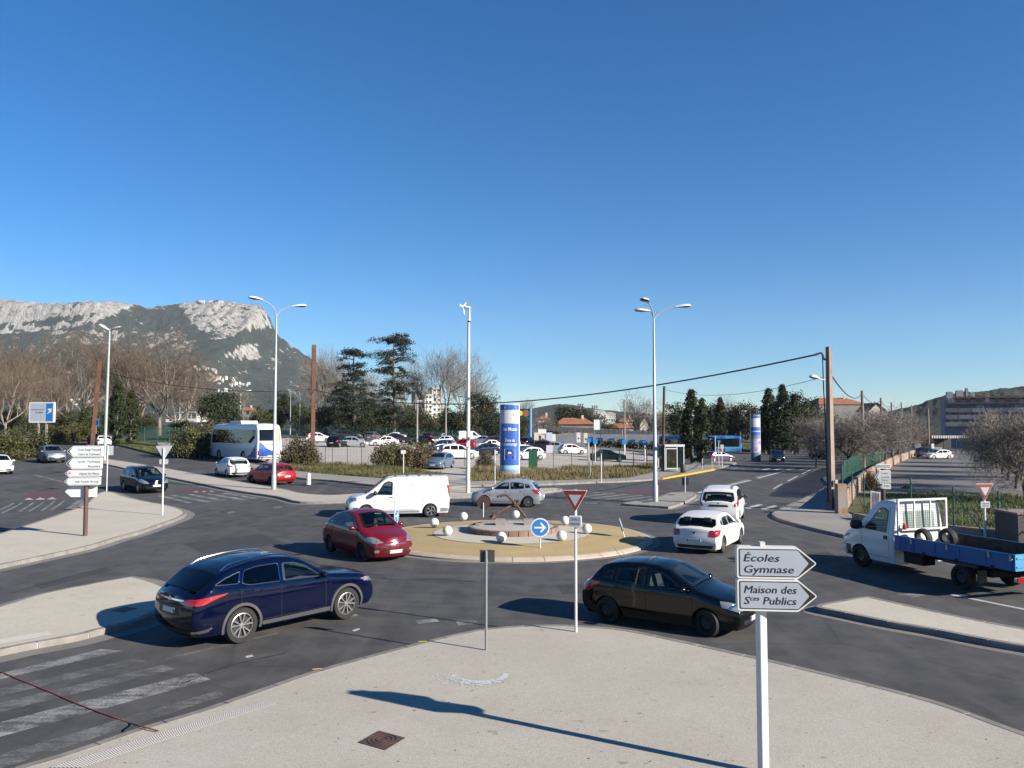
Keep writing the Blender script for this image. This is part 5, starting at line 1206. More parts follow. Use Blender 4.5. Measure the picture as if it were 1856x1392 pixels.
def disc_sign(P, rad, zc, al, label, front=True, tilt=0.0):
    root = thing('arrow_sign', label, 'road sign', P, 0); ex, nv, ez = frame(al); n = nv
    if tilt: root.rotation_euler = (0, tilt, 0)
    post(root, zc, .026, M_WPOST); o = Vector((0, 0, zc)) + (n * .05 if front else n * .0 - n * .05); dn = n if front else -n
    circ = [(rad * math.cos(a), rad * math.sin(a)) for a in [2 * math.pi * i / 40 for i in range(40)]]
    b = MB(); b.prism(circ, o, ex, ez, -dn, .03); fr = b.build('sign_panel', M_WFRM if front else M_BROWN, root)
    xx = ex if front else -ex
    b = MB(); b.prism([(x * .93, y * .93) for x, y in circ], o + dn * .003, ex, ez, -dn, .002); b.build('white_rim', M_WFRM, fr)
    b = MB(); b.prism([(x * .87, y * .87) for x, y in circ], o + dn * .006, ex, ez, -dn, .002); b.build('sign_face', M_SBLUE, fr)
    b = MB(); s = rad; arrow = [(-.62 * s, -.09 * s), (.28 * s, -.09 * s), (.02 * s, -.36 * s), (.02 * s, -.52 * s), (.14 * s, -.52 * s), (.64 * s, 0), (.14 * s, .52 * s), (.02 * s, .52 * s), (.02 * s, .36 * s), (.28 * s, .09 * s), (-.62 * s, .09 * s)]
    b.prism(arrow, o + dn * .009, xx, ez, -dn, .002); b.build('arrow', M_WFRM, fr); return root
Pd = G(979, 995, .16); disc_sign(Pd, 17 * sc_(Pd), zat(979, 956, Pd), 0, 'round blue sign with a white right arrow at the front of the roundabout island')
Pd = G(876, 935, .14); disc_sign(Pd, 12 * sc_(Pd), zat(876, 911, Pd), -8, 'back of a round sign at the rear of the island, before the silver car', front=False)
Pd = G(717, 957, .14); disc_sign(Pd, 12.5 * sc_(Pd), zat(717, 935, Pd), 80, 'round sign seen edge on at the left end of the island behind the red car')
Pd = G(1132, 975, .14); disc_sign(Pd, 12.5 * sc_(Pd), zat(1132, 950, Pd), 86, 'bent round sign leaning edge on at the right end of the island', tilt=R(-17))

# white balls, anchor and its round plinth
M_BALL = nmat('white_ball_paint', (.70, .69, .66), (.78, .775, .76), 3, .55)
bm_ = MB(); bm_.lathe([(max(.002, .19 * math.sin(math.pi * i / 16)), .19 - .19 * math.cos(math.pi * i / 16)) for i in range(17)], 28); ballm = bm_.mesh('white_ball', M_BALL, True, 180)
for u, vb, lb in ((908.5, 983, 'white ball in front of the anchor plinth'), (1018, 980.5, 'white ball just right of the blue arrow sign'), (1064, 967.5, 'white ball furthest right, behind the give way pole'), (1024, 951.5, 'white ball peeping out left of the give way plate'), (934.5, 940, 'white ball behind the anchor'), (840, 943.5, 'white ball left of the plinth, furthest back on that side'), (787, 955.5, 'white ball furthest left on the island'), (811, 971, 'white ball at the left front of the pale ring')):
    p = G(u, vb, .24); z = dome(min(RR, (Vector((p.x, p.y, 0)) - RC).length)) + .008; p = G(u, vb, z)
    tag(link('white_ball', ballm, None, p), lb, 'ball', 'white balls round the anchor')
PC = Vector((.06, 31.95, 0)); pl = thing('stone_plinth', 'low round plinth of brown stone blocks with a pale gravel top under the anchor', 'plinth', PC)
M_BRST = nmat('brown_stone', (.20, .125, .095), (.30, .20, .16), 1.5, .85, .4, 12, 'World')
nb = 30
for i in range(nb):
    a0, a1 = 2 * math.pi * i / nb + .008, 2 * math.pi * (i + 1) / nb - .008; b = MB(); rows = []
    for k in range(4):
        a = a0 + (a1 - a0) * k / 3; c, s = math.cos(a), math.sin(a); rows.append([Vector((r * c, r * s, z)) for r, z in ((1.80, .15), (1.80, .475), (1.78, .49), (1.62, .49), (1.62, .15))])
    b.grid(rows); b.face(rows[0]); b.face(rows[-1]); b.build('stone_block', M_BRST, pl)
b = MB(); b.lathe([(1.63, .15), (1.63, .48), (.9, .52), (.01, .53)], 48); b.build('gravel_top', M_GRAVEL, pl, True)
blk = [Vector((-.52, .05, .5)), Vector((.62, .05, .5))]
for c, dx, lb in ((blk[0], .38, 'concrete block under the left fluke of the anchor'), (blk[1], .42, 'concrete block under the shank end of the anchor')):
    b = MB(); b.box((0, 0, .12), (dx, .5, .24)); o = b.build('concrete_block', M_PATH, None, loc=PC + c); tag(o, lb, 'block')
an = thing('anchor', 'old rusty iron anchor leaning on concrete blocks in the middle of the roundabout', 'anchor', PC + Vector((0, 0, .72)))
def a_(u, v, dy=0): p = At(u, v, 32.0 + dy); return p - (PC + Vector((0, 0, .72)))
M_IRON = nmat('anchor_rust', (.07, .045, .035), (.14, .09, .07), 8, .85, .5, 40)
b = MB(); b.tube(crom([a_(953, 938), a_(935, 914), a_(920, 899), a_(914, 897.5), a_(904, 900)], 5), [.05] * 21, 8); b.tube([a_(904, 898.5), a_(903, 902)], .07, 8); b.build('shank', M_IRON, an, True)
b = MB(); b.tube(crom([a_(896, 933, -.15), a_(908, 926, -.1), a_(924, 917.5), a_(936, 911.5, .1)], 5), [.055] * 16, 8); b.build('arm', M_IRON, an, True)
b = MB(); c = a_(895, 934, -.15); b.prism([(-.16, -.14), (.0, -.02), (.1, .16), (-.06, .10), (-.2, .02)], c, (1, 0, 0), (0, 0, 1), (0, 1, 0), .06); b.prism([(-.1, -.14), (.05, -.1), (.12, .1), (-.02, .06)], c + Vector((.02, -.14, 0)), (1, .3, 0), (0, 0, 1), (0, 1, 0), .05); b.build('fluke', M_IRON, an)
b = MB(); c = a_(935, 913)
for r_, rot in ((.13, 0), (.10, 60)):
    b.tube([c + Matrix.Rotation(R(rot), 3, 'Z') @ Vector((r_ * math.cos(t), 0, r_ * math.sin(t))) for t in [2 * math.pi * i / 18 for i in range(19)]], .028, 6)
b.tube([c + Vector((-.1, -.2, .06)), c + Vector((.1, .2, -.04))], .035, 6); b.tube([c + Vector((.12, -.05, .14)), c + Vector((-.1, .05, -.14))], .04, 6); b.build('ring', M_IRON, an, True)

# left direction signs on the brown post
P = G(154, 971, .13); root = thing('direction_sign', 'brown post with a stack of five white arrow panels on the left island', 'road sign', P); k = sc_(P)
post(root, zat(154, 806, P), .082, M_BROWN, 12); ex, nv, ez = frame(11)
def lpanel(u0, u1, vt, vb, lines, red=False, blank=False):
    zt_, zb = zat(154, vt, P), zat(154, vb, P); x1, x0 = (u1 - 154) * k, (u0 - 154) * k; h = zt_ - zb; tip = h * .52
    if blank:
        b = MB(); b.prism(rpoly([(x1, zb), (x0 + tip, zb), (x0, zb + h / 2), (x0 + tip, zt_), (x1, zt_)], .03), nv * -.10, ex, ez, -nv, .07); b.build('sign_panel', M_WFRM, root); return
    fr = panel(root, x1, x0 + tip, tip, zb, h, .26, lines, .16, arrow=-1, bw=.01, sheet=M_WFRM if False else mat('white_sheet', (.60, .64, .68), .5))
    if red:
        c = (x0 + tip * 1.3, zb + h / 2); b = MB(); b.prism([(c[0] + r_ * math.cos(a), c[1] + r_ * math.sin(a)) for r_, rg in ((.062, range(17)), (.050, range(16, -1, -1))) for a in [i * .3927 for i in rg]], nv * .170, ex, ez, -nv, .002)
        b.prism([(c[0] - .035, c[1] - .012), (c[0] - .012, c[1] - .012), (c[0] - .012, c[1] - .035), (c[0] + .012, c[1] - .035), (c[0] + .012, c[1] - .012), (c[0] + .035, c[1] - .012), (c[0] + .035, c[1] + .012), (c[0] + .012, c[1] + .012), (c[0] + .012, c[1] + .035), (c[0] - .012, c[1] + .035), (c[0] - .012, c[1] + .012), (c[0] - .035, c[1] + .012)], nv * .170, ex, ez, -nv, .002); b.build('red_cross_symbol', mat('symbol_red', (.6, .02, .02), .5), fr)
def L3(s, x, w, vt, z, sz=.14): return (s, sz, x, zat(154, vt, P) - z, w)
lpanel(122, 180, 808, 828, [L3('Croix Rouge Française', -.30, .82, 808, .19, .13), L3('Centre de Traitement', -.30, .80, 808, .37, .13)])
lpanel(121, 179, 829.5, 850, [L3('Lycée  Technique', -.30, .82, 829.5, .19, .13), L3('Rouvière', .08, .44, 829.5, .38, .13)])
lpanel(120, 178, 851.5, 863.5, [L3('Hôpital Ste Musse', -.24, .72, 851.5, .19, .14)], red=True)
lpanel(119, 177, 865, 879, [L3('étab. français du sang', -.38, .84, 865, .20, .13)])
lpanel(117, 170, 881, 901, [], blank=True)
P = G(193, 891, .13); root = thing('small_sign', 'thin white pole with a pale plate at the tip of the left island', 'road sign', P); k = sc_(P); post(root, zat(198, 807, P), .032, M_WPOST); ex, nv, ez = frame(8)
for x0, x1 in ((-.10, -.02), (.02, .32)):
    b = MB(); b.prism([(x0, zat(197, 825, P)), (x1, zat(197, 825, P)), (x1, zat(197, 808, P)), (x0, zat(197, 808, P))], nv * -.03, ex, ez, -nv, .03); b.build('sign_panel', M_BACKW, root)

# street lamps
def lamp_head(b0, d, ln=.95, w=.26):
    """returns shell and glass builders for a head starting at b0 along horizontal-ish unit d"""
    sd = Vector((-d.y, d.x, 0)).normalized(); up = sd.cross(d) * -1
    if up.z < 0: up = -up
    sh = MB(); rows = []
    for t, wd, hh in ((0, .22, .5), (.1, .30, .6), (.3, .62, .85), (.6, 1, 1), (.88, .86, .85), (1, .35, .3)):
        r = []
        for k in range(9): a = math.pi * k / 8; r.append(b0 + d * ln * t + sd * (w * wd * math.cos(a)) + up * (.15 * hh * math.sin(a)))
        rows.append(r)
    sh.grid(rows)
    gl = MB(); rows = [[b0 + d * ln * t + sd * (w * wd * .9 * c) - up * (.07 * (1 - c * c) * bz + .005) for c in (-1, -.5, 0, .5, 1)] for t, wd, bz in ((0, .25, 0), (.3, .62, .4), (.6, 1, 1), (.88, .86, .8), (1, .35, .2))]
    gl.grid(rows); return sh, gl
M_HEAD = mat('lamp_head_white', (.72, .73, .74), .35); M_HGL = mat('lamp_glass_dark', (.10, .09, .07), .15)
def lamp(P, u, vt, arms, label, vj, r0=.11, r1=.055, ln=.95, pm=None, group='street lamps'):
    """arms: (u_end, v_end of the head tip, depth offset of tip)"""
    root = thing('street_lamp', label, 'street lamp', P, 0, group); pm = pm or M_LAMPP
    zj = zat(u, vj, P); b = MB(); b.tube([(0, 0, -.1), (0, 0, .9), (0, 0, .95), (0, 0, zj)], [r0 * 1.25, r0 * 1.25, r0, r1], 12); b.build('pole', pm, root, True)
    for (ue, ve, dy) in arms:
        tip = At(ue, ve, P.y + dy) - P; hd = Vector((tip.x, tip.y, 0)); L = hd.length; hd.normalize()
        dirn = (hd + Vector((0, 0, .10))).normalized(); hb = tip - dirn * ln
        c1 = Vector((0, 0, zj + (hb.z - zj) * .75)); pts = []
        for i in range(11):
            t = i / 10; pts.append(Vector((0, 0, zj - .02)) * (1 - t) ** 2 + c1 * 2 * t * (1 - t) + hb * t * t)
        b = MB(); b.tube(pts + [hb + dirn * .12], [r1 * .8 - .012 * i / 11 for i in range(12)], 8); ar = b.build('arm', pm, root, True)
        sh, gl = lamp_head(hb, dirn, ln); hd_ = sh.build('lamp_head', M_HEAD, root, True, angle=60); gl.build('lamp_glass', M_HGL, hd_, True)
    return root
P = G(496, 887, .13); lamp(P, 501.5, 545, [(450.5, 539, -1.2), (556, 554.5, .6)], 'tall grey lamp post with two white heads in front of the coach', 577, .13)
P = G(1188, 909, .13); lamp(P, 1188.5, 545, [(1150, 562.5, .3), (1165, 542, -1.6), (1252.5, 554.5, .2)], 'tall grey lamp post with three curved arms on the triangular island', 584, .13)
P = G(189, 834, .13); k = sc_(P); root = thing('street_lamp', 'pale green lamp post with a flat V shaped head at the far left', 'street lamp', P, 0, 'street lamps')
zj = zat(198.5, 596, P); lean = Vector(((198.5 - 189) * k, 0, 0)) * .35
b = MB(); b.tube([(0, 0, -.1), Vector((0, 0, zj)) + lean], [.16, .08], 10); b.build('pole', mat('pale_green_post', (.42, .50, .48), .45, .1), root, True)
for ue, ve in ((179.5, 587.5), (220, 592)):
    tip = At(ue, ve, P.y) - P; a = Vector((0, 0, zj - .1)) + lean; sd = Vector((0, 1, 0)); b = MB()
    rows = [[a.lerp(tip, t) + sd * (w_ * c) + Vector((0, 0, hh * (1 - c * c))) for c in (-1, -.6, 0, .6, 1)] for t, w_, hh in ((0, .08, .05), (.25, .14, .08), (.5, .30, .16), (.85, .26, .12), (1, .1, .02))]
    rows2 = [[p - Vector((0, 0, .07)) for p in r] for r in rows]; b.grid(rows); b.grid(rows2); hd_ = b.build('lamp_head', M_HEAD, root, True)
for (ub, Y, ue, vt, side, lb) in ((435, 128, 456, 708, 1, 'dark post with a curved arm behind the coach, left of the double lamp'), (526, 150, 535, 709, 1, 'left one of the two thin lamp posts behind the coach'), (543, 150, 551, 708, 1, 'right one of the two thin lamp posts behind the coach'), (325, 160, 333, 709, 1, 'thin white lamp post under the bare plane trees'), (1264, 135, 1252, 728, -1, 'thin lamp with a bright arm before the big cypress'), (1340, 170, 1329, 733, -1, 'grey arm lamp above the dark pines right of the cypress')):
    P = on(ub, Y); lamp(P, ub, vt + 6, [(ue, vt, 0)], lb, vt + 14, .09, .05, 1.1)
for (u, v, vt, Y, lb) in ((756, 806, 727, 118, 'left pale concrete lamp post in the car park'), (808, 790, 738, 140, 'right pale concrete lamp post in the car park')):
    P = on(u, Y); h = zat(u, vt, P); root = thing('street_lamp', lb, 'street lamp', P, 0, 'street lamps'); b = MB(); b.tube([(0, 0, 0), (0, 0, h)], [.17, .11], 8); b.build('pole', M_PATH, root, True); b = MB(); b.box((.35, 0, h + .02), (.8, .25, .12)); b.build('lamp_head', M_HEAD, root)
P = on(1132, 128); h = zat(1132, 724, P); root = thing('street_lamp', 'concrete post with lamps on both sides beyond the car park', 'street lamp', P, 0, 'street lamps'); post(root, h, .16, M_CONC, 8, 'pole', top=.11)
for s in (-1, 1): b = MB(); b.tube([(0, 0, h - .25), (s * .6, 0, h + .1)], .04, 6); b.build('arm', M_GALV, root, True); b = MB(); b.box((s * .75, 0, h + .12), (.5, .2, .1)); b.build('lamp_head', M_HEAD, root)
for u, lb in ((1052, 'left floodlight mast over the red roofed houses'), (1078, 'right floodlight mast over the red roofed houses')):
    P = on(u, 260); h = zat(u, 735 if u < 1060 else 738, P); root = thing('floodlight_mast', lb, 'mast', P, 0, 'floodlight masts'); post(root, h, .14, M_GALV, 6, 'pole'); b = MB()
    for i in range(3):
        for j in range(2): b.box((-.7 + .7 * i, -.1, h - .2 + .55 * j), (.5, .25, .4))
    b.build('floodlight', M_BACK, root)

# white mast with a little wind turbine
P = G(848, 893, .13); h = zat(852, 561, P); root = thing('wind_turbine_mast', 'slim white mast with a small wind turbine on top behind the roundabout', 'mast', P)
b = MB(); lean = Vector((.05, 0, 0)); zc = zat(852, 582, P)
b.tube([(0, 0, -.1), lean * .5 + Vector((0, 0, zc - .05)), lean + Vector((0, 0, zc))], [.14, .085, .085], 12); b.tube([lean + Vector((0, 0, zc + .02)), lean + Vector((0, 0, zc + .12)), lean + Vector((0, 0, h))], [.13, .075, .07], 12); b.build('mast', M_WPOST, root, True)
b = MB(); b.tube([lean + Vector((0, 0, zc - .08)), lean + Vector((0, 0, zc + .02))], .10, 12); b.build('collar', M_INK, root, True)
b = MB(); hb = lean + Vector((-.10, -.05, h + .12)); b.lathe([(.02, -.22), (.10, -.12), (.10, .14), (.04, .22)], 10, Matrix.Translation(hb) @ Matrix.Rotation(R(-78), 4, 'Y')); b.build('generator', M_WPOST, root, True)
for i in range(3):
    a = 2 * math.pi * i / 3 + 1.35; b = MB(); c = hb + Vector((-.26, -.04, .02)); q = Matrix.Rotation(R(62), 3, 'Z')
    b.prism([(-.07, .04), (.07, .04), (.05, .48), (.0, .50), (-.03, .46)], c, q @ Vector((math.cos(a), 0, math.sin(a))), q @ Vector((-math.sin(a), 0, math.cos(a))), (q @ Vector((0, 1, 0))), .02); b.build('blade', M_WPOST, root)
b = MB(); b.box((.02, -.15, zat(848, 806, P)), (.22, .1, .3)); b.build('white_box', M_WFRM, root)
b = MB(); b.box((.06, -.12, zat(848, 795, P)), (.12, .08, .2)); b.build('red_plate', mat('plate_red', (.45, .02, .02), .5), root)

# rusty beams, timber and concrete poles, cables
def beam(P, top, w_, label, m):
    root = thing('steel_beam_post', label, 'post', P, R(20)); t = (top - P); q = Matrix.Rotation(R(-20), 3, 'Z') @ t; b = MB()
    def sect(o): return [o + Vector((x, y, 0)) for x, y in ((-.5 * w_, -.5 * w_), (.5 * w_, -.5 * w_), (.5 * w_, -.38 * w_), (.1 * w_, -.38 * w_), (.1 * w_, .38 * w_), (.5 * w_, .38 * w_), (.5 * w_, .5 * w_), (-.5 * w_, .5 * w_), (-.5 * w_, .38 * w_), (-.1 * w_, .38 * w_), (-.1 * w_, -.38 * w_), (-.5 * w_, -.38 * w_))]
    a, c = sect(Vector((0, 0, -.2))), sect(q); b.add(a + c, [(i, (i + 1) % 12, (i + 1) % 12 + 12, i + 12) for i in range(12)] + [tuple(range(12)), tuple(range(12, 24))]); b.build('beam', m, root); return root
P = on(567, 90); beam(P, At(569, 625, 90), .44, 'tall rust brown steel beam post standing at the car park', M_RUSTP); TB1 = At(569, 632, 90)
P = on(167, 92); beam(P, At(181, 655, 92), .40, 'leaning rust brown steel beam post beside the cypresses on the left', M_RUSTP); TB2 = At(180, 660, 92)
P = on(1200.5, 77); t = At(1204, 700, 77) - P; root = thing('timber_pole', 'dark timber pole beside the bus shelter', 'pole', P); b = MB(); b.tube([(0, 0, -.1), t], [.17, .12], 10); b.build('pole', M_WOOD, root, True); TP = P + t
P = G(1507, 922, .13); t = At(1502, 632, P.y) - P; root = thing('concrete_pole', 'brown stained concrete utility pole on the right pavement', 'pole', P)
b = MB(); a = [Vector((x, y, -.1)) for x, y in [(q[0] * .8 - q[1] * .6, q[0] * .6 + q[1] * .8) for q in ((-.19, -.15), (.19, -.15), (.19, .15), (-.19, .15))]]; c = [t + Vector((x * .66, y * .66, .1)) for x, y, _ in a]; b.add(a + c, [(i, (i + 1) % 4, (i + 1) % 4 + 4, i + 4) for i in range(4)] + [(4, 5, 6, 7)]); b.build('pole', M_CONC, root)
zb = zat(1507, 897, P); b = MB(); b.box((.16, -.24, zb + .12), (.22, .16, .42)); b.build('meter_box', M_WWALL, root); b = MB(); b.box((.18, -.24, zat(1507, 874, P)), (.14, .14, .28)); b.build('junction_box', M_BACKW, root)
b = MB(); b.tube([(.1, -.26, -.05), (.1, -.26, zb - .1)], .03, 6); b.tube([(.2, -.26, -.05), (.2, -.26, zb - .1)], .03, 6); b.build('conduit', M_BACKW, root, True)
b = MB(); p0 = At(1491, 645, P.y) - P; p1 = At(1496, 760, P.y) - P; b.tube([p0, p0.lerp(p1, .5) + Vector((-.02, 0, 0)), p1, Vector((-.22, -.1, .3))], .03, 6); b.build('hanging_cable', M_CABLE, root, True)
CPT = At(1497, 650, P.y)
la = At(1468, 682.5, P.y - .5) - P; aa = At(1499, 690, P.y) - P; b = MB(); b.tube([aa, aa.lerp(la, .6)], .03, 6); b.build('lamp_arm', M_GALV, root, True); dd = (la - aa).normalized(); sh, gl = lamp_head(aa.lerp(la, .45), dd, (la - aa).length * .55, .16); hd_ = sh.build('lamp_head', M_HEAD, root, True); gl.build('lamp_glass', M_HGL, hd_, True)
def cable(a, c, sag, r, label, name='overhead_cable', n=28):
    pts = [a.lerp(c, i / n) + Vector((0, 0, -sag * 4 * (i / n) * (1 - i / n))) for i in range(n + 1)]; o = MB().tube(pts, r, 5).build(name, M_CABLE, None, True); return tag(o, label, 'cable', 'overhead cables')
k1 = At(1480, 643.5, P.y); MBk = MB(); 
o = tag(MB().tube(crom([CPT + Vector((.05, 0, -.02)), At(1494, 651, P.y), At(1491.5, 644, P.y), At(1488, 640, P.y), At(1478, 643, P.y)], 5), .055, 6).build('overhead_cable', M_CABLE, None, True), 'thick bent cable end clamped to the head of the concrete pole', 'cable', 'overhead cables')
far_end = Vector((TB1.x, TB1.y, At(567, 706, 90).z))
cable(At(1478, 643, P.y), far_end, 2.1, .045, 'long thick cable sagging from the concrete pole across the sky to the rust brown beam', n=40)
cable(far_end, Vector((TB2.x, TB2.y, At(180, 672, 92).z)), 1.0, .04, 'thick cable between the two rust brown beams on the left')
cable(At(1490, 684, P.y), TP + Vector((0, 0, -.3)), .75, .015, 'thin cable from the concrete pole to the timber pole')
poles2 = [(1564, 708, 86), (1598, 721, 118), (1617, 729, 150), (1635, 729, 178), (1653, 734, 200), (1683, 740, 150)]; prev = At(1509, 683, P.y)
for i, (u, vt, Y) in enumerate(poles2):
    Pp = on(u, Y); hh = zat(u, vt, Pp); rt_ = thing('concrete_pole', ['first concrete pole beyond the bare tree row, with the cable', 'second and smaller concrete pole beyond the bare tree row', 'third concrete pole on the skyline by the hill', 'fourth thin concrete pole on the skyline by the hill', 'fifth thin pole before the wooded hill', 'pale concrete pole before the apartment block'][i], 'pole', Pp); post(rt_, hh, .22, M_CONC, 8, 'pole', top=.15)
    if i < 4:
        cable(prev, Pp + Vector((0, 0, hh - .3)), .8, .035, ['cable running from the concrete pole to the first pole behind the trees', 'cable between the first and second pole behind the trees', 'cable between the second and third pole behind the trees', 'cable between the third and fourth pole behind the trees'][i], n=12); prev = Pp + Vector((0, 0, hh - .3))

# thin posts and small plates
def plate_post(u, v, vt, r, plates, label, dz=.13, al=0, m=None, name='small_sign'):
    global ex, nv, ez
    P = G(u, v, dz); root = thing(name, label, 'road sign', P); post(root, zat(u, vt, P), r, m or M_WPOST, 8); ex, nv, ez = frame(al); k = sc_(P)
    for (u0, u1, v0, v1, pm) in plates:
        b = MB(); b.prism([((u0 - u) * k, zat(u, v1, P)), ((u1 - u) * k, zat(u, v1, P)), ((u1 - u) * k, zat(u, v0, P)), ((u0 - u) * k, zat(u, v0, P))], nv * (r + .015), ex, ez, -nv, .02); b.build('sign_panel', pm, root)
    return root
plate_post(1242, 893, 864, .03, [(1235.5, 1248, 866, 880, M_BACK)], 'small dark plate on a white post on the triangular island', al=170)
plate_post(897, 880, 815, .035, [], 'bare white post left of the advertising column', name='white_post')
plate_post(1090, 873.5, 816, .045, [(1087, 1093, 815, 822, M_BACK)], 'white post with a dark cap on the verge', name='white_post')
plate_post(1069.5, 866, 832, .05, [], 'grey steel post standing in the dry grass', name='grey_post', m=M_GALV)
plate_post(731, 862, 816, .04, [(726.5, 735, 816, 822.5, M_WFRM)], 'small white plate on a thin post in front of the big bush')
plate_post(1297, 841, 790, .045, [], 'tallest of the three white posts at the end of the far pavement', name='white_post')
plate_post(1303, 843, 798, .045, [(1301.5, 1306, 798, 803, M_SBLUE)], 'middle one of the three white posts at the end of the far pavement', name='white_post')
plate_post(1309, 845, 806, .045, [(1306, 1312, 806, 814, M_BACKW)], 'shortest of the three white posts, with a pale plate', name='white_post')
plate_post(1275, 832, 799, .05, [], 'thin white post left of the cypress trunk', name='white_post')
plate_post(1436.5, 822, 792, .05, [], 'thin white post on the grass beside the right avenue', name='white_post')
plate_post(173.5, 800, 760, .05, [(169, 179, 759, 773, M_SBLUE), (171.5, 176.5, 762, 770, M_WFRM)], 'blue square parking sign by the leaning rust brown beam', m=M_GALV)
P = G(559, 877, .13); root = thing('bollard', 'stubby white bollard on the far side of the left road', 'bollard', P); b = MB(); b.tube([(0, 0, -.05), (0, 0, .62)], [.17, .15], 10); b.tube([(0, 0, .58), (0, 0, .75)], [.16, .10], 10); b.build('bollard_post', M_WPOST, root, True)

# billboard
P = on(74, 105); root = thing('billboard', 'white and blue advertising billboard with an arrow at the far left', 'billboard', P); k = sc_(P); ex, nv, ez = frame(-4)
z0, z1 = zat(74, 766, P), zat(74, 729, P); x0, x1 = (50.5 - 74) * k, (98 - 74) * k
b = MB(); b.prism(rpoly([(x0, z0), (x1, z0), (x1, z1), (x0, z1)], .12), (0, 0, 0), ex, ez, -nv, .3); fr = b.build('board', M_WFRM, root)
b = MB(); b.prism([(x0 + .14, z0 + .16), (x1 - 1.17, z0 + .16), (x1 - 1.17, z1 - .14), (x0 + .14, z1 - .14)], nv * .004, ex, ez, -nv, .003); b.build('poster', mat('poster_grey_blue', (.40, .45, .55), .5), fr)
b = MB(); b.prism([(x1 - 1.14, z0 + .16), (x1 - .16, z0 + .16), (x1 - .16, z1 - .14), (x1 - 1.14, z1 - .14)], nv * .004, ex, ez, -nv, .003); b.build('poster', mat('poster_blue', (.01, .17, .50), .5), fr)
b = MB(); o = nv * .008
put_text(b, 'maintenant', .34, o + ex * (x0 + .25) + ez * (z0 + 1.62), ex, ez, off=.01, width=1.75); b.build('lettering', mat('ink_blue', (.10, .20, .33), .5), fr)
b = MB(); put_text(b, 'à saisir', .26, o + ex * (x0 + .95) + ez * (z0 + 1.25), ex, ez, off=.008, width=1.05); b.build('lettering', M_INK, fr)
b = MB(); c = x1 - .62; b.prism([(c - .3, z0 + 1.22), (c - .22, z0 + 1.14), (c + .06, z0 + 1.42), (c + .2, z0 + 1.28), (c + .26, z0 + 1.86), (c - .32, z0 + 1.80), (c - .14, z0 + 1.62), (c - .02, z0 + 1.52)], o, ex, ez, -nv, .003); b.build('arrow', M_WFRM, fr)
b = MB(); b.bx(c - .4, c + .4, -.012, 0, z0 + .80, z0 + .84); b.bx(c - .36, c + .36, -.012, 0, z0 + .55, z0 + .68); b.build('lettering', mat('ink_pale_blue', (.25, .45, .75), .5), fr)
b = MB(); b.bx(-.5, -.3, .05, .25, -.2, z0 + .05); b.bx(.55, .75, .05, .25, -.2, z0 + .05); b.build('leg', M_PATH, root)

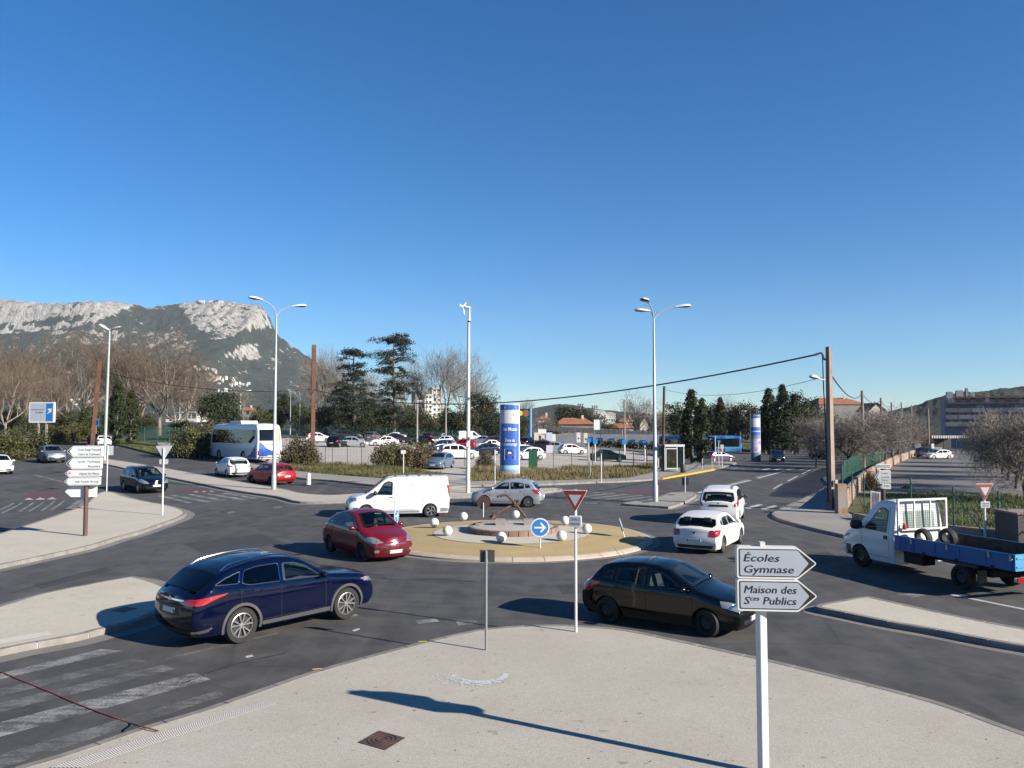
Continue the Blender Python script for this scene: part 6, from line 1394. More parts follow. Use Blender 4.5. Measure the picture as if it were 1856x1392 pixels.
# advertising columns
def column(P, w_, h, label, kind):
    root = thing('advertising_column', label, 'advertising column', P); ex, nv, ez = frame(0)
    def sec(hw, d): return [(hw * math.cos(a), d * math.sin(a)) for a in [math.pi * 2 * i / 28 for i in range(28)]]
    b = MB(); b.prism(sec(w_ / 2, w_ * .30), (0, 0, -.1), (1, 0, 0), (0, 1, 0), (0, 0, 1), h + .1); b.build('column_body', M_BACKW, root, False)
    b = MB()
    for s in (-1, 1): b.tube([(s * w_ * .49, 0, -.05), (s * w_ * .49, 0, h + .02)], .07, 8)
    b.build('edge_profile', M_WFRM, root, True)
    def band(nm, z0, z1, m, f=.86, o=.012):
        b = MB(); rows = []
        for z in (z0, z1):
            r = []
            for i in range(13): a = math.pi * (1.5 - f * .47 + f * .94 * i / 12); r.append(Vector(((w_ / 2 + o) * math.cos(a), (w_ * .30 + o) * math.sin(a), z)))
            rows.append(r)
        b.grid(rows); return b.build(nm, m, root, True)
    def Q(x, z, o=.02): a = math.acos(max(-1, min(1, x / (w_ / 2)))); return Vector((x, -(w_ * .30 + o) * math.sin(a), z))
    def txt(s, size, x, z, wd, m, nm='lettering'):
        b = MB(); v_, f_ = text(s, size, off=.004, width=wd); b.add([Q(x + p.x, z + p.y) for p in v_], f_); b.build(nm, m, root)
    bl = mat('column_blue', (.035, .12, .48), .4); bw = mat('column_white', (.60, .62, .66), .4); wh = mat('print_white', (.8, .8, .8), .5)
    if kind == 1:
        band('poster', h * .925, h * .99, bl); band('poster', h * .74, h * .915, bw); band('poster', h * .16, h * .732, bl)
        s = mat('column_seascape', (.2, .35, .5), .5); g = N(s); p = g.coord(); sp = g.n('ShaderNodeSeparateXYZ'); g.l(p, sp.inputs[0])
        f = g.math('ADD', g.math('MULTIPLY', sp.outputs['Z'], 1.0), g.math('MULTIPLY', g.noise(p, 6, 5, .7), .5)); g.color(g.ramp(f, [(.25, (.16, .13, .12)), (.45, (.40, .30, .26)), (.75, (.10, .22, .38)), (1.0, (.32, .48, .62))]))
        band('poster', .02, h * .158, s)
        b = MB(); b.add([Q(x, z) for x, z in ((-w_ * .26, h * .94), (w_ * .3, h * .94), (w_ * .3, h * .975), (-w_ * .05, h * .962), (-w_ * .26, h * .972))], [(0, 1, 2, 3, 4)]); b.build('logo', wh, root)
        for z in (.865, .84, .80, .78): b = MB(); b.add([Q(x, h * z + d) for x, d in ((-w_ * .33, 0), (w_ * .1, 0), (w_ * .1, .03), (-w_ * .33, .03))], [(0, 1, 2, 3)]); b.build('small_print', mat('print_grey', (.35, .36, .42), .5), root)
        b = MB(); b.add([Q(x, h * .84 + d) for x, d in ((w_ * .2, 0), (w_ * .26, .1), (w_ * .26, .2), (w_ * .17, .14))], [(0, 1, 2, 3)]); b.build('emblem', mat('print_violet', (.2, .18, .42), .5), root)
        txt('Ste Musse', .42, -w_ * .40, h * .635, w_ * .80, wh); txt('Zone de', .34, -w_ * .27, h * .485, w_ * .54, wh); txt('covoiturage', .34, -w_ * .40, h * .432, w_ * .80, wh)
        def shape(pts, m, o, nm): b = MB(); b.add([Q(x * w_, h * z, o) for x, z in pts], [tuple(range(len(pts)))]); b.build(nm, m, root)
        rp = rounded([(-.29, .235), (.29, .235), (.29, .385), (-.29, .385)], .03); shape(rp, wh, .02, 'pictogram_board')
        shape([(-.24, .285), (.24, .285), (.24, .315), (-.24, .315)], M_INK, .026, 'car_pictogram'); shape([(-.17, .315), (.17, .315), (.13, .350), (-.13, .350)], M_INK, .026, 'car_pictogram'); shape([(-.11, .320), (.11, .320), (.085, .344), (-.085, .344)], wh, .03, 'car_pictogram')
        for s_ in (-1, 1): shape([(s_ * .21, .255), (s_ * .13, .255), (s_ * .13, .286), (s_ * .21, .286)], M_INK, .026, 'car_pictogram'); shape([(s_ * .09 + .04 * math.cos(a), .362 + .012 * math.sin(a)) for a in [i * .785 for i in range(8)]], M_INK, .026, 'people_pictogram')
    else:
        band('poster', h * .93, h * .99, bl); band('poster', h * .74, h * .92, bw); band('poster', h * .66, h * .735, bl); band('poster', h * .56, h * .635, bl); band('poster', h * .49, h * .555, mat('print_taupe', (.22, .20, .22), .5)); band('text_band', h * .637, h * .658, mat('print_pale', (.45, .65, .8), .5))
        s = mat('column_photo', (.2, .35, .5), .5); g = N(s); p = g.coord(); g.color(g.ramp(g.noise(p, 1.6, 3), [(.36, (.05, .12, .40)), (.5, (.42, .30, .33)), (.62, (.16, .30, .55))])); band('poster', h * .19, h * .485, s); band('poster', .05, h * .18, mat('print_slate', (.13, .18, .24), .5))
        b = MB(); b.add([Q(x, z) for x, z in ((-w_ * .26, h * .945), (w_ * .3, h * .945), (w_ * .3, h * .975), (-w_ * .26, h * .97))], [(0, 1, 2, 3)]); b.build('logo', wh, root)
P = G(924, 864, .10); column(P, 33.5 * sc_(P), zat(924, 733, P), 'tall blue and white advertising column reading Ste Musse Zone de covoiturage', 1)
P = on(1369, 112); column(P, 17 * sc_(P), zat(1369, 752, P), 'further advertising column with a photo poster on the grass at the right', 2)

# bus shelter
P = on(1203, 77, .13); root = thing('bus_shelter', 'glass bus shelter with a dark poster panel beside the timber pole', 'bus shelter', P, R(12)); k = sc_(P)
M_SHG = mat('shelter_glass', (.30, .38, .40), .05); M_SHG.node_tree.nodes['Principled BSDF'].inputs['Transmission Weight'].default_value = .75
b = MB(); b.bx(-.05, 2.0, -.3, 1.5, 2.45, 2.55); b.bx(-.05, 2.0, -.34, -.30, 2.38, 2.6); b.build('roof', M_BACKW, root)
for x, y in ((.0, -.2), (1.95, -.2), (0, 1.4), (1.95, 1.4)): b = MB(); b.bx(x - .04, x + .04, y - .04, y + .04, -.05, 2.45); b.build('post', M_BACKW, root)
b = MB(); b.bx(.1, 1.3, -.22, -.12, .25, 2.25); pa = b.build('poster_case', M_BACKW, root); b = MB(); b.bx(.18, 1.22, -.235, -.225, .35, 2.15); b.build('poster', nmat('dark_poster', (.012, .013, .012), (.05, .05, .03), 2, .2), pa)
b = MB(); b.bx(1.94, 1.96, -.15, 1.35, .3, 2.2); b.build('side_glass', M_SHG, root); b = MB(); b.bx(.1, 1.9, 1.39, 1.41, .3, 2.2); b.build('back_glass', M_SHG, root)
b = MB(); b.bx(.3, 1.7, .9, 1.3, .42, .47); b.build('bench', M_GREYP, root)
o = tag(MB().lathe([(.22, 0), (.25, .1), (.25, .75), (.2, .85)], 10).build('litter_bin', mat('bin_black', (.03, .03, .032), .6), None, True, on(1237, 76, .13)), 'dark litter bin beside the glass bus shelter', 'bin')
P = on(1281, 84, .13); root = thing('information_board', 'low grey board on two posts by the far pavement', 'board', P); b = MB(); b.bx(-.5, .5, -.03, .03, .45, 1.05); b.build('board', M_GREYP, root)
for s in (-.5, .5): b = MB(); b.bx(s - .04, s + .04, -.04, .04, -.05, 1.1); b.build('leg', M_BACKW, root)

# shop sign, notice boards, green cabinet beyond the car park
P = on(961.5, 150); root = thing('shop_sign', 'blue pole sign with a yellow disc and a red disc in a green ring', 'sign', P); k = sc_(P)
post(root, zat(961, 739, P), .26, mat('pale_blue_pole', (.10, .28, .55), .5), 8)
z0, z1 = zat(950, 757, P), zat(950, 741, P)
b = MB(); b.bx(-21 * k, -1 * k, -.1, .1, z0, z1); pn = b.build('sign_panel', mat('sign_navy', (.012, .018, .05), .4), root)
for cx, rr_, cm in ((-18, 4.6, mat('disc_yellow', (.75, .55, .02), .5)), (-8, 6.4, mat('ring_green', (.01, .20, .10), .5)), (-7.2, 4.0, mat('disc_red', (.65, .02, .02), .5))):
    b = MB(); b.prism([(cx * k + rr_ * k * math.cos(a), (z0 + z1) / 2 + rr_ * k * math.sin(a)) for a in [i * .3142 for i in range(20)]], (0, -.104 - rr_ * 0 - (.01 if rr_ == 4.0 else 0), 0), (1, 0, 0), (0, 0, 1), (0, -1, 0), .006); b.build('disc', cm, pn)
for (u0, u1, v0, v1, Y, c, lb) in ((968, 976, 784, 798, 128, (.62, .58, .46), 'cream notice board at the back of the car park, leftmost'), (975.5, 990, 778, 786, 130, (.70, .70, .70), 'white notice board raised above the others at the back of the car park'), (981, 987, 788, 801, 126, (.66, .56, .56), 'pinkish notice board at the back of the car park'), (990, 1001, 784, 800, 124, (.52, .56, .68), 'pale violet notice board at the back of the car park'), (1001, 1007, 787, 800, 125, (.68, .70, .70), 'narrow white notice board at the back of the car park'), (1045, 1052, 784, 802, 124, (.66, .58, .54), 'white board with a red mark near the floodlight'), (1058, 1065, 785, 803, 124, (.62, .58, .36), 'cream yellow board with a dark mark beyond the car park'), (1076.5, 1089.5, 761, 779, 130, (.70, .72, .75), 'large white board on legs beyond the car park'), (990, 1002, 807, 821, 104, (.72, .70, .68), 'white panel standing in front of the silver saloon')):
    P = on((u0 + u1) / 2, Y); root = thing('notice_board', lb, 'board', P); k = sc_(P); hw = (u1 - u0) * k / 2; z1 = zat(u0, v0, P); z0 = max(.05, zat(u0, v1, P))
    b = MB(); b.bx(-hw, hw, -.05, .05, z0, z1); bo = b.build('board', mat('board_%d' % u0, c, .5), root); b = MB(); b.bx(-hw + .05, -hw + .13, .05, .12, -.1, z1 - .1); b.bx(hw - .13, hw - .05, .05, .12, -.1, z1 - .1); b.build('leg', M_GALV, root)
    if lb.startswith('white board with') or 'dark mark' in lb or 'pinkish' in lb:
        b = MB(); b.prism([(hw * .5 * math.cos(a), (z0 * .6 + z1 * .4) + hw * .5 * math.sin(a)) for a in [i * .785 for i in range(8)]], (0, -.053, 0), (1, 0, 0), (0, 0, 1), (0, -1, 0), .004); b.build('mark', M_SRED if 'dark' not in lb else M_BACK, bo)
P = G(966, 849, .05); tag(MB().bx(-.42, .42, -.3, .3, 0, zat(966, 815, P)).build('green_cabinet', mat('cabinet_green', (.015, .09, .055), .5), None, loc=P), 'tall dark green cabinet by the car park verge', 'cabinet')
# ------------------------------------------------------------------ hills and mountain
def fbm(x, y, o=5): return noise.fractal(Vector((x, y, 3.7)), 1.0, 2.0, o)
M_MT = mat('limestone_and_scrub', (.3, .28, .25), .95, spec=.1); g = N(M_MT); p = g.coord('World')
at = g.n('ShaderNodeAttribute'); at.attribute_name = 'rock'
n1 = g.noise(p, .012, 6, .7); n2 = g.noise(g.map(p, (1, 1, .45)), .05, 5, .7); n3 = g.noise(p, .16, 3, .6)
rk = g.math('ADD', at.outputs['Fac'], g.math('MULTIPLY', g.math('SUBTRACT', g.math('ADD', g.math('MULTIPLY', n1, .5), g.math('MULTIPLY', n2, .6)), .55), 3.6))
rkm = g.ramp(rk, [(.46, 0.0), (.58, 1.0)])
rock = g.ramp(n2, [(.30, (.06, .06, .058)), (.42, (.19, .182, .172)), (.54, (.27, .258, .243)), (.75, (.34, .322, .30))])
veg = g.mix(g.ramp(n1, [(.35, 0.0), (.65, 1.0)]), (.013, .017, .015), (.028, .034, .022)); veg = g.mix(1.0, veg, g.ramp(n3, [(.3, .45), (.7, 1.7)]), 'MULTIPLY')
g.color(g.mix(rkm, veg, rock)); g.bump(g.math('ADD', n2, g.math('MULTIPLY', n3, .3)), 1.0, 14)
SKY = lin([(-400, 548), (-100, 545), (0, 541), (25, 540), (50, 545), (100, 546), (150, 549), (190, 545), (235, 544), (243, 548), (252, 554), (300, 550), (340, 546), (370, 543), (385, 542), (420, 545), (450, 548), (469, 549), (476, 556), (484, 577), (489, 592), (505, 607), (530, 626), (555, 642), (585, 662), (620, 688), (680, 712), (740, 732), (800, 748), (900, 760)])
YR = 3500.0
L1 = lin([(-200, 590), (0, 588), (60, 582), (120, 573), (170, 566), (205, 562), (240, 551), (250, 549)]); L2 = lin([(-200, 604), (0, 598), (80, 593), (140, 586), (185, 570), (210, 562)])
RC1 = [(318, 548), (385, 538), (472, 546), (490, 594), (455, 600), (440, 596), (415, 612), (385, 616), (362, 600), (340, 578)]
RC2 = [(402, 645), (430, 624), (466, 620), (470, 650), (445, 652)]; RC3 = [(235, 625), (270, 596), (300, 592), (330, 606), (368, 634), (330, 640)]
def rockv(u, v):
    if u < 247 and v < L1(u): return .80
    if u < 212 and abs(v - L2(u)) < 6: return .75
    if inpoly(u, v, RC1): return .70
    if inpoly(u, v, RC2): return .62
    if inpoly(u, v, RC3): return .40
    if 90 < u < 215 and 598 < v < 625: return .44
    if 5 < u < 60 and 620 < v < 645: return .36
    if u < 300 and 544 < v < 560 and u > 260: return .55
    if 480 < u < 540 and v < 660: return .22
    return .13
PROF = lin([(0, 0), (.3, .10), (.55, .28), (.74, .50), (.78, .66), (.85, .71), (.885, .94), (1, 1), (1.05, .94), (1.15, .72), (1.6, .15)])
PROF2 = lin([(0, 0), (.3, .12), (.55, .30), (.80, .58), (.90, .78), (1, 1), (1.05, .92), (1.15, .66), (1.6, .12)])
def mount(x, y):
    u = CX + x / y * F; ux = CX + x / YR * F; top = (772 - SKY(ux)) / F * YR + CAMH
    s = (y - 1500) / (YR - 1500); a = max(0, min(1, (300 - ux) / 80)); pf = PROF(max(0, s)) * a + PROF2(max(0, s)) * (1 - a)
    z = 12 + (top - 12) * pf; q = max(0, min(1, s * 2.2)) * max(0, 1 - max(0, s - .55) * 1.9)
    return z + (fbm(x * .004, y * .004) * 34 + abs(fbm(x * .011, y * .006, 4)) * -26) * q + fbm(x * .03, y * .03, 3) * 7 * min(1, s * 3) + abs(fbm(x * .02, z * .012, 4)) * -16 * max(0, min(1, (s - .6) * 4))
mxs = span(-2700, -230, 9.5); mys = span(1500, 2300, 40) + span(2325, 3513, 13) + [3540, 3580, 3650, 3850, 4200, 4700]
mb = MB(); mb.grid([[(x, y, mount(x, y)) for x in mxs] for y in mys]); mo = structure(mb.build('mountain', M_MT, smooth=True, angle=180))
av = mo.data.attributes.new('rock', 'FLOAT', 'POINT'); vals = []
for v_ in mo.data.vertices:
    x, y, z = v_.co; vals.append(rockv(CX + x / y * F, 772 - (z - CAMH) / y * F))
av.data.foreach_set('value', vals)
M_HILL = nmat('pine_hill', (.012, .018, .010), (.036, .046, .020), .06, .95, .9, .35, 'World', dist=2.0)
def hill(name, Y0, Yt, pts, amp, fr, m=M_HILL, us=(0, 1900), step=6):
    f = lin(pts); b = MB(); rows = []
    for k in range(15):
        s = k / 14; y = Y0 + (Yt - Y0) * s * 1.0; r = []
        for u in span(us[0], us[1], step):
            t = (u - CX) / F; top = CAMH + (772 - f(u)) / F * Yt; x = t * y
            zb = gz(x, y) - 2; r.append((x, y, zb + (top - zb) * math.sin(min(1, s * 1.05) * math.pi / 2) + (fbm(x * fr, y * fr, 4) * amp + abs(fbm(x * fr * 5, y * fr * 5, 2)) * amp * .5) * min(1, s * 2)))
        rows.append(r)
    rows.append([(x * 1.12, y * 1.12, z - 30) for x, y, z in rows[-1]]); b.grid(rows); return structure(b.build(name, m, smooth=True, angle=180))
hill('hills', 1150, 1700, [(820, 765), (900, 752), (960, 744), (990, 738), (1012, 734), (1040, 736), (1062, 742), (1100, 748), (1200, 753), (1350, 756), (1500, 757), (1700, 757), (1900, 750)], 4, .012, us=(780, 2100))
hill('hills', 420, 760, [(1560, 765), (1610, 749), (1650, 740), (1690, 731), (1715, 722), (1745, 716), (1790, 713), (1830, 709), (1870, 706), (2050, 700)], 3.2, .03, us=(1540, 2060), step=3)

# ------------------------------------------------------------------ plants: one of each kind, then copies
M_BARK = nmat('plane_bark', (.17, .145, .115), (.33, .29, .235), 1.2, .9, .3, 10); M_TWIG = nmat('brown_twigs', (.11, .080, .058), (.185, .140, .105), .35, .9, lo=.4, hi=.6)
M_BARKD = nmat('dark_bark', (.075, .06, .048), (.14, .115, .09), 2, .95); M_TWIGG = nmat('grey_twigs', (.16, .138, .122), (.28, .245, .215), .35, .9)
def leafm(n, a, b, sc_=.6):
    m = mat(n, a, .65, spec=.25); g = N(m); p = g.coord(); a, b = al(a), al(b); oi = g.n('ShaderNodeObjectInfo')
    x = g.ramp(g.noise(p, sc_, 3), [(.40, a), (.62, b)]); x = g.mix(1.0, x, g.ramp(g.noise(p, 9, 2), [(.3, .7), (.7, 1.35)]), 'MULTIPLY')
    hv = g.ramp(oi.outputs['Random'], [(0, (.70, .74, .72)), (.35, (1.0, 1.0, .9)), (.7, (1.25, 1.1, .8)), (1, (.9, 1.08, 1.0))]); g.color(g.mix(1.0, x, hv, 'MULTIPLY')); return m
M_CYP = leafm('cypress_leaves', (.016, .026, .012), (.046, .060, .024), .9); M_PINE = leafm('pine_needles', (.020, .030, .016), (.054, .064, .032))
M_EVG = leafm('evergreen_leaves', (.026, .036, .016), (.080, .090, .040)); M_OLE = leafm('oleander_leaves', (.036, .045, .018), (.105, .108, .045), 1.3)
M_OLEB = leafm('brown_shrub_leaves', (.055, .048, .022), (.125, .100, .050), 1.0); M_CED = leafm('cedar_needles', (.018, .028, .020), (.045, .056, .038), .5)
def rv(rnd): return Vector((rnd.gauss(0, 1), rnd.gauss(0, 1), rnd.gauss(0, 1))).normalized()
def quad(b, c, s, rnd, flat=0.0, asp=.6):
    a = rv(rnd); a.z *= (1 - flat); a.normalize(); d = rv(rnd); d.z *= (1 - flat); d = (d - a * d.dot(a)); d = d.normalized() if d.length > .01 else a.orthogonal().normalized()
    n = len(b.v); a = a * s; d = d * s * asp; b.v += [tuple(c - a), tuple(c + d), tuple(c + a), tuple(c - d)]; b.f.append((n, n + 1, n + 2, n + 3)); b.m.append(0)
def bare_tree(seed, H, th, ang, L0, lens=.70, nb=(5, 4, 4, 4, 5), up=.12, tw=.030, r0=.3, droop=0.0):
    rnd = random.Random(seed); T, C = MB(), MB()
    def grow(p, d, L, r, lv):
        n = 4 if lv < 3 else 2; pts = [p]; rr = [r]
        for i in range(n):
            d = (d + rv(rnd) * (.24 if lv else .05) + Vector((0, 0, up if lv < 3 else up * .6 - droop))).normalized(); pts.append(pts[-1] + d * L / n); rr.append(r * (1 - .45 * (i + 1) / n))
        if lv <= 2: T.tube(pts, rr, 6 if lv < 2 else 4, caps=False)
        else:
            w_ = max(tw * (.55 if lv > 3 else 1), r)
            sd = d.cross(rv(rnd)).normalized() * w_
            for a, c in zip(pts, pts[1:]): C.face([a - sd, a + sd, c + sd * .6, c - sd * .6])
        if lv >= len(nb): return
        for k in range(nb[lv]):
            t = rnd.uniform(.35, 1) if lv else rnd.uniform(.72, 1.0); i = min(n - 1, int(t * n)); q = pts[i].lerp(pts[i + 1], t * n - i)
            ax = d.cross(rv(rnd)).normalized(); a = R(rnd.uniform(*ang)) ; nd = Matrix.Rotation(a, 3, ax) @ d
            if lv == 0: az = 2 * math.pi * (k + rnd.random() * .6) / nb[0]; a2 = R(rnd.uniform(*ang)); nd = Vector((math.cos(az) * math.sin(a2), math.sin(az) * math.sin(a2), math.cos(a2)))
            grow(q, nd, (L0 if lv == 0 else L * lens) * rnd.uniform(.8, 1.15), rr[i] * .6, lv + 1)
    grow(Vector((0, 0, -.2)), Vector((0, 0, 1)), th, r0, 0); return T, C
def clump_cloud(b, rnd, centers, n, cr, s, flat=0.0):
    for c, k in centers:
        for _ in range(n): quad(b, c + Vector((rnd.gauss(0, cr * k), rnd.gauss(0, cr * k), rnd.gauss(0, cr * k * (1 - flat * .6)))), s * rnd.uniform(.6, 1.3), rnd, flat)
def cypress(seed, H, W, n=190):
    rnd = random.Random(seed); T, C = MB(), MB(); T.tube([(0, 0, -.2), (0, 0, H * .5)], [.22, .1], 6); cs = []
    for i in range(n):
        t = rnd.random() ** .85; z = H * (.05 + .93 * t); r = W / 2 * .86 * (math.sin(math.pi * min(1, (t * .80 + .18))) ** .75) * (1 if t < .9 else (1 - t) * 10 * .8 + .2) * rnd.uniform(.55, 1.05); a = rnd.uniform(0, 6.283)
        cs.append((Vector((r * math.cos(a), r * math.sin(a), z)), 1))
    clump_cloud(C, rnd, cs, 44, .13, .11); return T, C
def broad(seed, H, W, th, n=120, s=.26, base=.25, bumpy=.35):
    rnd = random.Random(seed); T, C = MB(), MB(); T.tube([(0, 0, -.2), (rnd.uniform(-.3, .3), 0, th), (rnd.uniform(-.5, .5), 0, H * .7)], [.28, .2, .06], 7); cs = []
    lob = [(rv(rnd), rnd.uniform(.6, 1)) for _ in range(9)]
    for i in range(n):
        d = rv(rnd); k = 1 - bumpy + bumpy * max(max(0, d.dot(l)) ** 3 * q for l, q in lob) * 1.6; rr = rnd.random() ** .4
        zc = H * (base + (1 - base) / 2); p = Vector((d.x * W / 2 * k * rr, d.y * W / 2 * k * rr, zc + d.z * H * (1 - base) / 2 * k * rr)); cs.append((p, rnd.uniform(.6, 1.2)))
    for k in range(5):
        q = cs[rnd.randrange(len(cs))][0]; T.tube([Vector((0, 0, th * .8)), q.lerp(Vector((0, 0, th)), .5) + Vector((0, 0, .3)), q], [.12, .08, .03], 5, caps=False)
    clump_cloud(C, rnd, cs, 62, W * .07, s * .62); return T, C
def cedar(seed, H, tiers, W):
    rnd = random.Random(seed); T, C = MB(), MB(); T.tube([(0, 0, -.2), (.25, 0, H * .35), (-.1, .1, H * .7), (0, 0, H * .97)], [.5, .36, .22, .06], 8)
    for z, r, n in tiers:
        for k in range(n):
            a = rnd.uniform(0, 6.283); L = W * r * rnd.uniform(.45, 1.15); zz = H * (z + rnd.uniform(-.045, .03)); p0 = Vector((0, 0, min(zz, H * .965))); tilt = rnd.uniform(-.22, .22); p1 = p0 + Vector((math.cos(a) * L, math.sin(a) * L, L * tilt))
            T.tube([p0, p0.lerp(p1, .5) + Vector((0, 0, L * .10)), p1], [.12, .07, .025], 5, caps=False); sd = Vector((-math.sin(a), math.cos(a), 0))
            for j in range(int(8 * r + 5)):
                t = rnd.uniform(.28, 1.05); c = p0.lerp(p1, t) + sd * rnd.gauss(0, .22 + .30 * t) + Vector((0, 0, L * .10 * math.sin(t * 3.14) + rnd.uniform(-.22, .10)))
                clump_cloud(C, rnd, [(c, rnd.uniform(.6, 1.2))], 22, .34, .15, .45)
    return T, C
def shrub(seed, W, H, n=120, s=.16, stems=14):
    rnd = random.Random(seed); T, C = MB(), MB(); cs = []
    for i in range(stems):
        a = rnd.uniform(0, 6.283); r = rnd.uniform(.2, .9) * W / 2; T.tube([(0.2 * math.cos(a), .2 * math.sin(a), -.1), (r * .6 * math.cos(a), r * .6 * math.sin(a), H * .5), (r * math.cos(a), r * math.sin(a), H * rnd.uniform(.7, 1.0))], [.05, .035, .012], 4, caps=False)
    for i in range(n):
        d = rv(rnd); d.z = abs(d.z); rr = rnd.random() ** .35 * rnd.uniform(.8, 1.08); cs.append((Vector((d.x * W / 2 * rr, d.y * W / 2 * rr * .8, .15 + d.z * H * rr)), 1))
    clump_cloud(C, rnd, cs, 50, W * .05, s * .72); return T, C
PL = {}; HT = {}
def plant_proto(key, nm, cat, TC, mt, mc, pn=('trunk', 'crown')):
    T, C = TC; HT[key] = sorted(p[2] for p in C.v)[int(len(C.v) * .995)]; PL[key] = (nm, cat, T.mesh(pn[0], mt, True, 60), C.mesh(pn[1], mc), pn)
def plant(key, P, label, group, rz=0.0, s=1.0, sz=None, sxy=None):
    nm, cat, tm, cm, pn = PL[key]; r = thing(nm, label, cat, P, rz, group); r.scale = (s * (sxy or 1), s * (sxy or 1), s * (sz or 1)); link(pn[0], tm, r); link(pn[1], cm, r); return r
for i in range(3): plant_proto('plane%d' % i, 'plane_tree', 'tree', bare_tree(11 + i, 18, 3.6, (14, 55), 5.6, .70, (6, 5, 5, 5, 4), .07, .022, .34), M_BARK, M_TWIG)
for i in range(2): plant_proto('bare%d' % i, 'bare_tree', 'tree', bare_tree(31 + i, 17, 4.2, (12, 44), 5.6, .69, (5, 5, 5, 5, 4), .09, .020, .28), M_BARK, M_TWIGG)
for i in range(3): plant_proto('poll%d' % i, 'pollard_tree', 'tree', bare_tree(51 + i, 6, 2.0, (34, 80), 2.2, .75, (8, 5, 5, 5, 5), .12, .017, .16), M_BARKD, M_TWIGG)
plant_proto('round', 'bare_tree', 'tree', bare_tree(71, 10, 3.2, (20, 62), 3.3, .72, (6, 5, 4, 4, 4), .06, .03, .22), M_BARKD, M_TWIGG)
plant_proto('cyp0', 'cypress_tree', 'tree', cypress(1, 8, 2.3), M_BARKD, M_CYP); plant_proto('cyp1', 'cypress_tree', 'tree', cypress(2, 8, 1.8), M_BARKD, M_CYP)
plant_proto('pine0', 'pine_tree', 'tree', broad(3, 8, 6, 2.5, 110, .22, .3, .45), M_BARKD, M_PINE); plant_proto('pine1', 'pine_tree', 'tree', broad(4, 8, 5, 2.5, 90, .22, .25, .5), M_BARKD, M_PINE)
plant_proto('evg0', 'evergreen_tree', 'tree', broad(5, 8, 8, 2, 150, .26, .05, .4), M_BARKD, M_EVG); plant_proto('evg1', 'evergreen_tree', 'tree', broad(6, 8, 7, 2, 130, .26, .05, .45), M_BARKD, M_EVG)
plant_proto('cedar0', 'cedar_tree', 'tree', cedar(8, 20, [(.97, .42, 9), (.93, .62, 10), (.85, .45, 5), (.78, .66, 10), (.70, .55, 7), (.63, .72, 9), (.55, .5, 6), (.47, .66, 9), (.40, .45, 6), (.30, .5, 7), (.2, .4, 6)], 8.5), M_BARKD, M_CED)
plant_proto('cedar1', 'cedar_tree', 'tree', cedar(9, 17, [(.97, .35, 8), (.92, .50, 8), (.84, .42, 6), (.75, .55, 8), (.66, .50, 7), (.56, .72, 9), (.47, .80, 9), (.38, .95, 10), (.29, 1.0, 10), (.2, .95, 9), (.12, .8, 7)], 7.0), M_BARKD, M_CED)
SP = ('stems', 'foliage')
plant_proto('ole0', 'oleander_shrub', 'shrub', shrub(12, 5, 2.8, 130, .13), M_BARKD, M_OLE, SP); plant_proto('ole1', 'oleander_shrub', 'shrub', shrub(13, 5, 2.8, 120, .13), M_BARKD, M_OLEB, SP)
plant_proto('low', 'low_shrub', 'shrub', shrub(14, 4, 1.4, 90, .12), M_BARKD, M_EVG, SP)

def hpx(u, v, Y): P = on(u, Y); return At(u, v, Y).z - P.z
def pl_px(key, u, vt, Y, H0, label, group, wk=1.0, rz=None):
    """plant of nominal height H0 at depth Y whose top is seen at pixel row vt"""
    P = on(u, Y); h = hpx(u, vt, Y); s = h / HT[key]
    return plant(key, P, label, group, random.uniform(0, 6.28) if rz is None else rz, 1, s, s * wk)
random.seed(21)
GP = 'bare plane trees on the left'
for i, (u, vt, Y, k, lb) in enumerate(((-30, 606, 150, 0, 'bare plane tree cut by the left edge behind the billboard'), (35, 600, 158, 1, 'bare plane tree left of the billboard'), (95, 598, 140, 2, 'bare plane tree with pale trunk right of the billboard'), (150, 592, 160, 0, 'bare plane tree behind the leaning rust brown beam'), (212, 590, 145, 1, 'tall bare plane tree behind the pair of cypresses'), (255, 606, 165, 2, 'bare plane tree right of the pair of cypresses'), (289, 588, 138, 0, 'large bare plane tree with forked pale trunk above the green fence'), (338, 628, 168, 1, 'smaller bare plane tree at the right end of the left group'), (10, 640, 118, 2, 'shorter bare plane tree in front at the far left'))):
    pl_px('plane%d' % k, u, vt, Y, 19.5, lb, GP, .92)
for i, (u, vt, Y, k, lb) in enumerate(((60, 660, 128, 1, 'smaller bare tree close behind the billboard'), (128, 668, 130, 0, 'smaller bare tree between the billboard and the leaning beam'), (182, 640, 172, 2, 'bare plane tree behind the left lamp post'), (245, 655, 150, 1, 'smaller bare tree above the cypress pair'), (318, 665, 140, 2, 'smaller bare tree left of the wide dark pine'), (365, 672, 185, 0, 'distant bare tree behind the wide dark pine'))):
    pl_px('plane%d' % k, u, vt, Y, 19.5, lb, GP, 1.05)
GB = 'bare trees behind the car park'
for (u, vt, Y, k, lb) in ((590, 636, 190, 0, 'bare tree just right of the rust brown beam'), (615, 630, 200, 1, 'bare tree between the beam and the smaller cedar'), (660, 668, 185, 0, 'bare tree between the two cedars'), (770, 640, 170, 1, 'bare tree right of the taller cedar'), (805, 628, 165, 0, 'tall bare tree left of the white mast'), (838, 640, 180, 1, 'bare tree behind the white mast'), (862, 676, 190, 0, 'smaller bare tree right of the white mast'), (735, 660, 200, 1, 'bare tree behind the taller cedar'), (570, 668, 230, 1, 'distant bare tree behind the rust brown beam'), (440, 700, 260, 0, 'distant bare tree behind the coach')):
    pl_px('bare%d' % k, u, vt, Y, 19, lb, GB, .8)
